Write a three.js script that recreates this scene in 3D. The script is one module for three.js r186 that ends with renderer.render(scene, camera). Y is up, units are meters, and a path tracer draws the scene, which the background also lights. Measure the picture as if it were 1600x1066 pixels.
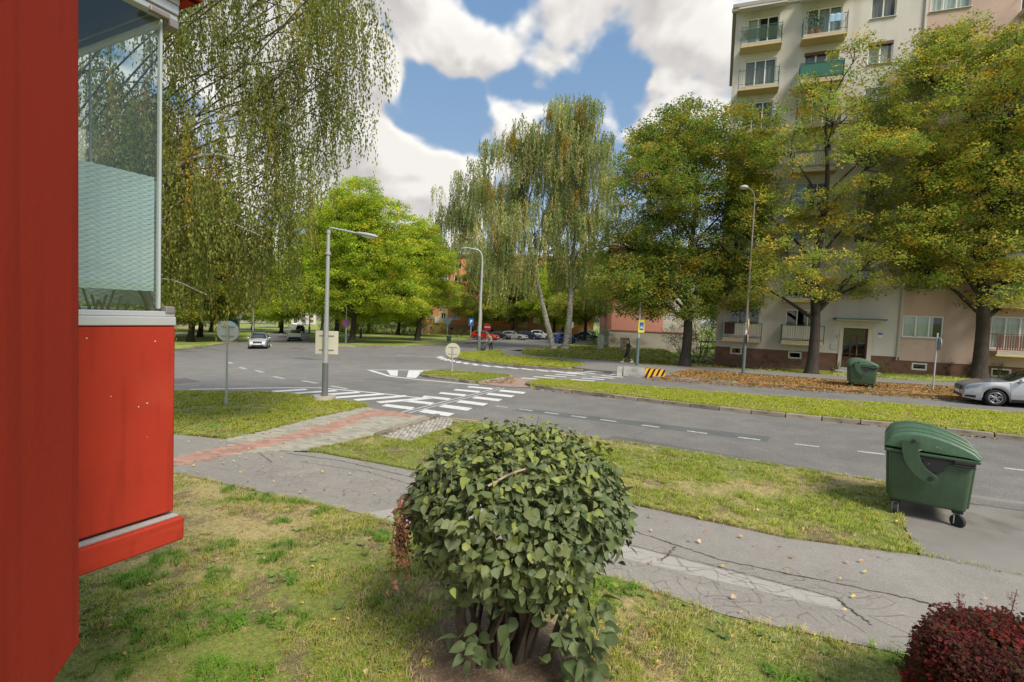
import * as THREE from 'three';
import { mergeGeometries, mergeVertices, toCreasedNormals } from 'three/addons/utils/BufferGeometryUtils.js';
import { RoundedBoxGeometry } from 'three/addons/geometries/RoundedBoxGeometry.js';
import { MarchingCubes } from 'three/addons/objects/MarchingCubes.js';

/* ---------- camera, exposure ---------- */
const scene = new THREE.Scene();
const camera = new THREE.PerspectiveCamera(67.35, 1024 / 682, 0.1, 3000);
camera.position.set(0, 2.85, 0);
camera.rotation.set(THREE.MathUtils.degToRad(-3.0), 0, THREE.MathUtils.degToRad(2.5), 'XYZ');
const renderer = new THREE.WebGLRenderer({ antialias: true });
renderer.toneMapping = THREE.LinearToneMapping;
renderer.toneMappingExposure = 1.6;
renderer.shadowMap.enabled = true;

/* ---------- noise ---------- */
function RNG(seed) {
  let s = seed >>> 0;
  return () => { s = (s + 0x6d2b79f5) >>> 0; let t = Math.imul(s ^ (s >>> 15), 1 | s); t = (t + Math.imul(t ^ (t >>> 7), 61 | t)) ^ t; return ((t ^ (t >>> 14)) >>> 0) / 4294967296; };
}
const LAT = new Float32Array(65536);
{ const r = RNG(77); for (let i = 0; i < 65536; i++) LAT[i] = r(); }
const h3 = (x, y, z) => LAT[(Math.imul(x, 73856093) ^ Math.imul(y, 19349663) ^ Math.imul(z, 83492791)) & 65535];
const h4 = (x, y, z) => { let t = (Math.imul(x, 374761393) + Math.imul(y, 668265263) + Math.imul(z + 11, 1103515245)) | 0; t = Math.imul(t ^ (t >>> 13), 1274126177); t ^= t >>> 16; return (t & 65535) / 65536; };
const sm = (t) => t * t * (3 - 2 * t);
function n3(x, y, z) {
  const X = Math.floor(x), Y = Math.floor(y), Z = Math.floor(z), a = sm(x - X), b = sm(y - Y), c = sm(z - Z);
  const l = (p, q, t) => p + (q - p) * t;
  return l(l(l(h3(X, Y, Z), h3(X + 1, Y, Z), a), l(h3(X, Y + 1, Z), h3(X + 1, Y + 1, Z), a), b),
    l(l(h3(X, Y, Z + 1), h3(X + 1, Y, Z + 1), a), l(h3(X, Y + 1, Z + 1), h3(X + 1, Y + 1, Z + 1), a), b), c);
}
function fbm(x, y, z, o) { let s = 0, a = 0.5, f = 1, t = 0; for (let i = 0; i < o; i++) { s += a * n3(x * f, y * f, z * f); t += a; a *= 0.5; f *= 2.03; } return s / t; }
// noise that tiles after n cells
function tn(u, v, n, k) {
  const x = u * n, y = v * n, X = Math.floor(x), Y = Math.floor(y), a = sm(x - X), b = sm(y - Y), m = (q) => ((q % n) + n) % n;
  const p = h4(m(X), m(Y), k), q = h4(m(X + 1), m(Y), k), r = h4(m(X), m(Y + 1), k), s = h4(m(X + 1), m(Y + 1), k);
  return (p + (q - p) * a) * (1 - b) + (r + (s - r) * a) * b;
}
function tfbm(u, v, n, o, k) { let s = 0, a = 0.5, t = 0; for (let i = 0; i < o; i++) { s += a * tn(u, v, n, k + i * 7); t += a; a *= 0.5; n *= 2; } return s / t; }
const clamp = (x, a = 0, b = 1) => Math.min(b, Math.max(a, x));
const step = (a, b, x) => { const t = clamp((x - a) / (b - a)); return t * t * (3 - 2 * t); };
const mix = (a, b, t) => a + (b - a) * t;
const mix3 = (a, b, t) => [mix(a[0], b[0], t), mix(a[1], b[1], t), mix(a[2], b[2], t)];

/* ---------- sky and sun ---------- */
const SUN = new THREE.Vector3(0.42, 0.80, 0.47).normalize();
const D2 = Math.PI / 180;
const dirOf = (az, el) => [Math.sin(az * D2) * Math.cos(el * D2), Math.sin(el * D2), -Math.cos(az * D2) * Math.cos(el * D2)];
function makeSky() {
  const W = 2048, Hh = 1024, data = new Float32Array(W * Hh * 4);
  // [azimuth, elevation, radius in degrees, weight]: where the cloud banks and the blue gaps stand
  const banks = [[-12, 28, 4.5, .5], [-5, 30, 5, .5], [-1.5, 30.5, 3.4, 1.0], [-5, 29.5, 3.0, .9], [2, 31, 3, .8], [-10, 28.5, 3.2, .75], [-14.5, 28, 3, .6], [-6, 28, 2.8, .6], [2, 32, 5, .5], [9, 31, 5, .5], [16, 28, 5.5, .5], [20, 23.5, 4.5, .34], [22, 19, 3.5, .26], [13, 33, 9, .2], [-3, 37, 12, .26], [-17, 19.5, 2.6, .34], [-3, 22.3, 2.6, .75], [0.8, 22.8, 2.4, .6], [-4.5, 21.3, 1.6, .2], [5.5, 26.6, 2.0, .6], [3.5, 24, 1.8, .2], [11.5, 20.8, 2.4, .34], [8, 22, 1.8, .2],
    [-17, 14.5, 3.4, .36], [-12, 13.5, 3.2, .36], [-8.5, 15.2, 2.6, .38], [-5.5, 12.5, 2.8, .26], [-12, 10.5, 4, .22], [-27, 24, 9, .34], [-34, 22, 14, .3], [-27, 15, 7, .3], [-44, 14, 14, .24],
    [-9, 20.5, 4.0, -.6], [-11, 22.6, 2.6, -.55], [-13.5, 22.3, 2.0, -.4], [-6.5, 18.4, 3.0, -.5], [-13.5, 17.2, 1.8, -.35], [-5.5, 23.2, 1.6, -.4], [5, 21.5, 1.8, -.4], [2, 27.3, 1.5, -.55], [8.5, 24.8, 1.9, -.6], [12.5, 22.8, 1.6, -.5], [-2.5, 17, 3, -.3], [10, 22.6, 1.2, -.3]].map(([a, e, r, w]) => [...dirOf(a, e), r * D2, w]);
  const dens = (x, y, z) => {
    const wx = x + 0.10 * (n3(x * 7, y * 7, z * 7) - 0.5), wy = y + 0.10 * (n3(x * 7 + 9, y * 7, z * 7 + 3) - 0.5), wz = z + 0.10 * (n3(x * 7, y * 7 + 5, z * 7 + 7) - 0.5);
    const q = 5.2;
    let d = 0.5 + (fbm(wx * q + 3.1, wy * q * 1.5 + 8.7, wz * q + 5.3, 7) - 0.5) * 1.55;
    const b2 = 1 - Math.abs(2 * fbm(wx * 13 + 1.7, wy * 17, wz * 13, 4) - 1);
    d += 0.16 * (b2 - 0.75);
    const e1 = 0.085, e2 = 0.045, ax = x + e1 * (n3(x * 6 + 2, y * 8, z * 6) - 0.5) + e2 * (n3(x * 23, y * 23, z * 23) - 0.5), ay = y + e1 * (n3(x * 6, y * 8 + 4, z * 6 + 9) - 0.5) + e2 * (n3(x * 23 + 5, y * 23, z * 23 + 8) - 0.5), az = z + e1 * (n3(x * 6 + 7, y * 8 + 1, z * 6) - 0.5) + e2 * (n3(x * 23 + 1, y * 23 + 6, z * 23) - 0.5), al = 1 / Math.hypot(ax, ay, az);
    let bias = 0.0;
    for (const k of banks) { const c = 1 - (ax * k[0] + ay * k[1] + az * k[2]) * al; if (c < 0.15) bias += k[4] * Math.exp(-c / (k[3] * k[3]) * 1.1); }
    return d + clamp(bias, -0.55, 0.5) * 0.46;
  };
  for (let j = 0; j < Hh; j++) {
    const el = ((j + 0.5) / Hh - 0.5) * Math.PI, y = Math.sin(el), ce = Math.cos(el);
    for (let i = 0; i < W; i++) {
      const az = ((i + 0.5) / W - 0.5) * 2 * Math.PI, x = Math.cos(az) * ce, z = Math.sin(az) * ce, o = (j * W + i) * 4;
      let c;
      if (y < -0.02) c = [0.2, 0.19, 0.16];
      else {
        const yy = Math.max(y, 0), s = Math.max(0, x * SUN.x + y * SUN.y + z * SUN.z);
        const blue = mix3([0.34, 0.43, 0.51], [0.115, 0.21, 0.36], Math.pow(clamp(yy * 1.9), 0.55));
        const d = dens(x, yy, z);
        const cover = Math.pow(step(0.51, 0.69, d), 1.25);
        let c0 = blue;
        if (cover > 0) {
          const up = dens(x + SUN.x * 0.035, yy + SUN.y * 0.035, z + SUN.z * 0.035);
          const lit = clamp(0.55 + (d - up) * 4.5), thick = step(0.6, 0.86, d);
          let br = mix(0.66, 0.98, lit) * mix(1, 0.84, thick);
          br *= 1 + 0.9 * Math.pow(s, 10);
          const cc = mix3([0.96, 0.92, 0.89], [1.0, 0.97, 0.92], lit);
          c0 = mix3(blue, [cc[0] * br * 0.7, cc[1] * br * 0.7, cc[2] * br * 0.7], cover);
        }
        const hz = Math.pow(1 - clamp(yy * 3.2), 2.2);
        c = mix3(c0, [0.56, 0.56, 0.55], 0.7 * hz);
      }
      data[o] = c[0]; data[o + 1] = c[1]; data[o + 2] = c[2]; data[o + 3] = 1;
    }
  }
  const t = new THREE.DataTexture(data, W, Hh, THREE.RGBAFormat, THREE.FloatType);
  t.mapping = THREE.EquirectangularReflectionMapping; t.magFilter = t.minFilter = THREE.LinearFilter; t.needsUpdate = true;
  return t;
}
const sky = makeSky();
scene.background = sky; scene.environment = sky;
const sun = new THREE.DirectionalLight(new THREE.Color().setRGB(1.0, 0.93, 0.80), 2.7);
sun.position.copy(SUN).multiplyScalar(120); sun.target.position.set(0, 0, -20);
sun.castShadow = true; sun.shadow.radius = 38; sun.shadow.mapSize.set(4096, 4096);
Object.assign(sun.shadow.camera, { left: -90, right: 90, top: 90, bottom: -90, near: 1, far: 400 });
scene.add(sun, sun.target);

/* ---------- helpers ---------- */
const gy = (x, z) => 0.02565 * x + 0.01744 * z;           // the street falls gently away to the left and to the back
const UPN = new THREE.Vector3(-0.02565, 1, -0.01744).normalize();
const TILT = new THREE.Quaternion().setFromUnitVectors(new THREE.Vector3(0, 1, 0), UPN);
const used = new Map();
const numbered = (n) => { const k = used.get(n) ?? 0; used.set(n, k + 1); return k ? `${n}_${String(k).padStart(3, '0')}` : n; };
function tag(o, label, category, group, kind) { o.userData = { label }; if (category) o.userData.category = category; if (group) o.userData.group = group; if (kind) o.userData.kind = kind; return o; }
function thing(name, label, category, pos = [0, 0, 0], turn = 0, group, kind) {
  const o = new THREE.Group(); o.name = numbered(name); o.position.set(...pos); o.rotation.y = turn; scene.add(o);
  return tag(o, label, category, group, kind);
}
function shadow(m) { m.castShadow = m.receiveShadow = true; return m; }
function part(parent, name, geo, mat, label) { const m = shadow(new THREE.Mesh(geo, mat)); m.name = name; if (label) m.userData = { label }; parent.add(m); return m; }
function solo(name, geo, mat, label, category, group, kind) { const m = shadow(new THREE.Mesh(geo, mat)); m.name = numbered(name); scene.add(m); return tag(m, label, category, group, kind); }
function copyOf(src, pos, turn, label) { const c = src.clone(); c.name = numbered(src.name.replace(/_\d{3}$/, '')); c.userData = { ...src.userData, label }; c.position.set(...pos); c.rotation.set(0, turn, 0); scene.add(c); return c; }
const heading = (dx, dz) => Math.atan2(-dz, dx);          // turns local +x towards (dx, dz)
const onSlope = (o, turn) => o.quaternion.copy(TILT).multiply(new THREE.Quaternion().setFromAxisAngle(new THREE.Vector3(0, 1, 0), turn));
const V = (x, y, z) => new THREE.Vector3(x, y, z);
function plain(g) { let q = g.index ? g.toNonIndexed() : g; for (const k of Object.keys(q.attributes)) if (!['position', 'normal', 'uv'].includes(k)) q.deleteAttribute(k); if (!q.attributes.uv) q.setAttribute('uv', new THREE.BufferAttribute(new Float32Array(q.attributes.position.count * 2), 2)); if (!q.attributes.normal) q.computeVertexNormals(); return q; }
const merge = (list) => mergeGeometries(list.map(plain));
const box = (w, h, d, x = 0, y = 0, z = 0) => new THREE.BoxGeometry(w, h, d).translate(x, y, z);
const rbox = (w, h, d, r, x = 0, y = 0, z = 0, s = 2) => new RoundedBoxGeometry(w, h, d, s, r).translate(x, y, z);
const cyl = (r0, r1, h, x = 0, y = 0, z = 0, n = 16) => new THREE.CylinderGeometry(r1, r0, h, n).translate(x, y + h / 2, z);
function tube(pts, r0, r1, rad = 7, seg = 0) {            // tapering tube along a smooth curve
  const c = new THREE.CatmullRomCurve3(pts), n = seg || Math.max(3, pts.length * 3), fr = c.computeFrenetFrames(n), pos = [], nor = [], uv = [], idx = [], len = c.getLength();
  for (let i = 0; i <= n; i++) {
    const p = c.getPoint(i / n), r = mix(r0, r1, i / n);
    for (let j = 0; j <= rad; j++) {
      const a = j / rad * 2 * Math.PI, d = fr.normals[i].clone().multiplyScalar(Math.cos(a)).addScaledVector(fr.binormals[i], Math.sin(a));
      pos.push(p.x + d.x * r, p.y + d.y * r, p.z + d.z * r); nor.push(d.x, d.y, d.z); uv.push(j / rad, i / n * len);
      if (i < n && j < rad) { const q = i * (rad + 1) + j; idx.push(q, q + 1, q + rad + 1, q + 1, q + rad + 2, q + rad + 1); }
    }
  }
  const g = new THREE.BufferGeometry();
  g.setAttribute('position', new THREE.Float32BufferAttribute(pos, 3)); g.setAttribute('normal', new THREE.Float32BufferAttribute(nor, 3)); g.setAttribute('uv', new THREE.Float32BufferAttribute(uv, 2)); g.setIndex(idx);
  return g;
}
const bar = (a, b, r, n = 6) => tube([a, b], r, r, n, 1);
function extr(pts, depth, bevel = 0, seg = 2) { // polygon in x,y pushed along z, centred
  const s = new THREE.Shape(pts.map(([x, y]) => new THREE.Vector2(x, y)));
  return new THREE.ExtrudeGeometry(s, { depth: depth - 2 * bevel, bevelEnabled: bevel > 0, bevelSize: bevel, bevelThickness: bevel, bevelSegments: seg, bevelOffset: -bevel, curveSegments: 6 }).translate(0, 0, -depth / 2 + bevel);
}
// ground sheets: polygon of [x, z] in metres
function smoothPoly(pts, n) { const c = new THREE.CatmullRomCurve3(pts.map(([x, z]) => V(x, 0, z)), true, 'centripetal'); return c.getPoints(n).slice(0, -1).map((p) => [p.x, p.z]); }
function drape(g, dy) { const p = g.attributes.position; for (let i = 0; i < p.count; i++) p.setY(i, p.getY(i) + gy(p.getX(i), p.getZ(i)) + dy); g.computeVertexNormals(); return g; }
function planUV(g, s = 1, ox = 0, oz = 0) { const p = g.attributes.position, uv = new Float32Array(p.count * 2); for (let i = 0; i < p.count; i++) { uv[2 * i] = (p.getX(i) - ox) / s; uv[2 * i + 1] = -(p.getZ(i) - oz) / s; } g.setAttribute('uv', new THREE.BufferAttribute(uv, 2)); return g; }
function sheetGeo(poly, dy, uvs = 1) {
  const g = new THREE.ShapeGeometry(new THREE.Shape(poly.map(([x, z]) => new THREE.Vector2(x, -z)))).rotateX(-Math.PI / 2);
  return planUV(drape(g, dy), uvs);
}
function slabGeo(poly, h, uvs = 1) {
  const g = new THREE.ExtrudeGeometry(new THREE.Shape(poly.map(([x, z]) => new THREE.Vector2(x, -z))), { depth: h + 0.3, bevelEnabled: false }).rotateX(-Math.PI / 2);
  return planUV(drape(g, -0.3), uvs);
}
function inPoly(x, z, p) { let c = false; for (let i = 0, j = p.length - 1; i < p.length; j = i++) if ((p[i][1] > z) !== (p[j][1] > z) && x < (p[j][0] - p[i][0]) * (z - p[i][1]) / (p[j][1] - p[i][1]) + p[i][0]) c = !c; return c; }
function edgeDist(x, z, p) { let m = 1e9; for (let i = 0, j = p.length - 1; i < p.length; j = i++) { const ax = p[j][0], az = p[j][1], bx = p[i][0] - ax, bz = p[i][1] - az, t = clamp(((x - ax) * bx + (z - az) * bz) / (bx * bx + bz * bz + 1e-9)); m = Math.min(m, Math.hypot(x - ax - bx * t, z - az - bz * t)); } return m; }

/* ---------- textures ---------- */
function dataTex(n, fn, srgb = true, h = n) {
  const d = new Uint8Array(n * h * 4);
  for (let j = 0; j < h; j++) for (let i = 0; i < n; i++) { const c = fn((i + 0.5) / n, (j + 0.5) / h, i, j), o = (j * n + i) * 4; d[o] = clamp(c[0]) * 255; d[o + 1] = clamp(c[1]) * 255; d[o + 2] = clamp(c[2]) * 255; d[o + 3] = 255; }
  const t = new THREE.DataTexture(d, n, h); t.wrapS = t.wrapT = THREE.RepeatWrapping; t.magFilter = THREE.LinearFilter; t.minFilter = THREE.LinearMipmapLinearFilter; t.generateMipmaps = true; if (srgb) t.colorSpace = THREE.SRGBColorSpace; t.needsUpdate = true;
  return t;
}
function canvasTex(w, h, draw, srgb = true) { const c = document.createElement('canvas'); c.width = w; c.height = h; draw(c.getContext('2d'), w, h); const t = new THREE.CanvasTexture(c); t.wrapS = t.wrapT = THREE.RepeatWrapping; if (srgb) t.colorSpace = THREE.SRGBColorSpace; return t; }
const S = (l) => Math.pow(clamp(l), 1 / 2.2);             // linear to about sRGB, for byte maps
const col = (r, g, b) => new THREE.Color().setRGB(r, g, b);
const std = (c, rough = 0.8, o = {}) => new THREE.MeshStandardMaterial({ color: Array.isArray(c) ? col(...c) : c, roughness: rough, ...o });
const phys = (c, rough, o = {}) => new THREE.MeshPhysicalMaterial({ color: Array.isArray(c) ? col(...c) : c, roughness: rough, ...o });
const again = (t, sx, sy = sx) => { const c = t.clone(); c.repeat.set(sx, sy); c.needsUpdate = true; return c; };

/* ---------- materials of the ground ---------- */
const speck = (i, j, k) => h4(i, j, k);
const asphaltTex = canvasTex(2048, 2048, (g, W) => {      // 32 m square
  const im = g.createImageData(W, W), d = im.data;
  for (let j = 0; j < W; j++) for (let i = 0; i < W; i++) {
    const u = i / W, v = j / W, o = (j * W + i) * 4;
    const big = tfbm(u, v, 5, 4, 3), mid = tfbm(u, v, 60, 3, 9), s = speck(i, j, 5);
    let b = 0.185 + 0.08 * (big - 0.5) + 0.07 * (mid - 0.5) + 0.08 * (s - 0.5);
    if (s > 0.985) b += 0.12;
    d[o] = S(b * 1.07) * 255; d[o + 1] = S(b) * 255; d[o + 2] = S(b * 0.91) * 255; d[o + 3] = 255;
  }
  g.putImageData(im, 0, 0);
  const r = RNG(5);
  for (let k = 0; k < 9; k++) { g.fillStyle = `rgba(${40 + r() * 30},${40 + r() * 28},${40 + r() * 28},${0.16 + r() * 0.2})`; g.save(); g.translate(r() * W, r() * W); g.rotate(0.6 + (r() - 0.5) * 0.3); g.fillRect(0, 0, 120 + r() * 400, 25 + r() * 70); g.restore(); }
  g.lineCap = 'round';
  for (let k = 0; k < 46; k++) {
    let x = r() * W, y = r() * W, a = (k % 3 ? -0.58 : 1.0) + (r() - 0.5) * 0.5 + (k % 2 ? Math.PI : 0);
    g.strokeStyle = `rgba(50,47,44,${0.22 + r() * 0.25})`; g.lineWidth = 0.6 + r() * 0.8; g.beginPath(); g.moveTo(x, y);
    const n = 20 + r() * 60; for (let q = 0; q < n; q++) { a += (r() - 0.5) * 0.42 - (k % 2 ? 0.004 : -0.004); x += Math.cos(a) * 9; y += Math.sin(a) * 9; g.lineTo(x, y); } g.stroke();
  }
});
const grit = dataTex(256, (u, v, i, j) => { const s = 0.5 * speck(i, j, 2) + 0.5 * tn(u, v, 64, 4); return [s, s, s]; }, false);
// uv are metres; a texture of side L metres repeats 1 / L
const asphaltMap = again(asphaltTex, 1 / 32);
const M = {};
M.asphalt = std([1, 1, 1], 0.93, { map: asphaltMap, bumpMap: again(grit, 1 / 0.7), bumpScale: 0.004 });
M.asphaltFar = M.asphalt;

// footpath: the map covers x -10..10, z -16..-2 once, with the cracks where they run
const PX = -10, PZ = -2, PW = 20, PH = 14;
const pathTex = canvasTex(2048, 1434, (g, W, Hh) => {
  const im = g.createImageData(W, Hh), d = im.data;
  for (let j = 0; j < Hh; j++) for (let i = 0; i < W; i++) {
    const o = (j * W + i) * 4, x = i / W * PW, z = j / Hh * PH, big = fbm(x * 0.7, z * 0.7, 2.5, 4), s = speck(i, j, 8), mid = fbm(x * 6, z * 6, 7.7, 2);
    let b = 0.26 + 0.09 * (big - 0.5) + 0.05 * (mid - 0.5) + 0.07 * (s - 0.5); if (s > 0.975) b += 0.1;
    d[o] = S(b * 1.10) * 255; d[o + 1] = S(b) * 255; d[o + 2] = S(b * 0.88) * 255; d[o + 3] = 255;
  }
  g.putImageData(im, 0, 0);
  const X = (x) => (x - PX) / PW * W, Y = (z) => (PZ - z) / PH * Hh, r = RNG(31);
  g.lineCap = g.lineJoin = 'round';
  // pale repair strip
  g.fillStyle = 'rgba(205,200,192,0.42)'; g.beginPath(); for (const [x, z] of [[1.25, -6.62], [3.52, -5.2], [3.46, -4.98], [1.1, -6.25]]) g.lineTo(X(x), Y(z)); g.fill();
  g.fillStyle = 'rgba(205,200,192,0.38)'; g.beginPath(); for (const [x, z] of [[-2.1, -7.3], [-1.2, -6.8], [0.2, -7.6], [-0.5, -8.3]]) g.lineTo(X(x), Y(z)); g.fill();
  g.fillStyle = 'rgba(190,170,150,0.22)'; g.beginPath(); g.ellipse(X(-3.8), Y(-9.3), 40, 14, 0.6, 0, 7); g.fill();
  const line = (pts, w, a) => { g.strokeStyle = `rgba(40,34,28,${a})`; for (let k = 0; k + 1 < pts.length; k++) { const n = 26; let x = X(pts[k][0]), y = Y(pts[k][1]); const x1 = X(pts[k + 1][0]), y1 = Y(pts[k + 1][1]); for (let q = 1; q <= n; q++) { const nx = mix(X(pts[k][0]), x1, q / n) + (r() - 0.5) * 3.2, ny = mix(Y(pts[k][1]), y1, q / n) + (r() - 0.5) * 3.2; g.lineWidth = w * (0.6 + r() * 0.9); g.beginPath(); g.moveTo(x, y); g.lineTo(nx, ny); g.stroke(); x = nx; y = ny; } } };
  line([[-4.6, -10.6], [-3.3, -10.1], [-1.83, -9.2], [1.71, -6.95], [2.66, -6.04], [4.2, -5.3], [5.01, -4.76], [7, -3.5]], 2.3, 0.7);
  line([[-4.1, -10.0], [-2.6, -9.4], [-1.2, -8.4], [1.15, -6.7], [2.5, -5.9], [3.55, -5.22]], 1.5, 0.6);
  line([[-5.2, -10.6], [-4.6, -9.9]], 2, 0.6);
  line([[3.5, -5.22], [3.55, -4.75]], 2, 0.7);
  line([[2.2, -6.4], [1.9, -6.0]], 1.6, 0.7);
  // crazed areas: edges of a cell pattern
  const craze = (cx, cz, rx, rz, cell, al) => {
    const P = []; const n = Math.round(rx * 2 / cell), m = Math.round(rz * 2 / cell);
    for (let i = 0; i <= n; i++) { P.push([]); for (let j = 0; j <= m; j++) P[i].push([cx - rx + i * cell + (r() - 0.5) * cell * 0.9, cz - rz + j * cell + (r() - 0.5) * cell * 0.9]); }
    const seg = (a, b) => { const q = Math.hypot(((a[0] + b[0]) / 2 - cx) / rx, ((a[1] + b[1]) / 2 - cz) / rz); if (q > 1 || r() < 0.22 + 0.4 * q) return; g.strokeStyle = `rgba(60,50,42,${al * (0.25 + r() * 0.45)})`; g.lineWidth = 0.6 + r() * 0.8; g.beginPath(); g.moveTo(X(a[0]), Y(a[1])); g.quadraticCurveTo(X((a[0] + b[0]) / 2) + (r() - 0.5) * 9, Y((a[1] + b[1]) / 2) + (r() - 0.5) * 9, X(b[0]), Y(b[1])); g.stroke(); };
    for (let i = 0; i < n; i++) for (let j = 0; j < m; j++) { seg(P[i][j], P[i + 1][j]); seg(P[i][j], P[i][j + 1]); if (r() < 0.3) seg(P[i][j], P[i + 1][j + 1]); }
  };
  craze(2.6, -5.35, 1.5, 0.62, 0.12, 0.75); craze(1.4, -6.0, 1.0, 0.5, 0.15, 0.7); craze(4.0, -4.75, 0.9, 0.55, 0.22, 0.8);
  craze(-3.6, -9.2, 2.0, 0.9, 0.17, 0.55); craze(-1.6, -8.2, 1.2, 0.8, 0.14, 0.5); craze(-5.4, -9.7, 1.0, 0.6, 0.2, 0.5); craze(5.2, -4.2, 1.2, 0.6, 0.24, 0.7);
});
pathTex.repeat.set(1 / PW, 1 / PH); pathTex.offset.set(-PX / PW, 0); pathTex.wrapS = pathTex.wrapT = THREE.ClampToEdgeWrapping;
// uv (x, -z): u = (x - PX) / PW; v counts up from the canvas bottom, which is z = PZ - PH
pathTex.repeat.set(1 / PW, -1 / PH); pathTex.offset.set(-PX / PW, 1 - PZ / PH * 1);
pathTex.offset.y = 1 + (-PZ) / PH;
M.path = std([1, 1, 1], 0.93, { map: pathTex, bumpMap: again(grit, 1 / 0.5), bumpScale: 0.003 });

const lawnTex = dataTex(1024, (u, v, i, j) => {           // 6 m square: dry stalks, moss and soil under the blades
  const a = tfbm(u, v, 6, 5, 1), b = tfbm(u, v, 14, 4, 21), s = tn(u, v, 256, 4) * 0.6 + speck(i, j, 3) * 0.4;
  let c = mix3([0.24, 0.28, 0.045], [0.50, 0.40, 0.17], step(0.42, 0.62, a));
  c = mix3(c, [0.21, 0.145, 0.085], 0.7 * step(0.56, 0.7, b));
  const k = 0.55 + 0.9 * s; return [S(c[0] * k), S(c[1] * k), S(c[2] * k)];
});
M.lawn = std([1, 1, 1], 1, { map: again(lawnTex, 1 / 6), bumpMap: again(grit, 1 / 0.6), bumpScale: 0.02 });
M.lawnGreen = std([0.78, 1.0, 0.62], 1, { map: again(lawnTex, 1 / 6.5), bumpMap: again(grit, 1 / 0.6), bumpScale: 0.02 });
const concreteTex = dataTex(512, (u, v, i, j) => { const b = 0.36 + 0.16 * (tfbm(u, v, 5, 5, 11) - 0.5) + 0.08 * (speck(i, j, 6) - 0.5); const st = step(0.58, 0.75, tfbm(u, v, 3, 4, 40)); return [S(b * (1.02 - 0.3 * st)), S(b * (0.98 - 0.3 * st)), S(b * (0.9 - 0.28 * st))]; });
M.concrete = std([1, 1, 1], 0.92, { map: again(concreteTex, 1 / 2), bumpMap: again(grit, 2), bumpScale: 0.003 });
const paintTex = dataTex(512, (u, v, i, j) => { const w = tfbm(u, v, 24, 4, 60) * 0.7 + speck(i, j, 9) * 0.3, k = step(0.66, 0.80, w), b = mix(0.72, 0.30, k) * (0.93 + 0.1 * tfbm(u, v, 6, 3, 17)); return [S(b), S(b * 0.985), S(b * 0.96)]; });
M.paint = std([1, 1, 1], 0.8, { map: again(paintTex, 1 / 1.7) });
const paintOldTex = dataTex(256, (u, v, i, j) => { const w = tfbm(u, v, 20, 4, 90) * 0.65 + speck(i, j, 12) * 0.35, k = step(0.5, 0.68, w), b = mix(0.55, 0.21, k); return [S(b), S(b * 0.985), S(b * 0.95)]; });
M.paintOld = std([1, 1, 1], 0.85, { map: again(paintOldTex, 1 / 0.9) });
M.kerb = [0, 1, 2].map((k) => std([[0.78, 0.68, 0.56], [0.62, 0.54, 0.45], [0.95, 0.85, 0.72]][k], 0.95, { map: again(concreteTex, 0.8), bumpMap: again(grit, 1.5), bumpScale: 0.006 }));
M.leafLitter = std([0.9, 0.55, 0.3], 1, { map: again(lawnTex, 1 / 3) });

/* ---------- the ground and the roads ---------- */
const struct = (name, geo, mat, label) => solo(name, geo, mat, label, undefined, undefined, 'structure');
{
  const g = new THREE.PlaneGeometry(2400, 2400, 48, 48).rotateX(-Math.PI / 2);
  struct('ground', planUV(drape(g, -0.25)), M.lawnGreen, 'open grassy ground reaching away behind the streets and houses');
}
const ROAD = [[60, 17], [25, 2.05], [8.67, -8.42], [7.08, -9.31], [3.13, -11.97], [-1.36, -14.44], [-2.0, -15.0], [-2.53, -15.12], [-4.6, -16.5], [-5.56, -17.6], [-6.89, -18.49], [-8.41, -19.3], [-9.81, -19.66], [-12.65, -19.27], [-20, -16.4], [-34, -9], [-60, 6],
  [-75, -8], [-40, -29], [-28.51, -43.37], [-30.13, -51.21], [-34.04, -66.3], [-40.86, -84.73], [-55.79, -123.69], [-81.7, -186.3], [-135, -320], [-128, -325], [-58.44, -144.82], [-40.22, -100.34], [-29.48, -74.28], [-22.27, -59.34], [-20, -55.8], [-17.77, -54.66], [-11.03, -58.89], [-6.81, -68.2], [-5.1, -70],
  [-9, -98], [5, -104], [45, -112], [48, -104], [16.9, -90.3], [11.9, -79.1], [6.83, -67.96], [5.47, -62.06], [1.44, -56.08], [-0.62, -52.76], [-4.09, -47.18], [-5.01, -45.92], [-4.9, -41.5], [-3.68, -38.29], [-1.23, -34.69], [2.86, -31.69], [6.0, -29.47], [8.18, -27.45], [12.65, -25.01], [15.6, -23.29], [18.6, -21.67], [20.72, -20.52], [30, -15], [70, 9]];
struct('road', sheetGeo(ROAD, 0), M.asphalt, 'worn grey asphalt street and junction with faded markings');
const FOOT = [[20, 5.2], [8.5, -1.7], [3.56, -4.3], [2.19, -4.88], [1.26, -5.56], [-1.28, -6.81], [-2.14, -7.35], [-4.08, -8.23], [-5.96, -9.1], [-9, -10.35], [-16, -13], [-17, -15.6], [-7.97, -12.15], [-6.26, -11.68], [-5.0, -10.78], [-3.96, -10.69], [-1.83, -9.57], [1.93, -7.95], [3.8, -6.72], [5.25, -6.28], [6.03, -5.78], [10, -3.2], [20, 3.6]];
struct('footpath', sheetGeo(FOOT, 0.03), M.path, 'cracked grey asphalt footpath running past the bush');
const PAD = [[5.25, -6.28], [5.75, -7.2], [6.35, -8.2], [7.08, -9.31], [8.67, -8.42], [14, -4.85], [10, -3.2], [6.03, -5.78]];
struct('driveway', sheetGeo(PAD, 0.018), std([0.66, 0.63, 0.60], 0.92, { map: again(concreteTex, 1 / 2.3), bumpMap: again(grit, 2), bumpScale: 0.003 }), 'stained concrete apron under the near green waste container');
const DRVEDGE = [[7.0, -9.12], [8.6, -8.23], [8.4, -7.86], [6.8, -8.75]];
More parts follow.
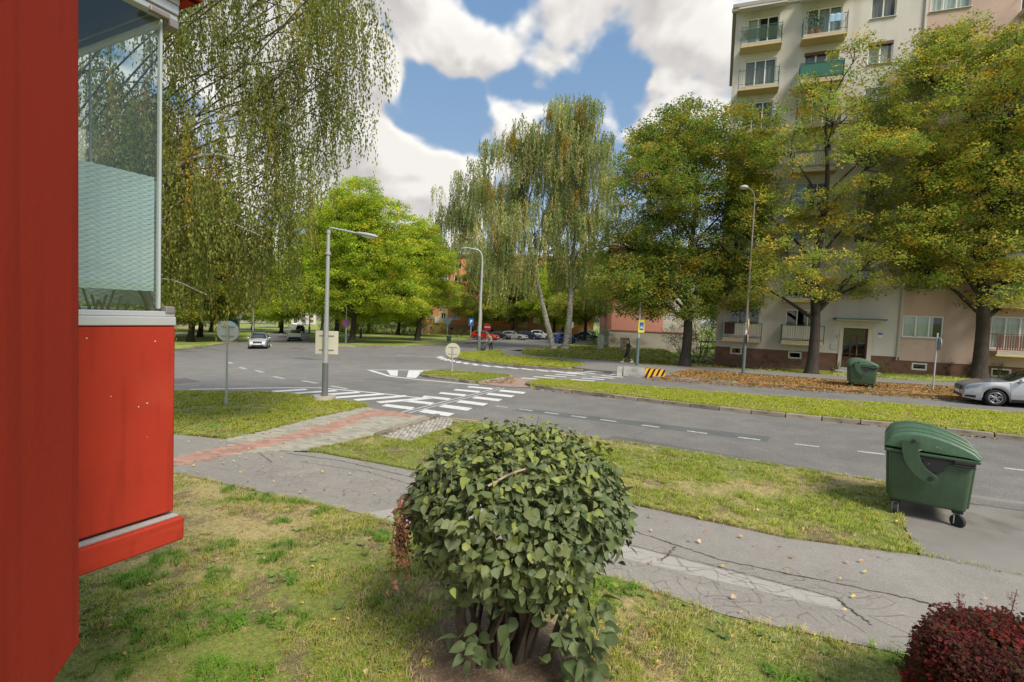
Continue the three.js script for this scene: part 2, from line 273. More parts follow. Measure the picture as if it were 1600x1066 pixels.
struct('driveway', sheetGeo(DRVEDGE, 0.024), M.asphalt, 'darker asphalt patch between the concrete apron and the street');

const LAWNS = {};
function lawn(key, poly, h, mat, label, n = 0) { const p = n ? smoothPoly(poly, n) : poly; LAWNS[key] = { poly: p, h }; return struct('lawn', slabGeo(p, h), mat, label); }
lawn('near', [[-16, -12.8], [-9, -10.3], [-5.96, -9.05], [-4.08, -8.18], [-2.14, -7.3], [-1.28, -6.76], [1.26, -5.51], [2.19, -4.83], [3.56, -4.25], [8.5, -1.55], [14, 0.4], [12, 6], [-14, 6]], 0.045, M.lawn, 'patchy dry lawn below the red balcony and round the bush');
lawn('strip', [[-4.28, -10.8], [-3.96, -10.74], [-1.83, -9.62], [1.93, -8.0], [3.8, -6.77], [5.21, -6.3], [5.7, -7.2], [6.3, -8.2], [6.98, -9.28], [3.13, -11.85], [-1.36, -14.32], [-1.56, -13.4], [-2.3, -11.7], [-3.05, -12.35], [-3.3, -12.2]], 0.05, M.lawn, 'long grass strip between the footpath and the street');
lawn('corner', [[-16, -13.2], [-7.97, -12.2], [-6.4, -11.85], [-6.05, -12.95], [-5.5, -14.6], [-4.66, -16.5], [-4.75, -16.9], [-5.56, -17.5], [-6.89, -18.35], [-8.41, -19.15], [-9.81, -19.5], [-12.65, -19.1], [-20, -16.2], [-28, -12]], 0.05, M.lawnGreen, 'grass corner with the lamp post and the round sign on it');
lawn('wedge', [[8.55, -8.2], [9.6, -7.55], [9.2, -7.3], [8.3, -7.75]], 0.04, M.lawn, 'small tuft of weeds at the edge of the concrete apron');
const MED = [[0.9, -22.5], [0.95, -23.6], [1.6, -25.0], [2.2, -25.0], [5.83, -22.83], [10.3, -20.28], [14.21, -18.7], [17.3, -17.09], [26, -12], [44, -1], [42, 2], [24, -7.2], [13.47, -13.4], [11.34, -14.95], [8.38, -16.55], [4.91, -19.25], [1.4, -22.3]];
lawn('median', MED, 0.13, M.lawnGreen, 'long bright green median strip between the two carriageways');
const ISL = [[-4.45, -26.2], [-4.75, -27.2], [-4.5, -28.4], [-3.7, -28.9], [-2, -28.0], [0.1, -26.75], [-1.0, -24.6], [-1.5, -23.65], [-2.6, -24.5]];
lawn('island', ISL, 0.12, M.lawnGreen, 'small grass traffic island with a round sign on it');
const ISL2 = [[-4.9, -46.1], [-4.95, -41.5], [-3.6, -38.2], [-1.2, -34.75], [2.8, -31.85], [4.6, -33.0], [5.1, -35.4], [4.03, -39.3], [1.81, -40.9], [-0.15, -42.8], [-1.25, -48.0], [-1.0, -51.0], [-4.0, -47.4]];
lawn('kerbside', ISL2, 0.12, M.lawnGreen, 'grass verge with a kerb below the double lamp post');
lawn('birch', [[0.85, -49.7], [1.4, -44.2], [4.7, -40.6], [7.8, -38.7], [9.07, -36.1], [12.37, -35.2], [16.1, -32.4], [19.5, -29.6], [22.1, -28.1], [26.1, -26.2], [60, -9], [64, -20], [40, -30], [30, -36], [14, -42], [18, -60], [15.7, -64], [16.9, -80], [16.8, -90], [11.8, -79], [6.9, -67.9], [5.5, -62], [1.5, -56]], 0.08, M.lawnGreen, 'lawn under the birches and in front of the flats');
lawn('farright', [[-17.6, -54.9], [-20, -56.2], [-22.4, -59.8], [-29.7, -74.9], [-40.4, -101], [-58.6, -145.3], [-90, -215], [60, -230], [60, -115], [5, -105.5], [-9.4, -99], [-5.4, -70.2], [-7, -68.6], [-11.1, -59.2]], 0.1, M.lawnGreen, 'lawn under the trees across the junction');
lawn('farleft', [[-28.7, -43.3], [-30.4, -51.2], [-34.3, -66.3], [-41.1, -84.7], [-56, -123.8], [-82, -186.3], [-135, -320], [-300, -300], [-220, -60], [-75, -8.5], [-40.3, -29.2]], 0.1, M.lawnGreen, 'lawn left of the far street with a footway on it');

// paths across the lawns
struct('footpath', slabGeo(smoothPoly([[-0.95, -51.2], [-1.2, -48.09], [-0.1, -42.92], [1.81, -41.0], [4.03, -39.4], [5.15, -35.4], [3.9, -32.6], [6.2, -29.7], [8.2, -27.7], [9.5, -29.4], [9.1, -35.9], [7.79, -38.6], [4.62, -40.5], [1.3, -44.1], [0.75, -49.7]], 90), 0.135), M.path2 = std([0.22, 0.205, 0.19], 0.95, { bumpMap: again(grit, 1), bumpScale: 0.003 }), 'winding grey footpath beside the birches');
struct('footpath', slabGeo([[9.0, -35.8], [12.37, -35.02], [16.19, -32.12], [19.59, -29.35], [22.08, -27.84], [26.13, -25.95], [60, -8.6], [60, -6.6], [24.2, -24.01], [20.58, -25.92], [18.19, -27.23], [14.93, -29.6], [11.49, -32.51], [9.5, -30.2]], 0.13), M.path2, 'grey footway between the leaf strewn verge and the flats');
struct('footpath', sheetGeo([[-36.5, -99.5], [-26.06, -85.5], [-19.29, -76.4], [-6.2, -73.6], [-6.1, -75.6], [-19.0, -78.4], [-26.3, -88.2], [-37, -103]], 0.115), M.path2, 'grey footway crossing the far lawn');
struct('footpath', sheetGeo([[-46.2, -68.5], [-54.9, -91.5], [-90, -196], [-93, -196], [-58, -92.5], [-50, -68.5], [-60, -40], [-56, -40]], 0.115), M.path2, 'grey footway along the left hand lawn');
struct('footpath', sheetGeo([[-9, -69.8], [-4, -70.4], [-3.5, -77], [-10, -76]], 0.118), std([0.42, 0.35, 0.27], 0.95), 'pale paved patch before the car park');
// the strip of leaf litter on the far kerb
LAWNS.litter = { poly: [[6.3, -29.3], [8.18, -27.3], [12.65, -24.86], [15.6, -23.14], [18.6, -21.52], [20.72, -20.37], [30, -14.8], [60, 3], [60, -6.5], [24.2, -23.9], [20.58, -25.82], [18.19, -27.13], [14.93, -29.5], [11.49, -32.41], [9.6, -30.2]], h: 0.11 };
struct('verge', slabGeo(LAWNS.litter.poly, 0.11), M.leafLitter, 'earth verge along the far kerb buried in fallen leaves');

/* ---------- kerbs, each stone a piece ---------- */
const KERBG = [0, 1, 2].map((k) => rbox(1, 0.3, 0.16, 0.022, 0, 0, 0, 1).scale(0.985, 1, 1));
function kerb(pts, label, top = 0.14, closed = false, len = 1.0, side = 0) {
  const k = thing('kerb', label, undefined, [0, 0, 0], 0, undefined, 'structure'), r = RNG(Math.round(Math.abs(pts[0][0] * 97 + pts[0][1] * 31)) + 1);
  const c = new THREE.CatmullRomCurve3(pts.map(([x, z]) => V(x, 0, z)), closed, 'centripetal'), L = c.getLength(), n = Math.max(1, Math.round(L / len));
  for (let i = 0; i < n; i++) {
    const a = c.getPointAt(i / n), b = c.getPointAt((i + 1) / n), x = (a.x + b.x) / 2, z = (a.z + b.z) / 2, l = a.distanceTo(b), m = part(k, 'kerb_stone', KERBG[i % 3], M.kerb[Math.floor(r() * 3)]);
    m.position.set(x, gy(x, z) + top - 0.15 + (r() - 0.5) * 0.012, z); onSlope(m, heading(b.x - a.x, b.z - a.z) + (r() - 0.5) * 0.012); m.scale.x = l * 0.99;
  }
  return k;
}
kerb([[34, -2.2], [24, -7.3], [13.47, -13.33], [11.34, -14.9], [8.38, -16.47], [4.91, -19.18], [1.4, -22.25], [0.8, -22.9], [0.95, -24.2], [1.55, -25.15], [2.2, -25.12], [5.83, -22.9], [10.3, -20.36], [14.21, -18.78], [17.3, -17.17], [26, -12.1]], 'weathered stone kerb round the long median strip', 0.14, false, 1.0);
kerb([...ISL.slice(0, 9)], 'curved stone kerb round the small traffic island', 0.13, true, 0.7);
kerb([[-4.2, -47.4], [-4.95, -46.1], [-5.0, -41.5], [-3.65, -38.2], [-1.22, -34.7], [2.83, -31.75], [4.4, -31.0]], 'curved kerb along the verge below the double lamp post', 0.13, false, 1.0);
kerb([[5.9, -29.5], [8.18, -27.42], [12.65, -24.97], [15.6, -23.25], [18.6, -21.63], [20.72, -20.48], [30, -14.9], [40, -9]], 'low kerb in front of the leaf strewn verge', 0.12, false, 1.0);
kerb([[-22.35, -59.4], [-20.2, -56.0], [-17.77, -54.7], [-11.03, -58.93], [-6.9, -68.2], [-5.2, -70]], 'kerb rounding the lawn corner across the junction', 0.12, false, 2.0);
kerb([[-22.35, -59.4], [-29.5, -74.3], [-40.3, -100.4], [-58.5, -144.9]], 'kerb along the right side of the far street', 0.12, false, 3.0);
kerb([[-40, -29.1], [-28.6, -43.4], [-30.2, -51.2], [-34.1, -66.3], [-40.95, -84.7], [-55.9, -123.7]], 'kerb along the left side of the far street', 0.12, false, 3.0);
kerb([[-3.2, -12.3], [-2.72, -13.55], [-2.1, -15.1]], 'broken stone kerb between the paved path and the cobbles', 0.12, false, 0.62);
// flush concrete edging along the near carriageway
kerb([[7.03, -9.3], [3.13, -11.93], [-1.36, -14.4], [-2.0, -14.98]], 'flat concrete edging between the grass strip and the street', 0.025, false, 1.0);
kerb([[-4.62, -16.55], [-5.56, -17.58], [-6.89, -18.46], [-8.41, -19.27], [-9.81, -19.63], [-12.65, -19.24], [-20, -16.35]], 'low kerb round the grass corner', 0.045, false, 1.0);

/* ---------- paved path and cobbles ---------- */
const PAVE = [[-6.5, -11.55], [-6.05, -12.95], [-5.5, -14.6], [-4.68, -16.45], [-2.58, -15.1], [-2.2, -14.95], [-2.75, -13.45], [-3.2, -12.3], [-3.4, -12.15], [-4.32, -10.85], [-5.0, -10.7], [-6.2, -9.55], [-7.5, -8.9], [-9.6, -9.2]];
{
  struct('paved_path', sheetGeo([[-6.45, -11.6], [-6.05, -12.95], [-5.5, -14.6], [-4.68, -16.45], [-2.58, -15.1], [-2.2, -14.95], [-2.75, -13.45], [-3.2, -12.3], [-4.32, -10.8], [-5.0, -10.75], [-5.75, -10.4], [-6.3, -9.5], [-6.7, -10.0], [-6.15, -11.0]], 0.034), std([0.20, 0.185, 0.16], 1), 'path of interlocking red and grey pavers leading to the crossing');
  const red = [[-8.6, -8.2], [-6.62, -10.2], [-6.02, -11.29], [-5.47, -12.14], [-4.9, -13.68], [-4.34, -16.15], [-2.55, -15.2], [-2.9, -14.75], [-3.95, -15.1], [-4.43, -12.73], [-5.12, -11.39], [-5.6, -10.47], [-6.28, -9.49], [-7.6, -7.8]];
  const keep = [[-6.5, -11.7], [-6.05, -12.95], [-5.5, -14.6], [-4.68, -16.45], [-2.58, -15.1], [-2.2, -14.95], [-2.75, -13.45], [-3.2, -12.3], [-4.32, -10.85], [-5.05, -10.75], [-5.6, -10.47], [-6.28, -9.52], [-6.72, -10.1], [-6.1, -11.2]];
  const g = rbox(0.196, 0.05, 0.096, 0.008, 0, 0, 0, 1), list = [], r = RNG(12), dx = 0.297, dz = -0.955;
  for (let i = -10; i < 90; i++) for (let j = -60; j < 60; j++) {
    const a = i * 0.1, b = j * 0.2 + (i % 2 ? 0.1 : 0) , x = -6.2 + a * dx + b * 0.955, z = -9.2 + a * dz + b * 0.297;
    if (inPoly(x, z, keep)) list.push([x, z, inPoly(x, z, red)]);
  }
  const im = shadow(new THREE.InstancedMesh(g, std([1, 1, 1], 0.92, { map: again(concreteTex, 3) }), list.length)), m = new THREE.Matrix4(), q = new THREE.Quaternion();
  list.forEach(([x, z, rd], i) => {
    q.copy(TILT).multiply(new THREE.Quaternion().setFromAxisAngle(V(0, 1, 0), heading(0.955, 0.297) + (r() - 0.5) * 0.05));
    m.compose(V(x, gy(x, z) + 0.021 + r() * 0.008, z), q, V(1, 1, 1)); im.setMatrixAt(i, m);
    const k = 0.8 + r() * 0.4; im.setColorAt(i, rd ? col(1.15 * k, 0.70 * k, 0.58 * k) : col(1.02 * k, 0.98 * k, 0.85 * k));
  });
  im.name = numbered('paver'); scene.add(im); tag(im, 'red and grey interlocking pavers of the path to the crossing', undefined, undefined, 'stuff');
  const cob = [[-3.1, -12.35], [-2.6, -13.6], [-2.0, -15.0], [-1.66, -14.85], [-1.58, -13.37], [-2.3, -11.7]], cl = [];
  struct('cobbled_strip', sheetGeo(cob, 0.02), std([0.17, 0.15, 0.12], 1), 'bed of the cobbled strip beside the paved path');
  for (let i = 0; i < 50; i++) for (let j = 0; j < 50; j++) { const a = i * 0.115 - 1, b = j * 0.115 - 2.5 + (i % 2) * 0.05, x = -2.6 + a * 0.42 + b * 0.91, z = -12.6 - a * 0.91 + b * 0.42; if (inPoly(x, z, cob)) cl.push([x, z]); }
  const cm = shadow(new THREE.InstancedMesh(rbox(0.1, 0.08, 0.1, 0.022, 0, 0, 0, 1), std([1, 1, 1], 0.9, { map: again(concreteTex, 4) }), cl.length));
  cl.forEach(([x, z], i) => { q.setFromAxisAngle(V(0, 1, 0), r() * 0.4 + 0.4); m.compose(V(x + (r() - 0.5) * 0.02, gy(x, z) + 0.008 + r() * 0.012, z + (r() - 0.5) * 0.02), q, V(0.88 + r() * 0.2, 1, 0.88 + r() * 0.2)); cm.setMatrixAt(i, m); const k = 0.7 + r() * 0.6; cm.setColorAt(i, col(k, 0.97 * k, 0.9 * k)); });
  cm.name = numbered('cobblestone'); scene.add(cm); tag(cm, 'small grey cobblestones set beside the paved path', undefined, undefined, 'stuff');
}

/* ---------- painted markings ---------- */
const quadPoly = (x, z, ux, uz, l, vx, vz, w) => [[x, z], [x + ux * l, z + uz * l], [x + ux * l + vx * w, z + uz * l + vz * w], [x + vx * w, z + vz * w]];
function marking(label) { return thing('road_marking', label, undefined, [0, 0, 0], 0, undefined, 'structure'); }
const stripe = (t, poly, mat = M.paint, dy = 0.006, name = 'stripe') => part(t, name, sheetGeo(poly, dy), mat);
{
  const t = thing('crosswalk', 'near zebra crossing with a guide strip through its middle', undefined, [0, 0, 0], 0, undefined, 'structure');
  for (let i = 0; i < 6; i++) { // left and right bars
    const f = i / 5, lx = mix(-4.26, -1.88, f), lz = mix(-16.95, -22.3, f);
    stripe(t, [[lx, lz], [lx + 0.05, lz - 0.43], [lx + 1.14, lz + 0.13], [lx + 1.1, lz + 0.63]]);
    const rx = mix(-2.84, -0.48, f), rz = mix(-15.95, -21.18, f);
    stripe(t, [[rx, rz], [rx + 0.12, rz - 0.52], [rx + 1.16, rz + 0.15], [rx + 1.02, rz + 0.66]]);
  }
  stripe(t, [[-3.40, -15.83], [-0.50, -22.4], [-0.40, -22.35], [-3.29, -15.78]], M.paintOld, 0.009, 'guide_strip'); stripe(t, [[-3.17, -15.73], [-0.28, -22.29], [-0.18, -22.24], [-3.06, -15.68]], M.paintOld, 0.009, 'guide_strip');
  stripe(t, [[-3.29, -15.78], [-0.40, -22.35], [-0.28, -22.29], [-3.17, -15.73]], std([0.15, 0.145, 0.14], 0.9), 0.004, 'guide_groove');
  const f = thing('crosswalk', 'far zebra crossing behind the paved gap in the median', undefined, [0, 0, 0], 0, undefined, 'structure');
  for (let i = 0; i < 7; i++) { const a = i / 6, x = mix(0.5, 4.4, a), z = mix(-26.4, -30.9, a); stripe(f, quadPoly(x, z, 0.88, 0.47, 1.25, 0.47, -0.88, 0.34)); stripe(f, quadPoly(x + 1.9, z + 1.02, 0.88, 0.47, 1.25, 0.47, -0.88, 0.34)); }
  stripe(f, quadPoly(1.75, -25.6, 0.66, -0.75, 5.2, 0.75, 0.66, 0.1), M.paintOld, 0.009, 'guide_strip'); stripe(f, quadPoly(1.98, -25.4, 0.66, -0.75, 5.2, 0.75, 0.66, 0.1), M.paintOld, 0.009, 'guide_strip');
  struct('paved_gap', sheetGeo([[-1.45, -23.6], [0.1, -26.7], [1.7, -25.2], [0.95, -24.0], [0.9, -22.5], [-0.2, -22.6]], 0.02), std([1.0, 0.72, 0.60], 0.95, { map: again(concreteTex, 1.5) }), 'reddish paved gap between the traffic island and the median');
}
{ // dashes down the middle of the near carriageway
  const t = marking('faded white lane dashes along the near carriageway'), c = new THREE.CatmullRomCurve3([[-0.75, -17.6], [1.24, -16.25], [2.9, -15.13], [5.5, -13.38], [8.05, -11.9], [11.6, -9.9], [16, -7.2], [22, -3.4]].map(([x, z]) => V(x, 0, z))), L = c.getLength();
  for (let s = 0.35; s + 0.7 < L; s += s < 4 ? 0.97 : 1.28) { const a = c.getPointAt(s / L), b = c.getPointAt((s + 0.52) / L), dx = b.x - a.x, dz = b.z - a.z, l = Math.hypot(dx, dz); stripe(t, quadPoly(a.x + dz / l * 0.06, a.z - dx / l * 0.06, dx / l, dz / l, l, -dz / l, dx / l, 0.13), M.paintOld, 0.006, 'dash'); }
  const u = marking('white dashes curving across the junction'), d = [[-18.14, -32.97], [-15.64, -29.64], [-13.88, -27.97], [-11.69, -25.3], [-9.56, -23.66], [-7.66, -22.0]];
  d.forEach(([x, z], i) => { const n = d[Math.min(i + 1, 5)], p = d[Math.max(i - 1, 0)], dx = n[0] - p[0], dz = n[1] - p[1], l = Math.hypot(dx, dz); stripe(u, quadPoly(x, z, dx / l, dz / l, 1.35, -dz / l, dx / l, 0.22), M.paintOld, 0.006, 'dash'); });
  const w = marking('thin white centre line of the far street');
  for (const [a, b] of [[[-24.7, -53.4], [-34.1, -71.6]], [[-35, -74], [-38.86, -86.2]], [[-41, -91], [-49.35, -112.5]], [[-52, -119], [-62, -144]]]) { const dx = b[0] - a[0], dz = b[1] - a[1], l = Math.hypot(dx, dz); stripe(w, quadPoly(a[0] - 0.5, a[1], dx / l, dz / l, l, -dz / l, dx / l, 0.16), M.paintOld, 0.006, 'line'); }
  stripe(w, [[-9.5, -42.5], [-6.2, -41.6], [-6.2, -41.35], [-9.5, -42.2]], M.paintOld, 0.006, 'line');
}
{ // hatched areas
  const t = marking('white hatching beside the grass corner');
  for (let i = 0; i < 6; i++) { const x = mix(-9.4, -4.7, i / 5), z = mix(-20.05, -17.85, i / 5), l = mix(1.6, 2.15, i / 5); stripe(t, quadPoly(x, z, 0.78, -0.62, l * (i < 1 ? 0.8 : 1), 0.62, 0.78, 0.43)); }
  stripe(t, [[-12.6, -20.15], [-9.71, -21.04], [-7.95, -21.3], [-5.3, -20.1], [-3.25, -18.95], [-3.3, -18.83], [-5.35, -19.95], [-7.97, -21.12], [-9.7, -20.86], [-12.6, -19.95]], M.paint, 0.007, 'line');
  const g = marking('white hatched gore before the small traffic island');
  stripe(g, [[-8.0, -29.32], [-6.11, -26.24], [-4.4, -24.95], [-1.38, -23.2], [-1.45, -23.05], [-4.5, -24.8], [-6.25, -26.05], [-8.3, -29.32]], M.paint, 0.007, 'line');
  stripe(g, [[-8.0, -29.5], [-4.6, -30.0], [-4.6, -29.8], [-8.0, -29.3]], M.paint, 0.007, 'line');
  stripe(g, [[-7.15, -29.35], [-6.5, -29.4], [-5.85, -26.35], [-6.25, -26.6]]); stripe(g, [[-5.9, -29.5], [-5.05, -29.6], [-4.75, -25.6], [-5.25, -25.75]]); stripe(g, [[-4.9, -29.6], [-4.2, -29.7], [-4.3, -28.9], [-4.6, -28.4]]);
  const h = marking('white hatching along the verge kerb across the street');
  const c = new THREE.CatmullRomCurve3([[-5.6, -44], [-5.3, -41.0], [-4.0, -37.6], [-1.7, -34.3], [2.2, -31.3], [4.6, -29.6]].map(([x, z]) => V(x, 0, z)));
  for (let i = 0; i < 15; i++) { const p = c.getPointAt(0.1 + i / 17), q = c.getPointAt(0.13 + i / 17); const dx = q.x - p.x, dz = q.z - p.z, l = Math.hypot(dx, dz); stripe(h, quadPoly(p.x, p.z, dx / l * 0.9 - dz / l * 0.3, dz / l * 0.9 + dx / l * 0.3, 1.35, -dz / l, dx / l, 0.42)); }
  const e = marking('white diagonal hatching on the far carriageway beside the leaves');
  for (let i = 0; i < 9; i++) { const x = mix(8.4, 16.0, i / 8), z = mix(-27.35, -23.1, i / 8); stripe(e, quadPoly(x, z, 0.96, 0.27, 1.35, -0.4, 0.9, 0.3)); }
  stripe(e, [[7.2, -27.6], [9.6, -26.3], [14.6, -23.35], [15.6, -22.75], [15.6, -22.63], [14.6, -23.22], [9.6, -26.17], [7.2, -27.45]], M.paintOld, 0.007, 'line');
  const y = marking('worn yellow line at the edge of the near carriageway'); stripe(y, [[-2.0, -15.0], [-0.9, -14.6], [-0.85, -14.72], [-2.0, -15.14]], std([0.45, 0.33, 0.12], 0.9), 0.008, 'line');
}

/* ---------- building materials ---------- */
function plasterTex(k, base, stain) { return dataTex(1024, (u, v, i, j) => { const a = tfbm(u, v, 4, 5, k), s = speck(i, j, k), st = step(0.5, 0.8, tn(u, v * 0.12 + 0.3, 24, k + 3) * 0.6 + tfbm(u, v, 5, 3, k + 5) * 0.4); const b = 1 + 0.16 * (a - 0.5) + 0.09 * (s - 0.5); const c = mix3(base, stain, 0.42 * st); return c.map((q) => S(q * b)); }); }
const PLB = plasterTex(3, [0.59, 0.55, 0.50], [0.41, 0.38, 0.335]), PLP = plasterTex(8, [0.53, 0.385, 0.32], [0.39, 0.28, 0.23]);
const bumpP = again(grit, 2);
M.beige = std([1, 1, 1], 0.95, { map: again(PLB, 1 / 9), bumpMap: bumpP, bumpScale: 0.004 });
M.pinkWall = std([1, 1, 1], 0.95, { map: again(PLP, 1 / 9), bumpMap: bumpP, bumpScale: 0.004 });
M.plinth = std([0.17, 0.085, 0.06], 0.9, { map: again(concreteTex, 1), bumpMap: bumpP, bumpScale: 0.006 });
M.plinth.color.setRGB(0.5, 0.26, 0.19);
M.salmon = std([0.62, 0.27, 0.20], 0.95, { map: null, bumpMap: bumpP, bumpScale: 0.004 });
M.orange = std([0.66, 0.27, 0.12], 0.95); M.cream = std([0.66, 0.50, 0.26], 0.95);
M.white = std([0.78, 0.77, 0.74], 0.55); M.whiteOld = std([0.62, 0.60, 0.55], 0.7);
M.dark = std([0.012, 0.012, 0.012], 0.9); M.black = std([0.02, 0.02, 0.022], 0.6);
M.roomDark = std([0.05, 0.045, 0.04], 1);
M.pane = phys([0.9, 0.95, 0.95], 0.02, { transmission: 1, thickness: 0, ior: 1.5 });
M.curtain = [std([0.62, 0.60, 0.55], 1), std([0.40, 0.38, 0.36], 1), std([0.20, 0.17, 0.14], 1)];
M.steel = std([0.42, 0.43, 0.44], 0.45, { metalness: 0.55 }); M.galv = std([0.46, 0.47, 0.46], 0.6, { metalness: 0.35 });
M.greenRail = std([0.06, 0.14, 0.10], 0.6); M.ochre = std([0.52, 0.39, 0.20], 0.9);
M.brownWood = std([0.13, 0.05, 0.03], 0.6); M.rubber = std([0.018, 0.018, 0.019], 0.75);

/* a flat piece of wall in the x,y plane with openings [x, y, w, h]; its outer face is at z = zf and it is t thick */
function wallGeo(x0, x1, y0, y1, holes, t, zf) {
  const s = new THREE.Shape([[x0, y0], [x1, y0], [x1, y1], [x0, y1]].map(([x, y]) => new THREE.Vector2(x, y)));
  for (const [x, y, w, h] of holes) s.holes.push(new THREE.Path([[x, y], [x, y + h], [x + w, y + h], [x + w, y]].map(([a, b]) => new THREE.Vector2(a, b))));
  return new THREE.ExtrudeGeometry(s, { depth: t, bevelEnabled: false }).translate(0, 0, zf - t);
}
/* a window set back in its opening: frame > panes, sill, curtain */
function windowIn(parent, x, y, w, h, n, o = {}) {
  const fw = o.fw ?? 0.075, z = o.z ?? -0.12, fr = [box(w, fw, 0.07, x + w / 2, y + fw / 2, z), box(w, fw, 0.07, x + w / 2, y + h - fw / 2, z)], pw = (w - fw) / n;
  for (let i = 0; i <= n; i++) fr.push(box(fw, h - 2 * fw, 0.07, x + fw / 2 + i * pw, y + h / 2, z));
  const f = part(parent, o.name ?? 'window', merge(fr), o.mat ?? M.white);
  for (let i = 0; i < n; i++) part(f, 'pane', box(pw - fw, h - 2 * fw, 0.012, x + fw + i * pw + (pw - fw) / 2, y + h / 2, z), M.pane);
  if (o.sill !== false) part(f, 'sill', rbox(w + 0.1, 0.035, 0.2, 0.008, x + w / 2, y - 0.018, z + 0.13, 1), o.sillMat ?? M.whiteOld);
  if (o.curtain !== undefined) part(f, 'curtain', pleat(w * (o.cw ?? 1), h - 0.1, x + (o.cx ?? 0), y + 0.05, z - 0.14), M.curtain[o.curtain]);
  if (o.shutter) part(f, 'shutter_box', rbox(w, 0.2, 0.16, 0.02, x + w / 2, y + h - 0.1, z + 0.1, 1), M.brownWood);
  return f;
}
function pleat(w, h, x, y, z) { const g = new THREE.PlaneGeometry(w, h, Math.max(8, Math.round(w / 0.05)), 1), p = g.attributes.position; for (let i = 0; i < p.count; i++) p.setZ(i, 0.03 * Math.sin(p.getX(i) * 26)); g.computeVertexNormals(); return g.translate(x + w / 2, y + h / 2, z); }

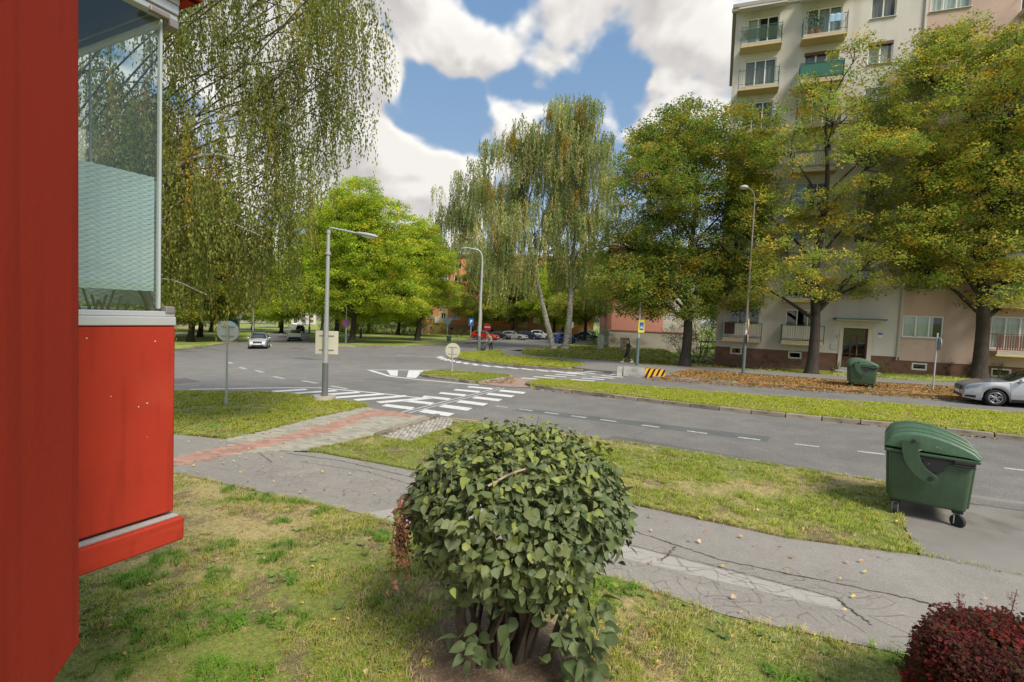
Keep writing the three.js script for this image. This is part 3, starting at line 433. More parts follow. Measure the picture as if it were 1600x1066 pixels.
/* ---------- the tall block of flats ---------- */
const flats = thing('apartment_building', 'tall beige and pink block of flats with balconies behind the street trees', 'building', [14.53, 0, -36.57], -0.3803);
const FL = (k) => 1.72 + 2.826 * k;                       // underside of the balcony slab of storey k
{
  const B = flats, hb = [], hp = [];
  const A = { s: 0.75, w: 1.95 }, Bc = { s: 4.35, w: 2.0 }, C = { s: 7.92, w: 1.35 }, Dc = { s: 11.0, w: 2.5 }, Ec = { s: 15.35, w: 2.1 }, Fc = { s: 18.8, w: 1.4 }, Gc = { s: 22.2, w: 2.0 };
  const win = [];
  for (let k = 0; k < 8; k++) {
    const fl = FL(k) + 0.22;
    for (const c of [A, Bc]) win.push([c.s, fl + (k ? 0.1 : 0.82), c.w, k ? 1.95 : 1.25, 3, 'b', c === A ? 'A' : 'B', k]);
    if (k) win.push([C.s, FL(k) + 1.05, C.w, 1.35, 2, 'b', 'C', k]);
    win.push(k ? [Dc.s + 0.0, FL(k) + 0.95, 2.0, 1.4, 3, 'p', 'D', k] : [10.95, 2.5, 2.1, 1.36, 3, 'p', 'D', 0]);
    for (const [c, q] of [[Ec, 'E'], [Fc, 'F'], [Gc, 'G']]) win.push([c.s, fl + (q === 'F' ? 0.8 : 0.1), c.w, q === 'F' ? 1.4 : 1.95, q === 'F' ? 2 : 3, 'p', q, k]);
  }
  for (const w of win) (w[5] === 'b' ? hb : hp).push([w[0], w[1], w[2], w[3]]);
  const door = [7.78, 0.36, 1.36, 2.55];
  hb.push(door);
  const SPL = 10.9;
  part(B, 'wall', wallGeo(0, SPL, 1.2, 24.5, hb.map((h) => (h === door ? [7.78, 1.2005, 1.36, 1.7095] : h)), 0.3, 0), M.beige);
  part(B, 'wall', wallGeo(SPL, 34, 1.0, 24.5, hp, 0.3, 0), M.pinkWall, 'pinkish stretch of the front wall');
  const bw = [[1.02, 0.72, 0.75, 0.5], [4.66, 0.67, 0.8, 0.48], [11.6, 0.45, 0.8, 0.45], [15.55, 0.35, 0.95, 0.52], [19.5, 0.4, 0.8, 0.45]];
  part(B, 'plinth', wallGeo(0.02, 7.56, -1.5, 1.2, bw.slice(0, 2), 0.3, -0.03), M.plinth); part(B, 'plinth', wallGeo(9.38, SPL, -1.5, 1.2, [], 0.3, -0.03), M.plinth); part(B, 'plinth', wallGeo(SPL, 34, -1.5, 1.0, bw.slice(2), 0.3, -0.03), M.plinth);
  for (const [x, y, w, h] of bw) windowIn(B, x, y, w, h, 1, { fw: 0.09, z: -0.08, sill: false, name: 'basement_window', mat: M.whiteOld });
  // other walls, floors and roof
  part(B, 'wall', box(0.3, 26, 11.7, 0.15, 11.5, -6.15), M.beige); part(B, 'wall', box(0.3, 26, 11.7, 33.85, 11.5, -6.15), M.pinkWall); part(B, 'wall', box(33.4, 26, 0.3, 17, 11.5, -11.85), M.beige);
  part(B, 'roof', box(34.5, 0.22, 12.6, 17, 24.62, -5.95), std([0.30, 0.29, 0.27], 0.9)); part(B, 'cornice', rbox(34.6, 0.2, 0.25, 0.03, 17, 24.42, 0.125, 1), M.beige);
  const fls = []; for (let k = 0; k < 9; k++) fls.push(box(33.3, 0.2, 11.2, 17, FL(k) + 0.1, -6.0)); fls.push(box(33.3, 23, 0.1, 17, 12.4, -2.6));
  part(B, 'interior', merge(fls), M.roomDark);
  const r = RNG(44);
  for (const [x, y, w, h, n, , q, k] of win) {
    const c = r(), sh = (q === 'C' && (k === 6)) || (q === 'B' && k === 6);
    windowIn(B, x, y, w, h, n, { curtain: c < 0.45 ? 0 : c < 0.7 ? 1 : c < 0.8 ? 2 : undefined, cw: r() < 0.5 ? 1 : 0.4 + 0.5 * r(), shutter: sh, mat: r() < 0.2 ? M.whiteOld : M.white, sill: q !== 'A' && q !== 'B' && q !== 'E' });
  }
  // the blue box on a window ledge is painted board
  // balconies
  const panelTex = canvasTex(256, 64, (g) => { g.fillStyle = '#fff'; g.fillRect(0, 0, 256, 64); for (let i = 0; i < 16; i++) { g.fillStyle = `rgba(60,50,35,${0.25 + 0.15 * (i % 3)})`; g.fillRect(i * 16, 0, 2, 64); } });
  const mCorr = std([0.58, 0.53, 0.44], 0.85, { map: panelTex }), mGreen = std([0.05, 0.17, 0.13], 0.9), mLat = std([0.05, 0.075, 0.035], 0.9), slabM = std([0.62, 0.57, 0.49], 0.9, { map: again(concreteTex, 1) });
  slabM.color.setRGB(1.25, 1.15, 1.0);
  const balcony = (x, w, k, style, pm) => {
    const y = FL(k), d = 0.95, t = part(B, 'balcony', merge([box(w, 0.2, d, x + w / 2, y + 0.1, d / 2 + 0.002)]), slabM);
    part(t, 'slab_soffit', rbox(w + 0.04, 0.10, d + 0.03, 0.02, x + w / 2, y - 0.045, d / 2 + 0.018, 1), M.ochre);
    const top = y + 1.22, rl = [];
    for (const px of [x + 0.03, x + w - 0.03]) rl.push(bar(V(px, y, d), V(px, top + (style === 'screen' || style === 'bars' ? 0.15 : 0), d), 0.022), bar(V(px, top, 0.01), V(px, top, d), 0.018));
    rl.push(bar(V(x, top, d), V(x + w, top, d), 0.022), bar(V(x, y + 0.32, d), V(x + w, y + 0.32, d), 0.015));
    const bars = []; for (let i = 1; i < Math.round(w / 0.13); i++) bars.push(bar(V(x + i * 0.13, y + 0.32, d), V(x + i * 0.13, top, d), 0.007, 4)); for (const px of [x + 0.03, x + w - 0.03]) for (let j = 1; j < 6; j++) bars.push(bar(V(px, y + 0.2, j * 0.16), V(px, top, j * 0.16), 0.007, 4));
    part(t, 'railing', merge([...rl, ...bars]), style === 'wood' ? M.brownWood : M.greenRail);
    if (style === 'corr' || style === 'cloth') part(t, 'screen_panel', merge([box(w - 0.1, 0.92, 0.015, x + w / 2, y + 0.72, d - 0.04), box(0.015, 0.92, d - 0.1, x + 0.06, y + 0.72, d / 2), box(0.015, 0.92, d - 0.1, x + w - 0.06, y + 0.72, d / 2)]), pm ?? mCorr);
    if (style === 'screen') { const l = []; for (let i = 0; i < 60; i++) l.push(box(0.03, 0.85, 0.008, 0, 0, 0).rotateZ((i % 2 ? 0.6 : -0.6)).translate(x + 0.15 + (i / 60) * (w - 0.3), y + 0.75, d - 0.03 - (i % 2) * 0.01)); part(t, 'lattice_screen', merge(l), mLat); }
    if (style === 'wood') for (let i = 0; i < 22; i++) part(t, 'slat', rbox(0.075, 0.85, 0.02, 0.005, x + 0.05 + i * (w - 0.1) / 21, y + 0.72, d + 0.02, 1), M.brownWood);
    return t;
  };
  const sty = ['corr', 'bars', 'corr', 'bars', 'cloth', 'bars', 'bars', 'screen'], styB = ['corr', 'bars', 'cloth', 'bars', 'corr', 'bars', 'cloth', 'bars'];
  for (let k = 0; k < 8; k++) {
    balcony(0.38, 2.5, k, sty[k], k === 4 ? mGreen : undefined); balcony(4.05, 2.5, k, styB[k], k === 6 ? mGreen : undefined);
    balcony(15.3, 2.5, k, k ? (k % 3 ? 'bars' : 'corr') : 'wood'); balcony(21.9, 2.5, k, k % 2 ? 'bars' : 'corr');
  }
  // small roofs over the top balconies
  part(B, 'awning', extr([[0, 0], [1.1, -0.32], [1.1, -0.22], [0, 0.12]], 2.9, 0.01).rotateY(-Math.PI / 2).translate(1.6, 24.25, 0.0), M.beige); part(B, 'awning', extr([[0, 0], [1.1, -0.32], [1.1, -0.22], [0, 0.12]], 2.9, 0.01).rotateY(-Math.PI / 2).translate(5.3, 24.25, 0.0), M.beige);
  // entrance
  part(B, 'door_surround', merge([box(0.2, 2.7, 0.34, 7.66, 1.55, -0.12), box(0.24, 2.7, 0.34, 9.26, 1.55, -0.12), box(1.36, 0.14, 0.34, 8.46, 2.98, -0.12)]), std([0.60, 0.54, 0.43], 0.9));
  const dr = part(B, 'door', merge([box(0.09, 2.55, 0.07, 7.825, 1.635, -0.16), box(0.09, 2.55, 0.07, 9.095, 1.635, -0.16), box(0.09, 2.1, 0.07, 8.62, 1.41, -0.16), box(1.18, 0.09, 0.07, 8.46, 2.86, -0.16), box(1.18, 0.1, 0.07, 8.46, 2.42, -0.16), box(0.75, 0.62, 0.06, 8.2, 0.67, -0.16), box(0.38, 0.62, 0.06, 8.86, 0.67, -0.16), box(0.07, 1.4, 0.06, 8.24, 1.68, -0.16), box(0.75, 0.07, 0.06, 8.2, 1.0, -0.155), box(0.38, 0.07, 0.06, 8.86, 1.0, -0.155)]), std([0.10, 0.022, 0.016], 0.45));
  for (const [x, w] of [[8.03, 0.32], [8.425, 0.29], [8.86, 0.36]]) part(dr, 'pane', box(w, 1.35, 0.012, x, 1.7, -0.17), M.pane);
  part(dr, 'pane', box(1.16, 0.34, 0.012, 8.46, 2.64, -0.17), M.pane); part(dr, 'handle', rbox(0.03, 0.32, 0.05, 0.01, 8.6, 1.35, -0.1, 1), std([0.6, 0.45, 0.15], 0.3, { metalness: 0.8 }));
  part(B, 'canopy', merge([rbox(2.68, 0.1, 1.0, 0.02, 8.5, 3.42, 0.51, 1)]), slabM); part(B, 'canopy_edge', rbox(2.76, 0.09, 1.06, 0.02, 8.5, 3.5, 0.54, 1), std([0.08, 0.17, 0.13], 0.7));
  part(B, 'step', rbox(2.0, 0.16, 0.9, 0.02, 8.46, 0.26, 0.45, 1), M.concrete); part(B, 'step', rbox(2.4, 0.3, 1.4, 0.02, 8.46, 0.05, 0.72, 1), M.concrete);
  part(B, 'number_plate', rbox(0.24, 0.14, 0.02, 0.005, 9.8, 2.62, 0.012, 1), std([0.10, 0.16, 0.40], 0.4)); part(B, 'number_plate', rbox(0.24, 0.14, 0.02, 0.005, 9.8, 2.46, 0.012, 1), std([0.75, 0.72, 0.70], 0.4));
  part(B, 'letterbox', rbox(0.42, 0.32, 0.05, 0.01, 7.3, 1.62, 0.027, 1), std([0.5, 0.49, 0.46], 0.5));
  for (let i = 0; i < 3; i++) part(B, 'vent_hole', rbox(0.11, 0.11, 0.05, 0.01, 10.1 + i * 0.24, 21.6, 0.01, 1), M.ochre);
  part(B, 'lamp', new THREE.SphereGeometry(0.08, 10, 8).translate(7.45, 2.35, 0.1), std([0.65, 0.5, 0.2], 0.4));
  // downpipes
  part(B, 'downpipe', merge([bar(V(SPL - 0.15, 1, 0.07), V(SPL - 0.15, 24.3, 0.07), 0.05, 8)]), std([0.42, 0.36, 0.31], 0.6));
}
const toWorld = (s, y, z) => { const p = V(s, y, z).applyAxisAngle(V(0, 1, 0), -0.3803); return [p.x + 14.53, p.y, p.z - 36.57]; };
{ // things left on the balconies
  const tw = thing('towel', 'pale blue towel over the top balcony railing beside the potted plants', 'towel', toWorld(5.9, FL(7) + 1.24, 0.95), -0.3803);
  part(tw, 'cloth', (() => { const g = new THREE.PlaneGeometry(0.75, 1.1, 14, 24), p = g.attributes.position; for (let i = 0; i < p.count; i++) { const x = p.getX(i), v = p.getY(i); const a = v; p.setXYZ(i, x, a > 0 ? -a * 0.9 + 0.025 : a * 0.9 + 0.025, (a > 0 ? 0.035 : -0.035) * Math.min(1, Math.abs(a) * 12) + 0.015 * Math.sin(x * 19 + v * 3)); } g.computeVertexNormals(); return g; })(), std([0.32, 0.47, 0.62], 1, { side: THREE.DoubleSide }));
  const cl = thing('blanket', 'dark brown blanket hanging over the lowest left balcony rail', 'blanket', toWorld(0.85, FL(0) + 1.23, 0.97), -0.3803);
  part(cl, 'cloth', (() => { const g = new THREE.PlaneGeometry(0.62, 0.8, 12, 10), p = g.attributes.position; for (let i = 0; i < p.count; i++) p.setZ(i, 0.03 + 0.015 * Math.sin(p.getX(i) * 22)); g.computeVertexNormals(); return g.translate(0, -0.4, 0); })(), std([0.06, 0.03, 0.025], 1, { side: THREE.DoubleSide }));
  const pot = (s, k, label, h, c) => { const t = thing('potted_plant', label, 'potted plant', toWorld(s, FL(k) + 0.2, 0.72), 0); part(t, 'pot', new THREE.LatheGeometry([[0.0, 0], [0.11, 0], [0.16, 0.26], [0.175, 0.26], [0.175, 0.3], [0.14, 0.3], [0.12, 0.24]].map(([a, b]) => new THREE.Vector2(a, b)), 16), std([0.45, 0.13, 0.06], 0.8)); const r = RNG(s * 100 | 0), l = []; for (let i = 0; i < 130; i++) { const a = r() * 6.28, u = Math.sqrt(r()) * 0.33, y = 0.32 + r() * h; l.push(new THREE.PlaneGeometry(0.05, 0.12).rotateX(r() * 3).rotateY(r() * 6).translate(Math.cos(a) * u, y, Math.sin(a) * u)); } part(t, 'foliage', merge(l), std(c, 0.8, { side: THREE.DoubleSide })); };
  pot(4.55, 7, 'tall bushy potted plant at the left end of the upper balcony', 1.3, [0.06, 0.10, 0.02]); pot(4.95, 7, 'smaller flowering potted plant beside the tall one on the upper balcony', 0.75, [0.10, 0.14, 0.03]);
  const bb = thing('storage_box', 'bright blue box standing on a lower balcony behind the tree', 'box', toWorld(5.75, FL(1) + 0.22, 0.6), -0.3803); part(bb, 'tub', rbox(0.6, 1.15, 0.45, 0.03, 0, 0.575, 0), std([0.02, 0.11, 0.5], 0.5)); part(bb, 'lid', rbox(0.64, 0.06, 0.49, 0.02, 0, 1.18, 0), std([0.03, 0.14, 0.55], 0.5));
}

/* ---------- other buildings ---------- */
{
  // salmon gabled block, end wall towards us
  const b = thing('apartment_building', 'salmon pink building end with a pale plinth behind the maple', 'building', [12.4, 0, -64.4], -0.12);
  part(b, 'wall', merge([box(6.6, 10.2, 0.3, 3.0, 6.5, -0.15), box(0.3, 10.2, 24, -0.15, 6.5, -12)]), M.salmon); part(b, 'wall', box(4.4, 10.2, 0.3, 8.5, 6.5, -0.15), std([0.60, 0.54, 0.45], 0.95), 'beige stretch of the end wall'); part(b, 'plinth', merge([box(11, 4.2, 0.24, 5.2, -0.7, -0.17), box(0.24, 4.2, 24, -0.17, -0.7, -12)]), std([1.25, 1.12, 1.05], 0.9, { map: again(concreteTex, 1) }));
  part(b, 'string_course', box(11.2, 0.12, 0.1, 5.2, 1.46, 0.03), std([0.5, 0.2, 0.15], 0.9)); part(b, 'roof', box(11.8, 0.3, 25, 5.2, 11.75, -12), std([0.2, 0.08, 0.06], 0.9)); part(b, 'wall', box(0.3, 10.2, 24, 10.55, 6.5, -12.3), std([0.55, 0.48, 0.40], 0.95), 'beige side wall');
  // orange block with cream bays
  const o = thing('apartment_building', 'orange block of flats with cream bays beyond the car park', 'building', [-21, -2.2, -117], -0.12), r = RNG(9), hs = [], ws = [];
  for (let k = 0; k < 5; k++) for (let i = 0; i < 12; i++) { const x = 1.3 + i * 3.05 + (i % 3 === 1 ? 0.3 : 0), y = 3.2 + k * 2.85; hs.push([x, y, i % 3 === 1 ? 1.1 : 1.6, 1.45]); ws.push([x, y, i % 3 === 1 ? 1.1 : 1.6, 1.45]); }
  part(o, 'wall', wallGeo(0, 39, 2.2, 17.6, hs, 0.3, 0), M.orange); part(o, 'plinth', box(39, 4.2, 0.28, 19.5, 0.1, -0.16), std([0.42, 0.24, 0.16], 0.9));
  part(o, 'wall', box(0.3, 15.4, 12, 0.15, 9.9, -6.3), M.orange); part(o, 'interior', box(38, 15, 0.1, 19.5, 9.8, -1.6), M.roomDark); part(o, 'roof', box(40, 0.4, 13, 19.5, 17.85, -6), std([0.35, 0.18, 0.10], 0.9));
  for (const [x, y, w, h] of ws) windowIn(o, x, y, w, h, 2, { fw: 0.12, curtain: r() < 0.5 ? 0 : undefined });
  for (let i = 0; i < 4; i++) { const x = 4.05 + i * 9.15; part(o, 'cream_bay', wallGeo(x, x + 2.2, 2.2, 18.1, hs.filter((h) => h[0] > x && h[0] < x + 2.2), 0.06, 0.061), M.cream); }
  for (let i = 0; i < 8; i++) part(o, 'vent', box(0.5, 0.4, 0.06, 2.5 + i * 4.7, 1.2, 0.03), M.dark);
  part(o, 'air_unit', rbox(1.1, 1.4, 0.5, 0.04, 3.9, 3.0, 0.27, 1), M.white);
  // low things far down the street
  const k = thing('kiosk', 'small blue kiosk beside the far left footway', 'kiosk', [-57, gy(-57, -104), -104], 0.35); part(k, 'body', rbox(2.4, 2.7, 2.2, 0.05, 0, 1.35, 0), std([0.04, 0.22, 0.5], 0.6)); part(k, 'roof', rbox(2.9, 0.2, 2.7, 0.04, 0, 2.8, 0), std([0.5, 0.55, 0.6], 0.6)); part(k, 'window', box(1.4, 0.9, 0.05, 0, 1.7, 1.12), M.pane);
  const f = thing('apartment_building', 'long low pale building at the far end of the left street', 'building', [-150, gy(-120, -300), -292], 0.42); part(f, 'wall', box(70, 9, 12, 0, 4.5, 0), std([0.55, 0.50, 0.45], 0.9)); part(f, 'roof', box(72, 0.5, 13, 0, 9.2, 0), std([0.28, 0.12, 0.08], 0.9)); for (let i = 0; i < 16; i++) for (let q = 0; q < 3; q++) part(f, 'window', box(1.8, 1.5, 0.1, -32 + i * 4.3, 2 + q * 2.8, 6.03), M.black);
  const y = thing('apartment_building', 'pale yellow block rising behind the left hand trees', 'building', [-92, gy(-92, -130), -130], 0.3); part(y, 'wall', box(26, 24, 12, 0, 12, 0), std([0.62, 0.54, 0.36], 0.9)); part(y, 'roof', box(27, 0.5, 13, 0, 24.2, 0), std([0.4, 0.36, 0.3], 0.9)); for (let i = 0; i < 7; i++) for (let q = 0; q < 7; q++) part(y, 'window', box(1.7, 1.5, 0.1, -11 + i * 3.6, 2.4 + q * 3.1, 6.03), M.black);
}

/* ---------- red balcony and red wall beside the camera ---------- */
const redTex = dataTex(1024, (u, v, i, j) => { const a = tfbm(u, v, 5, 5, 2), s = tn(u, v, 300, 6) * 0.5 + speck(i, j, 4) * 0.5; const dirt = step(0.52, 0.85, tn(u, v * 0.09 + 0.2, 40, 31) * 0.65 + tfbm(u, v, 4, 4, 77) * 0.35), fade = step(0.5, 0.8, tfbm(u, v, 3, 4, 55)); const k = (0.93 + 0.16 * (a - 0.5) + 0.14 * (s - 0.5)) * (1 - 0.13 * dirt) * (1 + 0.08 * fade); return [S(0.45 * k), S(0.041 * k + 0.012 * fade), S(0.019 * k + 0.006 * fade)]; });
const scuff = dataTex(512, (u, v, i, j) => { const s = tn(u, v, 128, 6) * 0.6 + speck(i, j, 4) * 0.4; return [s, s, s]; }, false);
M.red = phys([1, 1, 1], 0.8, { specularIntensity: 0.18, map: redTex, bumpMap: scuff, bumpScale: 0.0005 });
{
  const face = V(-1.61, 0, -1.9);                          // nearest vertical edge
  const w = thing('red_wall', 'tall plain red wall panel at the left edge, close to the viewer', 'wall', [-1.61, 1.515, -1.9], heading(-0.37, -0.93) + Math.PI);
  part(w, 'panel', rbox(1.9, 4.4, 0.14, 0.008, 0.95, 2.2, 0.07, 2), M.red);
  w.rotation.y = heading(0.37, 0.93); w.children[0].position.z = 0;
  const b = thing('balcony', 'red balcony with frosted and clear glazing seen from its side', 'balcony', [-1.91, 0, -2.9], 0);
  b.rotation.y = heading(-0.447, 0.894);                   // local x runs back to the house along the near side, local z runs away from us along the front
  const o = (1), L = 1.15, F = 3.2;
  const sgn = 1;
  part(b, 'parapet', merge([rbox(L, 1.07, 0.07, 0.012, L / 2, 2.165, 0.035), rbox(0.07, 1.09, F - 0.07, 0.012, 0.035, 2.155, 0.07 + (F - 0.07) / 2), rbox(L, 1.09, 0.07, 0.012, L / 2, 2.155, F + 0.035)]), M.red);
  part(b, 'slab', rbox(L + 0.04, 0.135, F + 0.2, 0.014, L / 2, 1.540, F / 2 + 0.03), M.red, 'red edged floor slab with a grey upper face');
  part(b, 'slab_cover', box(L + 0.01, 0.006, F + 0.14, L / 2, 1.6105, F / 2 + 0.03), M.concrete);
  part(b, 'floor', box(L - 0.1, 0.05, F - 0.1, L / 2 + 0.05, 1.72, F / 2 + 0.03), M.concrete);
  // aluminium rails
  const al = std([0.62, 0.62, 0.61], 0.4, { metalness: 0.5 });
  part(b, 'bottom_rail', merge([rbox(L, 0.05, 0.085, 0.006, L / 2, 2.727, 0.035, 1), rbox(L, 0.028, 0.06, 0.005, L / 2, 2.767, 0.035, 1), rbox(0.085, 0.05, F, 0.006, 0.035, 2.727, F / 2 + 0.08, 1), rbox(0.06, 0.028, F, 0.005, 0.035, 2.767, F / 2 + 0.08, 1)]), al);
  part(b, 'top_rail', merge([rbox(L, 0.05, 0.085, 0.006, L / 2, 4.43, 0.035, 1), rbox(L, 0.035, 0.06, 0.005, L / 2, 4.386, 0.035, 1), rbox(L, 0.04, 0.1, 0.006, L / 2, 4.476, 0.035, 1), rbox(0.085, 0.05, F, 0.006, 0.035, 4.43, F / 2 + 0.08, 1), rbox(0.06, 0.035, F, 0.005, 0.035, 4.386, F / 2 + 0.08, 1)]), al);
  part(b, 'corner_bracket', merge([rbox(0.05, 0.04, 0.07, 0.006, 0.03, 2.79, 0.03, 1), rbox(0.06, 0.05, 0.08, 0.008, 0.03, 4.35, 0.03, 1), rbox(0.1, 0.03, 0.03, 0.008, 0.11, 4.36, -0.02, 1)]), std([0.30, 0.26, 0.24], 0.5, { metalness: 0.4 }));
  part(b, 'seal_strip', merge([rbox(0.012, 1.56, 0.03, 0.003, 0.075, 3.575, 0.035, 1)]), std([0.45, 0.5, 0.5], 0.4));
  const clear = phys([0.93, 0.97, 0.96], 0.015, { transmission: 1, thickness: 0, ior: 1.5 });
  const ripple = dataTex(512, (u, v) => { const a = Math.sin((u * 22 + 0.22 * Math.sin(v * 2 * Math.PI * 24)) * 2 * Math.PI), q = Math.sin((v * 24 + 0.2 * Math.sin(u * 2 * Math.PI * 11)) * 2 * Math.PI); const k = 0.5 + 0.3 * a + 0.1 * q * a; return [k, k, k]; }, false);
  const frost = phys([0.56, 0.66, 0.645], 0.5, { transmission: 0.40, thickness: 0, ior: 1.5, bumpMap: ripple, bumpScale: 0.004 });
  part(b, 'pane', box(0.004, 1.57, F - 0.03, 0.035, 3.575, F / 2 + 0.06), clear); part(b, 'pane', box(L - 0.09, 1.57, 0.006, L / 2 + 0.045, 3.575, 0.035), clear); part(b, 'pane', box(L, 1.57, 0.006, L / 2, 3.575, F + 0.05), clear);
  const fg = (w, h, z0, x0, rot) => { const g = new THREE.PlaneGeometry(w, h); return rot ? g.rotateY(Math.PI / 2).translate(x0, 0, z0) : g.translate(x0, 0, z0); };
  part(b, 'frosted_film', fg(L - 0.1, 0.62, 0.043, L / 2 + 0.045, false).translate(0, 3.2, 0), frost, 'patterned frosted film on the near side pane'); part(b, 'frosted_film', fg(F - 0.1, 0.70, F / 2 + 0.06, 0.045, true).translate(0, 3.16, 0), frost, 'patterned frosted film on the front panes');
  for (const z of [0.85, 1.65, 2.45]) part(b, 'pane_joint', rbox(0.012, 1.55, 0.01, 0.003, 0.035, 3.575, z, 1), std([0.5, 0.55, 0.55], 0.4));
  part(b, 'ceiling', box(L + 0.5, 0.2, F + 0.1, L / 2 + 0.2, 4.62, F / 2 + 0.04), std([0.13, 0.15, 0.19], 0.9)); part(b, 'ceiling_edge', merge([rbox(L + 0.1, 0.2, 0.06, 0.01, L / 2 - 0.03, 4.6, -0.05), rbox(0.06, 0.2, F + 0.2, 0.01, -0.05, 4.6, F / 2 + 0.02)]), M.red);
  part(b, 'house_wall', box(0.2, 3.2, F + 0.4, L + 0.12, 3.1, F / 2 + 0.1), std([0.30, 0.27, 0.24], 0.9));
  // scuffs: bits of the render knocked off the parapet
  const ch = RNG(3), chips = []; for (let i = 0; i < 26; i++) { const a = ch() * 0.5; chips.push(new THREE.CircleGeometry(0.002 + 0.006 * ch() * ch(), 6).scale(1, 0.6 + ch(), 1).rotateZ(ch() * 3).translate(i < 16 ? L - 0.55 - ch() * 0.12 : ch() * L, i < 16 ? 2.0 + (ch() - 0.5) * 0.3 : 1.7 + ch() * 0.95, -0.0012)); }
  part(b, 'chipped_plaster', merge(chips), std([0.6, 0.5, 0.42], 1));
  // chair on the balcony, its back just above the parapet
  const lx = 0.30, lz = 0.16, p = V(lx, 0, lz).applyAxisAngle(V(0, 1, 0), b.rotation.y);
  const c = thing('balcony_chair', 'grey garden chair with a mesh back behind the frosted balcony glass', 'chair', [-1.91 + p.x, 1.745, -2.9 + p.z], b.rotation.y);
  const cm = std([0.16, 0.13, 0.11], 0.6), back = []; const bk = [];
  for (let i = 0; i <= 14; i++) { const a = Math.PI * i / 14; bk.push(V(-0.27 * Math.cos(a), 0.95 + 0.32 * Math.sin(a), 0)); }
  part(c, 'back_frame', merge([tube([V(-0.27, 0.45, 0.04), V(-0.27, 0.95, 0), ...bk.slice(1, -1), V(0.27, 0.95, 0), V(0.27, 0.45, 0.04)], 0.028, 0.028, 8, 50)]), cm);
  for (let i = -5; i <= 5; i++) for (const s of [1, -1]) { const x = i * 0.036; back.push(bar(V(x - s * 0.07, 0.62, 0), V(x + s * 0.07, 1.0 + 0.14 * (1 - Math.abs(i) / 5), 0), 0.006, 4)); }
  part(c, 'back_mesh', merge(back), cm); part(c, 'seat', rbox(0.54, 0.05, 0.5, 0.02, 0, 0.45, 0.27), cm);
  for (const [x, z] of [[-0.24, 0.04], [0.24, 0.04], [-0.24, 0.5], [0.24, 0.5]]) part(c, 'leg', bar(V(x * 1.05, 0, z), V(x, 0.45, z), 0.02, 8), cm);
  for (const x of [-0.27, 0.27]) part(c, 'armrest', tube([V(x, 0.72, 0), V(x * 1.05, 0.72, 0.3), V(x * 1.02, 0.6, 0.48), V(x, 0.45, 0.48)], 0.022, 0.022, 8, 16), cm);
}

/* ---------- lamps and signs ---------- */
const lerp3 = (a, b, t) => V(mix(a[0], b[0], t), mix(a[1], b[1], t), mix(a[2], b[2], t));
M.postRust = std([0.24, 0.20, 0.17], 0.8); M.postDark = std([0.16, 0.17, 0.165], 0.7, { metalness: 0.2 }); M.postGreen = std([0.10, 0.15, 0.15], 0.6);
M.lampGlass = phys([0.72, 0.73, 0.72], 0.25, { clearcoat: 0.5 });
M.signBack = std([0.36, 0.38, 0.38], 0.5, { metalness: 0.4 }); M.signWhite = std([0.75, 0.75, 0.75], 0.4); M.signRed = std([0.55, 0.02, 0.02], 0.4); M.signBlue = std([0.02, 0.12, 0.45], 0.4); M.signYellow = std([0.80, 0.58, 0.03], 0.4);
const P3 = (x, z, dy = 0) => [x, gy(x, z) + dy, z];
function lampHead(parent, x, y, z, ang, tilt, L = 0.75) { // a long cobra head pointing along ang
  const pr = [[0, 0.04], [0.1, 0.075], [0.35, 0.095], [0.62, 0.08], [0.75, 0.02]].map(([a, b]) => [a * L / 0.75, b]), g = new THREE.LatheGeometry(pr.map(([a, b]) => new THREE.Vector2(b, a)), 14).scale(1.5, 1, 0.75).rotateZ(-Math.PI / 2).rotateX(Math.PI / 2);
  const h = part(parent, 'lamp_head', g, M.galv); h.position.set(x, y, z); h.rotation.set(0, ang, tilt, 'YXZ');
  const b = part(h, 'lamp_glass', new THREE.SphereGeometry(0.5, 12, 8).scale(0.5 * L / 0.75, 0.12, 0.2).translate(0.4 * L / 0.75, -0.045, 0), M.lampGlass); return h;
}
{ // near post with the back of a board on it
  const x = -6.47, z = -17.78, t = thing('street_lamp', 'near grey lamp post with a single arm standing on a round base', 'street lamp', P3(x, z));
  part(t, 'base', cyl(0.38, 0.36, 0.19, 0, 0, 0, 24), std([1.2, 1.12, 1.0], 0.9, { map: again(concreteTex, 1) })); part(t, 'lower_pole', cyl(0.105, 0.10, 1.25, 0.0, 0.1, 0), M.postDark); part(t, 'pole', cyl(0.085, 0.055, 4.55, 0.0, 1.35, 0), M.galv);
  part(t, 'arm', tube([V(0, 5.88, 0), V(0.06, 6.0, 0.02), V(0.3, 5.98, 0.04), V(1.0, 5.86, 0.1)], 0.036, 0.032, 8, 14), M.galv); part(t, 'collar', merge([cyl(0.1, 0.1, 0.08, 0, 5.1, 0), cyl(0.07, 0.07, 0.12, 0, 5.82, 0)]), M.galv);
  lampHead(t, 0.98, 5.87, 0.1, -0.1, -0.14, 0.8);
  const s = thing('road_sign', 'back of a cream rectangular board fixed to the near lamp post', 'sign', P3(x, z, 2.05), 0.1);
  part(s, 'board', rbox(0.78, 0.82, 0.02, 0.05, 0, 0, -0.115), std([0.62, 0.58, 0.47], 0.6)); part(s, 'bracket', merge([rbox(0.5, 0.03, 0.03, 0.005, 0, 0.25, -0.09, 1), rbox(0.5, 0.03, 0.03, 0.005, 0, -0.25, -0.09, 1)]), M.signBack);
}
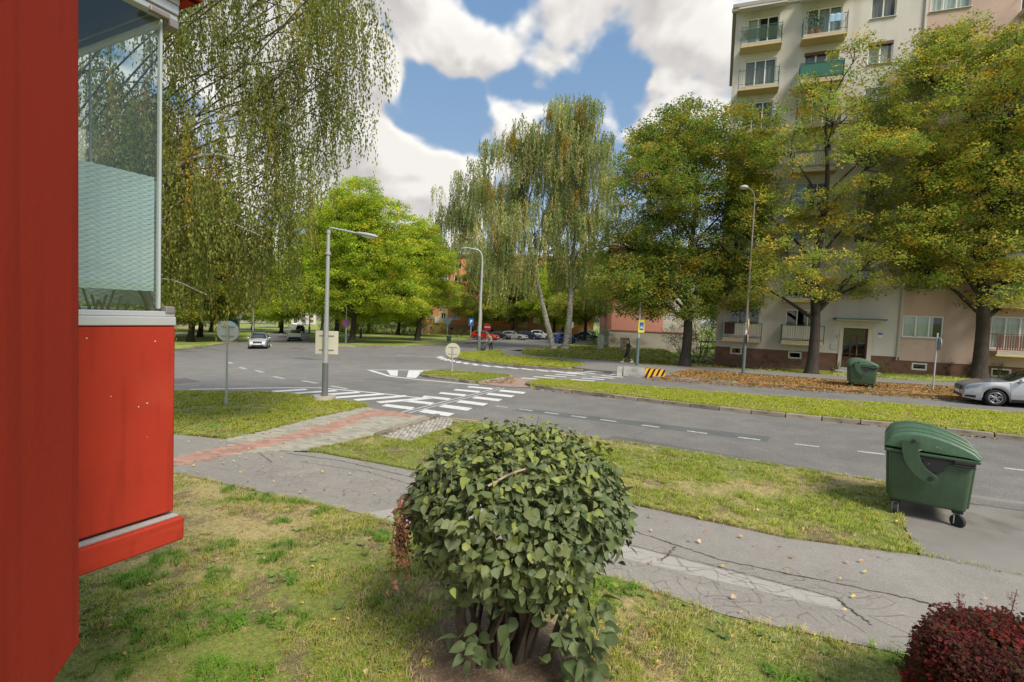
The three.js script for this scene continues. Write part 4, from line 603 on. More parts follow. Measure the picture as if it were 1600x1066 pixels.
function roundBack(x, z, h, r, turn, label, mat = M.signBack, poleR = 0.032) {
  const t = thing('road_sign', label, 'sign', P3(x, z), turn);
  part(t, 'pole', merge([cyl(poleR, poleR, h + r * 0.6, 0, 0, 0, 10)]), M.galv); part(t, 'foot', merge([cyl(0.12, 0.1, 0.05, 0, 0, 0, 12), cyl(poleR * 1.7, poleR * 1.6, 0.25, 0, 0.03, 0, 10)]), M.galv);
  part(t, 'disc', new THREE.CylinderGeometry(r, r, 0.02, 32).rotateX(Math.PI / 2).translate(0, h, -0.05), mat); part(t, 'rim', new THREE.TorusGeometry(r, 0.012, 6, 32).translate(0, h, -0.05), M.galv);
  part(t, 'bracket', merge([rbox(r * 1.2, 0.035, 0.03, 0.005, 0, h + r * 0.45, -0.03, 1), rbox(r * 1.2, 0.035, 0.03, 0.005, 0, h - r * 0.45, -0.03, 1)]), M.signBack); return t;
}
roundBack(-9.13, -16.38, 2.42, 0.33, 0.15, 'back of a round sign on a thin pole in the grass corner', std([0.52, 0.55, 0.55], 0.5));
roundBack(-35.2, -65.7, 3.1, 0.38, 0.2, 'pale round sign far along the left kerb', M.signWhite);
roundBack(-3.2, -27.8, 1.3, 0.40, 0.1, 'back of a round cream sign low on the small traffic island', std([0.50, 0.46, 0.36], 0.6));
{ // no parking
  const t = thing('road_sign', 'blue and red no parking sign on a dark footed pole across the junction', 'sign', P3(-19.67, -60.5)); part(t, 'pole', cyl(0.06, 0.05, 4.5), M.galv); part(t, 'lower_pole', cyl(0.14, 0.13, 1.2), M.postGreen); part(t, 'foot', cyl(0.4, 0.38, 0.1), M.concrete);
  const d = part(t, 'disc', new THREE.CylinderGeometry(0.46, 0.46, 0.03, 32).rotateX(Math.PI / 2).translate(0, 2.5, 0.1), M.signRed); part(d, 'field', new THREE.CylinderGeometry(0.35, 0.35, 0.01, 32).rotateX(Math.PI / 2).translate(0, 2.5, 0.122), M.signBlue); part(d, 'slash', box(0.1, 0.72, 0.01).rotateZ(0.785).translate(0, 2.5, 0.133), M.signRed);
}
{ // double arm lamp
  const t = thing('street_lamp', 'tall curved grey lamp post with two heads on the kerbside verge', 'street lamp', P3(-3.11, -48.5));
  part(t, 'lower_pole', cyl(0.17, 0.16, 1.6), M.postDark); part(t, 'pole', cyl(0.12, 0.09, 7.0, 0, 1.6, 0), M.galv);
  part(t, 'arm', tube([V(0, 8.55, 0), V(-0.06, 9.15, 0), V(-0.35, 9.6, 0), V(-0.8, 9.72, 0.05), V(-1.35, 9.8, 0.1)], 0.085, 0.05, 8, 20), M.galv); part(t, 'arm', tube([V(-0.35, 9.6, 0), V(-0.5, 9.75, -0.3), V(-0.7, 9.95, -0.9)], 0.06, 0.05, 8, 10), M.galv);
  lampHead(t, -1.3, 9.8, 0.1, Math.PI, -0.08, 0.75); lampHead(t, -0.66, 9.95, -0.85, 2.2, -0.05, 0.75);
}
{ // post with round cap and a yellow crossing sign
  const x = 8.57, z = -34.73, t = thing('street_lamp', 'slim grey post with a cap lamp beside the concrete barrier', 'street lamp', P3(x, z)); part(t, 'lower_pole', cyl(0.115, 0.105, 2.0), M.postGreen); part(t, 'pole', cyl(0.085, 0.05, 4.55, 0, 2.0, 0), M.galv);
  part(t, 'arm', tube([V(0, 6.5, 0), V(-0.1, 6.72, 0), V(-0.6, 6.8, 0.05)], 0.035, 0.03, 8, 10), M.galv); part(t, 'lamp_head', new THREE.SphereGeometry(0.28, 18, 12).scale(1.1, 0.5, 1.0).translate(-0.75, 6.8, 0.05), M.galv);
  const s = thing('road_sign', 'yellow pedestrian crossing sign on the post beside the concrete barrier', 'sign', P3(x, z, 2.8), 0.35);
  part(s, 'board', rbox(0.5, 0.86, 0.025, 0.04, 0.1, 0, 0.12), std([0.72, 0.66, 0.06], 0.5)); const f = part(s, 'field', rbox(0.3, 0.52, 0.008, 0.004, 0.1, 0.0, 0.137, 1), M.signBlue);
  part(f, 'triangle', extr([[-0.12, -0.14], [0.12, -0.14], [0, 0.12]], 0.006).translate(0.1, 0, 0.145), M.signWhite);
  part(f, 'walker', merge([new THREE.CircleGeometry(0.02, 10).translate(0.1, 0.055, 0.15), box(0.03, 0.08, 0.003, 0.1, 0.0, 0.15), box(0.015, 0.09, 0.003).rotateZ(0.4).translate(0.08, -0.07, 0.15), box(0.015, 0.09, 0.003).rotateZ(-0.4).translate(0.12, -0.07, 0.15)]), M.black);
}
{ // tall globe lamp with two signs
  const x = 13.9, z = -30.52, t = thing('street_lamp', 'tall thin lamp post with a pale globe in front of the flats', 'street lamp', P3(x, z));
  part(t, 'lower_pole', cyl(0.095, 0.085, 2.3), M.postGreen); part(t, 'pole', cyl(0.07, 0.035, 7.7, 0.0, 2.3, 0), M.postRust); part(t, 'white_band', cyl(0.073, 0.072, 0.75, 0, 2.4, 0), M.whiteOld);
  part(t, 'arm', tube([V(0, 9.9, 0), V(-0.02, 10.5, 0), V(-0.2, 10.9, 0), V(-0.5, 11.05, 0)], 0.035, 0.03, 8, 14), M.postRust); part(t, 'globe', new THREE.SphereGeometry(0.21, 20, 14).scale(1.15, 0.62, 1.15).translate(-0.68, 11.05, 0), std([0.5, 0.48, 0.45], 0.4)); part(t, 'foot', cyl(0.22, 0.2, 0.06), M.concrete);
  const s = thing('road_sign', 'yellow diamond priority sign seen edge on above a red ringed sign', 'sign', P3(x, z, 3.05), 1.05); part(s, 'plate', rbox(0.5, 0.5, 0.02, 0.03).rotateZ(0.785).translate(0, 0, 0.12), M.signWhite); part(s, 'field', rbox(0.4, 0.4, 0.01, 0.02, 0, 0, 0, 1).rotateZ(0.785).translate(0, 0, 0.135), M.signYellow);
  const c = thing('road_sign', 'red ringed round sign below the yellow diamond on the globe lamp post', 'sign', P3(x, z, 2.22), 1.1); part(c, 'plate', new THREE.CylinderGeometry(0.35, 0.35, 0.02, 28).rotateX(Math.PI / 2).translate(0, 0, 0.12), M.signRed); part(c, 'field', new THREE.CylinderGeometry(0.25, 0.25, 0.01, 28).rotateX(Math.PI / 2).translate(0, 0, 0.133), M.signWhite);
}
{ const t = thing('road_sign', 'thin grey pole with a narrow sign turned edge on near the silver car', 'sign', P3(19.57, -23.6)); part(t, 'pole', cyl(0.035, 0.035, 2.75, 0, 0, 0, 10), M.galv); part(t, 'foot', cyl(0.1, 0.09, 0.08, 0, 0, 0, 12), M.concrete); part(t, 'plate', new THREE.CylinderGeometry(0.3, 0.3, 0.02, 24).rotateX(Math.PI / 2).rotateY(1.25).translate(0.04, 2.25, 0.06), M.signBack); }
{ // signs round the car park
  const t = thing('road_sign', 'red no entry sign with a white bar before the parked cars', 'sign', P3(-2.9, -58.5)); part(t, 'pole', cyl(0.04, 0.04, 2.6, 0, 0, 0, 10), M.galv); const d = part(t, 'disc', new THREE.CylinderGeometry(0.42, 0.42, 0.03, 32).rotateX(Math.PI / 2).translate(0.02, 2.35, 0.08), M.signRed); part(d, 'bar', box(0.62, 0.14, 0.012, 0.02, 2.35, 0.1), M.signWhite);
  const y = thing('road_sign', 'grey back of a triangular give way sign beside the pale paving', 'sign', P3(-8.9, -70)); part(y, 'pole', cyl(0.07, 0.06, 3.2, 0, 0, 0, 10), M.galv); part(y, 'plate', extr([[-0.75, 0.6], [0.75, 0.6], [0, -0.7]], 0.03, 0.004).translate(0, 2.85, 0.08), std([0.22, 0.30, 0.36], 0.5));
  const p = thing('road_sign', 'blue parking sign beyond the red parked car', 'sign', P3(-6.9, -85)); part(p, 'pole', cyl(0.06, 0.06, 2.6, 0, 0, 0, 10), M.galv); const pl = part(p, 'plate', rbox(0.8, 1.25, 0.03, 0.05, 0, 2.9, 0.08), M.signBlue); part(pl, 'letter', (() => { const s = new THREE.Shape(); s.moveTo(-0.16, -0.3); s.lineTo(-0.16, 0.3); s.lineTo(0.05, 0.3); s.absarc(0.05, 0.14, 0.16, Math.PI / 2, -Math.PI / 2, true); s.lineTo(-0.05, -0.02); s.lineTo(-0.05, -0.3); s.closePath(); return new THREE.ExtrudeGeometry(s, { depth: 0.01, bevelEnabled: false, curveSegments: 8 }).translate(0, 2.95, 0.097); })(), M.signWhite);
  const w = thing('road_sign', 'white rectangular sign on a pole between the birch and the bush', 'sign', P3(8.3, -72)); part(w, 'pole', cyl(0.06, 0.06, 2.7, 0, 0, 0, 10), M.galv); part(w, 'plate', rbox(0.5, 0.85, 0.03, 0.04, 0, 2.75, 0.08), M.signWhite);
  const b = thing('litter_bin', 'small green litter bin below the give way sign', 'litter bin', P3(-8.4, -68.2)); part(b, 'body', cyl(0.26, 0.3, 0.75, 0, 0.25, 0, 14), std([0.06, 0.16, 0.10], 0.6)); part(b, 'post', cyl(0.04, 0.04, 1.1, 0, 0, -0.3, 8), M.galv); part(b, 'rim', new THREE.TorusGeometry(0.3, 0.025, 6, 20).rotateX(Math.PI / 2).translate(0, 1.0, 0), M.galv);
}
{ // two far lamps on the left street and one behind the near post
  const f = (x, z, h, arm, label) => { const t = thing('street_lamp', label, 'street lamp', P3(x, z)); part(t, 'pole', cyl(0.12, 0.07, h), M.galv); part(t, 'lower_pole', cyl(0.17, 0.17, 1.5), M.postGreen); part(t, 'arm', tube([V(0, h - 0.05, 0), V(arm * 0.2, h + 0.3, 0), V(arm, h + 0.35, 0)], 0.06, 0.05, 6, 10), M.galv); lampHead(t, arm * 0.95, h + 0.35, 0, arm > 0 ? 0 : Math.PI, 0, 0.75); return t; };
  f(-31.2, -61.5, 7.6, 0.9, 'thin lamp post beside the left kerb of the far street'); f(-23.4, -79, 8.6, -0.9, 'distant lamp post half hidden behind the near one'); f(-38.5, -97, 7.4, -0.8, 'small far lamp post at the right kerb of the far street');
}
{ // concrete pillars and the striped barrier
  const a = thing('concrete_pillar', 'pale square concrete pillar on the birch lawn', 'pillar', P3(10.0, -57.7)); part(a, 'shaft', rbox(0.62, 1.75, 0.5, 0.03, 0, 0.87, 0), std([0.62, 0.58, 0.53], 0.9, { map: again(concreteTex, 1) })); a.children[0].material.color.setRGB(1.6, 1.5, 1.4); part(a, 'cap', rbox(0.66, 0.06, 0.54, 0.02, 0, 1.77, 0, 1), M.concrete);
  const b = thing('concrete_pillar', 'weathered brown square planter before the salmon wall', 'planter', P3(12.6, -57.2)); part(b, 'body', rbox(0.85, 1.35, 0.8, 0.04, 0, 0.68, 0), std([1.3, 1.0, 0.65], 0.9, { map: again(concreteTex, 1) })); part(b, 'cap', rbox(0.95, 0.1, 0.9, 0.03, 0, 1.38, 0, 1), std([0.30, 0.24, 0.16], 0.9));
  const c = thing('concrete_barrier', 'concrete block barrier with a black and yellow striped end', 'barrier', P3(7.15, -28.15), heading(2.03, 0.66));
  const strT = canvasTex(256, 128, (g) => { g.fillStyle = '#e8a80c'; g.fillRect(0, 0, 256, 128); g.fillStyle = '#17140f'; for (let i = -3; i < 6; i++) { g.beginPath(); g.moveTo(i * 64 + 8, 128); g.lineTo(i * 64 + 38, 128); g.lineTo(i * 64 + 84, 0); g.lineTo(i * 64 + 54, 0); g.fill(); } });
  const sect = [[-0.25, 0], [0.25, 0], [0.25, 0.14], [0.16, 0.52], [-0.16, 0.52], [-0.25, 0.14]];
  part(c, 'block', extr(sect, 1.15, 0.015).rotateY(Math.PI / 2).translate(-0.32, 0, 0), M.concrete);
  const e = extr(sect, 1.05, 0.015).rotateY(Math.PI / 2).translate(0.79, 0, 0), p = e.attributes.position, uv = new Float32Array(p.count * 2); for (let i = 0; i < p.count; i++) { uv[2 * i] = p.getX(i) / 1.05 + 0.2 * (p.getZ(i)); uv[2 * i + 1] = p.getY(i) / 0.52; } e.setAttribute('uv', new THREE.BufferAttribute(uv, 2)); part(c, 'striped_block', e, std([1, 1, 1], 0.6, { map: strT }));
  part(c, 'end_block', extr([[-0.25, 0], [0.25, 0], [0.12, 0.5], [-0.12, 0.5]], 0.3, 0.02).rotateY(Math.PI / 2).translate(-1.1, 0, 0), M.concrete);
}

/* ---------- waste containers ---------- */
const dusty = dataTex(512, (u, v, i, j) => { const a = tfbm(u, v, 6, 5, 4), s = speck(i, j, 7), st = step(0.55, 0.8, tn(u, v * 0.2, 40, 3)); const k = 0.88 + 0.25 * (a - 0.5) + 0.06 * (s - 0.5) + 0.1 * st; return [S(k), S(k), S(k)]; });
M.binGreen = phys([0.052, 0.098, 0.054], 0.42, { map: again(dusty, 1.2), clearcoat: 0.12, clearcoatRoughness: 0.4 }); M.binLid = phys([0.088, 0.165, 0.098], 0.40, { map: again(dusty, 1.2), clearcoat: 0.15, clearcoatRoughness: 0.35 });
function frustum(w0, d0, w1, d1, y0, y1, r = 0.05) { // rounded box that widens upward
  const g = new RoundedBoxGeometry(1, 1, 1, 3, 0.06), p = g.attributes.position; for (let i = 0; i < p.count; i++) { const t = p.getY(i) + 0.5; p.setXYZ(i, p.getX(i) * mix(w0, w1, t), mix(y0, y1, t), p.getZ(i) * mix(d0, d1, t)); } g.computeVertexNormals(); return toCreasedNormals(g, 0.7);
}
function wasteContainer(label, x, z, turn) {                // local x across the narrow end, local z along it
  const t = thing('waste_container', label, 'waste container', P3(x, z, 0.01), turn);
  part(t, 'body', frustum(0.90, 1.16, 0.98, 1.26, 0.24, 1.0), M.binGreen);
  const ribs = []; for (const zz of [-0.45, -0.15, 0.15, 0.45]) for (const s of [-1, 1]) ribs.push(rbox(0.05, 0.62, 0.1, 0.02, 0, 0, 0, 1).rotateZ(-s * 0.06).translate(s * 0.478, 0.6, zz));
  part(t, 'rib', merge(ribs), M.binGreen);
  part(t, 'rim', merge([rbox(1.1, 0.05, 1.32, 0.02, 0, 1.01, 0)]), M.binGreen);
  // domed lid: highest left of the middle, sloping long to the right
  const prof = [[-0.55, 1.06]]; for (let i = 0; i <= 18; i++) { const u = i / 18, a = -0.54 + 1.09 * u; prof.push([a, 1.06 + 0.235 * Math.pow(Math.sin(Math.PI * Math.pow(u, 0.80)), 0.62) * (1 - 0.16 * u) + 0.05 * (1 - u)]); } prof.push([0.57, 1.05]);
  part(t, 'lid', toCreasedNormals(extr(prof, 1.32, 0.03, 3), 0.6), M.binLid);
  const ridge = (w, z, up) => toCreasedNormals(extr([...prof.map(([a, b]) => [a * 1.004, b + up]), ...prof.slice().reverse().map(([a, b]) => [a * 0.98, b - 0.03])], w, 0.006, 1).translate(0, 0, z), 0.6);
  part(t, 'lid_ridge', merge([ridge(0.13, 0.45, 0.02), ridge(0.13, -0.45, 0.02), ridge(0.3, 0, 0.02)]), M.binLid);
  for (const s of [-1, 1]) { // swinging arms at both narrow ends
    const zf = s * 0.69, c = new THREE.CatmullRomCurve3([[-0.245, 1.2], [-0.24, 1.06], [-0.20, 0.9], [-0.10, 0.76], [0.02, 0.68]].map(([a, b]) => V(a, b, 0))), L = [], R = [], n = 20;
    for (let i = 0; i <= n; i++) { const p = c.getPoint(i / n), q = c.getTangent(i / n), w = mix(0.11, 0.08, i / n); L.push([p.x - q.y * w, p.y + q.x * w]); R.push([p.x + q.y * w, p.y - q.x * w]); }
    const e = c.getPoint(1), tg = c.getTangent(1), a0 = Math.atan2(-tg.x, tg.y), cap = []; for (let i = 1; i < 10; i++) { const a = a0 + Math.PI * i / 10; cap.push([e.x + Math.cos(a) * 0.085, e.y + Math.sin(a) * 0.085]); }
    part(t, 'lid_arm', extr([...R, ...cap, ...L.slice().reverse()], 0.03, 0.006, 2).translate(0, 0, zf), M.binGreen);
    part(t, 'scratch', merge([[-0.13, 1.08, 0.03], [0.06, 1.16, 0.02], [0.1, 1.155, 0.016], [-0.02, 0.9, 0.012]].map(([a, b, w]) => new THREE.CircleGeometry(w * 0.5, 7).scale(1.6, 0.5, 1).rotateZ(0.5).translate(a, b, s > 0 ? zf + 0.0165 : zf - 0.0165))), std([0.4, 0.42, 0.36], 0.9)); part(t, 'pivot', new THREE.CylinderGeometry(0.032, 0.032, 0.05, 18).rotateX(Math.PI / 2).translate(0.02, 0.69, zf), M.black); part(t, 'bolt', new THREE.CylinderGeometry(0.024, 0.024, 0.05, 14).rotateX(Math.PI / 2).translate(-0.21, 1.2, zf), M.black);
    part(t, 'opening', (() => { const q = new THREE.Shape(); q.moveTo(-0.08, 0.91); q.bezierCurveTo(-0.08, 1.0, 0.2, 0.99, 0.27, 0.94); q.bezierCurveTo(0.19, 0.93, 0.17, 0.89, 0.15, 0.81); q.bezierCurveTo(0.08, 0.74, -0.08, 0.77, -0.08, 0.91); return new THREE.ExtrudeGeometry(q, { depth: 0.012, bevelEnabled: true, bevelSize: 0.006, bevelThickness: 0.004, bevelSegments: 2, curveSegments: 14 }).translate(0, 0, s > 0 ? 0.626 : -0.638); })(), M.black);
    part(t, 'handle', merge([bar(V(0.26, 0.93, s * 0.66), V(0.5, 0.93, s * 0.66), 0.014, 8), bar(V(0.28, 0.93, s * 0.6), V(0.28, 0.93, s * 0.665), 0.014, 8), bar(V(0.48, 0.93, s * 0.6), V(0.48, 0.93, s * 0.665), 0.014, 8), rbox(0.24, 0.05, 0.05, 0.01, 0.38, 0.975, s * 0.65, 1)]), M.black);
  }
  for (const sx of [-1, 1]) for (const sz of [-1, 1]) {
    part(t, 'corner_bracket', rbox(0.13, 0.13, 0.13, 0.015, sx * 0.36, 0.27, sz * 0.48, 1), M.black);
    const k = part(t, 'caster', merge([rbox(0.07, 0.08, 0.05, 0.01, sx * 0.36, 0.18, sz * 0.48, 1), rbox(0.014, 0.13, 0.06, 0.004, sx * 0.36 - 0.034, 0.12, sz * 0.48 + 0.02, 1), rbox(0.014, 0.13, 0.06, 0.004, sx * 0.36 + 0.034, 0.12, sz * 0.48 + 0.02, 1)]), M.galv);
    part(k, 'wheel', new THREE.CylinderGeometry(0.095, 0.095, 0.05, 22).rotateZ(Math.PI / 2).rotateY(0.5 * sx + 0.4 * sz).translate(sx * 0.36 + 0.01, 0.095, sz * 0.48 + 0.03), M.rubber);
  }
  return t;
}
const bin = wasteContainer('large green wheeled waste container standing close by on the concrete apron', 6.57, -7.92, -0.63);
{ const c = copyOf(bin, P3(17.0, -24.75, 0.0), -0.5, 'green wheeled waste container standing on the leaf strewn kerb by the entrance'); c.scale.setScalar(1.08); }
{ const c = copyOf(bin, P3(16.2, -104, 0), -0.3, 'distant green waste container beyond the dark parked car'); c.scale.setScalar(1.3); }

/* ---------- cars ---------- */
M.tyre = std([0.016, 0.016, 0.017], 0.85); M.rim = std([0.50, 0.51, 0.53], 0.28, { metalness: 0.85 }); M.carGlass = phys([0.018, 0.024, 0.026], 0.04, { clearcoat: 0.6 }); M.headlight = phys([0.20, 0.21, 0.22], 0.06, { clearcoat: 1 }); M.taillight = phys([0.35, 0.01, 0.01], 0.2, { clearcoat: 1 }); M.trim = std([0.022, 0.022, 0.024], 0.5); M.chrome = std([0.7, 0.7, 0.72], 0.15, { metalness: 1 });
const carPaint = (c, metal = 0.4) => phys(c, 0.34, { metalness: metal, clearcoat: 1, clearcoatRoughness: 0.06 });
/* top: silhouette [x, y] from the rear end to the nose; belt: height of the waist; the body is lofted along x */
const SHAPES = {
  hatch: { L: 3.95, W: 1.70, H: 1.50, wb: 2.5, r: 0.30, top: [[-1.95, 0.55], [-1.93, 0.95], [-1.85, 1.1], [-1.5, 1.44], [-1.1, 1.5], [-0.3, 1.5], [0.2, 1.44], [0.55, 1.25], [0.95, 1.0], [1.4, 0.92], [1.75, 0.8], [1.93, 0.62], [1.97, 0.45]], belt: 0.93, glass: [-1.55, 0.98] },
  wagon: { L: 4.65, W: 1.82, H: 1.49, wb: 2.72, r: 0.325, top: [[-2.3, 0.55], [-2.28, 0.95], [-2.15, 1.12], [-1.8, 1.4], [-1.4, 1.46], [-0.4, 1.49], [0.15, 1.42], [0.6, 1.2], [1.05, 0.98], [1.6, 0.92], [2.02, 0.84], [2.2, 0.76], [2.29, 0.62], [2.32, 0.42]], belt: 0.95, glass: [-1.95, 1.02] },
  sedan: { L: 4.6, W: 1.80, H: 1.46, wb: 2.68, r: 0.32, top: [[-2.28, 0.55], [-2.27, 0.92], [-2.15, 1.02], [-1.6, 1.07], [-1.1, 1.3], [-0.7, 1.42], [-0.1, 1.46], [0.3, 1.4], [0.65, 1.22], [1.05, 0.98], [1.6, 0.9], [2.1, 0.76], [2.28, 0.58], [2.3, 0.42]], belt: 0.95, glass: [-1.5, 1.02] },
  suv: { L: 4.55, W: 1.84, H: 1.66, wb: 2.68, r: 0.35, top: [[-2.25, 0.6], [-2.24, 1.05], [-2.15, 1.2], [-1.85, 1.56], [-1.4, 1.65], [-0.3, 1.66], [0.2, 1.58], [0.6, 1.35], [0.98, 1.12], [1.6, 1.05], [2.08, 0.9], [2.25, 0.66], [2.27, 0.5]], belt: 1.07, glass: [-1.95, 0.96] },
};
function makeCar(name, label, shape, paint, o = {}) {
  const s = SHAPES[shape], t = thing(name, label, 'car', [0, 0, 0], 0, o.group), half = s.W / 2, sill = 0.2;
  const curve = (pts) => { const c = new THREE.CatmullRomCurve3(pts.map(([x, y]) => V(x, y, 0)), false, 'centripetal').getPoints(160); return (x) => { for (let i = 1; i < c.length; i++) if (c[i].x >= x) { const a = c[i - 1], b = c[i]; return mix(a.y, b.y, clamp((x - a.x) / Math.max(1e-6, b.x - a.x))); } return c[c.length - 1].y; }; };
  const T = curve(s.top), x0 = s.top[0][0], x1 = s.top[s.top.length - 1][0], ax = [-s.wb / 2 - 0.02, s.wb / 2 + 0.03], R = s.r + 0.065;
  const plan = (x) => { const u = (x - x0) / (x1 - x0); const f = Math.pow(clamp((1 - u) / 0.16), 0.42), b = Math.pow(clamp(u / 0.1), 0.36); return half * mix(0.70, 1, Math.min(1, f)) * mix(0.82, 1, Math.min(1, b)); };
  const low = (x) => { let y = sill + 0.06 * step(0.78, 1, Math.abs(2 * (x - x0) / (x1 - x0) - 1)); for (const a of ax) { const d = Math.abs(x - a); if (d < R) y = Math.max(y, s.r + Math.sqrt(R * R - d * d) - 0.02); } return y; };
  const B = (x) => Math.min(s.belt + 0.03 * -(x / x1), T(x) - 0.02);
  const rowN = 16;
  // v 0..1 from the sill on one side over the roof to the sill on the other
  const P = (x, v) => {
    const side = v < 0.5 ? 1 : -1, q = v < 0.5 ? v * 2 : (1 - v) * 2, w = plan(x), b = B(x), yl = Math.min(low(x), b - 0.03), top = T(x), dh = top - b, wr = Math.max(w * 0.6, w - 0.05 - dh * 0.42);
    let y, z;
    if (q < 0.55) { const k = q / 0.55; y = mix(yl, b, k); z = w * (0.965 + 0.05 * Math.sin(Math.PI * Math.pow(k, 0.8)) - 0.02 * k); }
    else if (q < 0.8) { const k = (q - 0.55) / 0.25; y = mix(b, top - Math.min(0.05, dh * 0.5), k); z = mix(w * 0.945, wr, k); }
    else { const k = (q - 0.8) / 0.2; y = top - Math.min(0.05, dh * 0.5) * Math.pow(1 - k, 2); z = wr * (1 - k); }
    return V(x, y, side * z);
  };
  const patch = (xa, xb, va, vb, nx, nv, off) => {
    const pos = [], uv = [], idx = [];
    for (let i = 0; i <= nx; i++) for (let j = 0; j <= nv; j++) {
      const x = typeof xa === 'function' ? mix(xa(j / nv), xb(j / nv), i / nx) : mix(xa, xb, i / nx), v = mix(va, vb, j / nv), p = P(x, v);
      if (off) { const e = 0.004, a = P(x + e, v).sub(P(x - e, v)), b = P(x, Math.min(1, v + e)).sub(P(x, Math.max(0, v - e))); const n = a.cross(b).normalize(); if (n.y * 1 + n.z * Math.sign(p.z) * 1 + 0.001 < 0) n.negate(); p.addScaledVector(n, off); }
      pos.push(p.x, p.y, p.z); uv.push(i / nx, j / nv);
      if (i < nx && j < nv) { const a = i * (nv + 1) + j; idx.push(a, a + nv + 1, a + 1, a + 1, a + nv + 1, a + nv + 2); }
    }
    const g = new THREE.BufferGeometry(); g.setAttribute('position', new THREE.Float32BufferAttribute(pos, 3)); g.setAttribute('uv', new THREE.Float32BufferAttribute(uv, 2)); g.setIndex(idx); g.computeVertexNormals(); return g;
  };
  part(t, 'body', merge([patch(x0, x1, 0, 1, 120, 48, 0), box(0.1, 0.5, s.W * 0.72, x0 + 0.09, 0.62, 0), box(0.1, 0.3, s.W * 0.6, x1 - 0.1, 0.52, 0)]), paint);
  part(t, 'underbody', box(s.L * 0.94, 0.25, s.W * 0.8, 0, 0.34, 0), M.trim);
  const [ga, gb] = s.glass, vb = (q) => q / 2;
  // side glass, split by a pillar
  const topAt = (x) => T(x) - s.belt;
  for (const sd of [0, 1]) {
    const vv = (q) => (sd ? 1 - q / 2 : q / 2);
    let xs = ga + 0.12, xe = gb - 0.15; const mid = -0.1;
    for (const [a, b, sl] of [[xs, mid - 0.04, 1], [mid + 0.04, xe, 2]]) part(t, 'side_window', patch((j) => (sl === 1 ? a + 0.32 * j : a), (j) => (sl === 2 ? b - 0.48 * j : b), vv(0.575), vv(0.775), 12, 6, 0.006), M.carGlass);
    part(t, 'sill_trim', patch(ax[0] + R + 0.03, ax[1] - R - 0.03, vv(0.0), vv(0.08), 8, 2, 0.006), M.trim);
    part(t, 'door_gap', merge([mid, -1.02, 0.98].map((x) => patch(x - 0.006, x + 0.006, vv(0.06), vv(0.55), 1, 10, 0.003))), M.black);
    part(t, 'waist_moulding', patch(-1.0, 0.97, vv(0.3), vv(0.335), 8, 2, 0.008), paint);
    for (const hx of [-0.85, 0.15]) { const p = P(hx, vv(0.46)); part(t, 'handle', rbox(0.2, 0.03, 0.03, 0.01, p.x, p.y, p.z + (sd ? -0.012 : 0.012), 1), paint); }
    const m = P(gb - 0.32, vv(0.58)); part(t, 'mirror', rbox(0.12, 0.14, 0.2, 0.05, m.x, m.y + 0.05, m.z + (sd ? -0.11 : 0.11)), paint);
    // lights wrap the corners
    part(t, 'headlight', patch((j) => x1 - 0.40 - 0.16 * j, (j) => x1 - 0.07, vv(0.40), vv(0.515), 10, 5, 0.007), M.headlight); part(t, 'fog_intake', patch(x1 - 0.36, x1 - 0.05, vv(0.05), vv(0.14), 6, 3, 0.006), M.trim);
    part(t, 'taillight', patch(x0 + 0.015, x0 + 0.26, vv(0.34), vv(0.54), 6, 5, 0.006), M.taillight);
  }
  const wf = patch((j) => gb - 0.02 - 0.0 * j, (j) => gb - 0.02, 0.42, 0.58, 1, 1, 0);
  const ws = (xa, xb) => { const pos = [], idx = [], n = 10, m = 8; for (let i = 0; i <= n; i++) { const x = mix(xa, xb, i / n), w = (P(x, 0.4).z) * 0.93; for (let j = 0; j <= m; j++) { const k = j / m * 2 - 1; pos.push(x, T(x) + 0.008 - 0.03 * k * k * k * k, w * k); if (i < n && j < m) { const a = i * (m + 1) + j; idx.push(a, a + 1, a + m + 1, a + 1, a + m + 2, a + m + 1); } } } const g = new THREE.BufferGeometry(); g.setAttribute('position', new THREE.Float32BufferAttribute(pos, 3)); g.setIndex(idx); g.computeVertexNormals(); return g; };
  const peak = s.top.reduce((b, p) => (p[1] >= s.H - 0.012 ? p[0] : b), 0);
  part(t, 'windscreen', ws(peak + 0.38, gb - 0.02), M.carGlass); part(t, 'rear_window', ws(ga - 0.38, ga + (shape === 'sedan' ? 0.72 : 0.12)), M.carGlass);
  // nose and tail
  const fx = (y) => { for (let x = x1; x > 0; x -= 0.01) if (T(x) > y) return x; return 1; };
  part(t, 'grille', rbox(0.06, 0.16, s.W * 0.46, 0.02, x1 - 0.01, 0.63, 0, 1), M.trim); part(t, 'grille_bar', merge([0, 1, 2, 3, 4, 5, 6, 7].map((i) => box(0.012, 0.11, 0.012, x1 + 0.022, 0.63, (i - 3.5) * s.W * 0.05))), M.chrome);
  part(t, 'lower_intake', rbox(0.06, 0.11, s.W * 0.6, 0.02, x1 - 0.03, 0.34, 0, 1), M.trim); part(t, 'number_plate', merge([rbox(0.015, 0.11, 0.5, 0.004, x1 + 0.012, 0.46, 0, 1)]), M.signWhite);
  part(t, 'number_plate', rbox(0.015, 0.11, 0.5, 0.004, x0 - 0.012, 0.78, 0, 1), M.signWhite); part(t, 'rear_bumper', rbox(0.12, 0.22, s.W * 0.84, 0.05, x0 + 0.03, 0.42, 0), o.bumper ?? paint);
  part(t, 'front_bumper', rbox(0.16, 0.3, s.W * 0.70, 0.06, x1 - 0.09, 0.42, 0), paint);
  part(t, 'plate_recess', rbox(0.03, 0.17, 0.7, 0.01, x0 + 0.005, 0.78, 0, 1), paint);
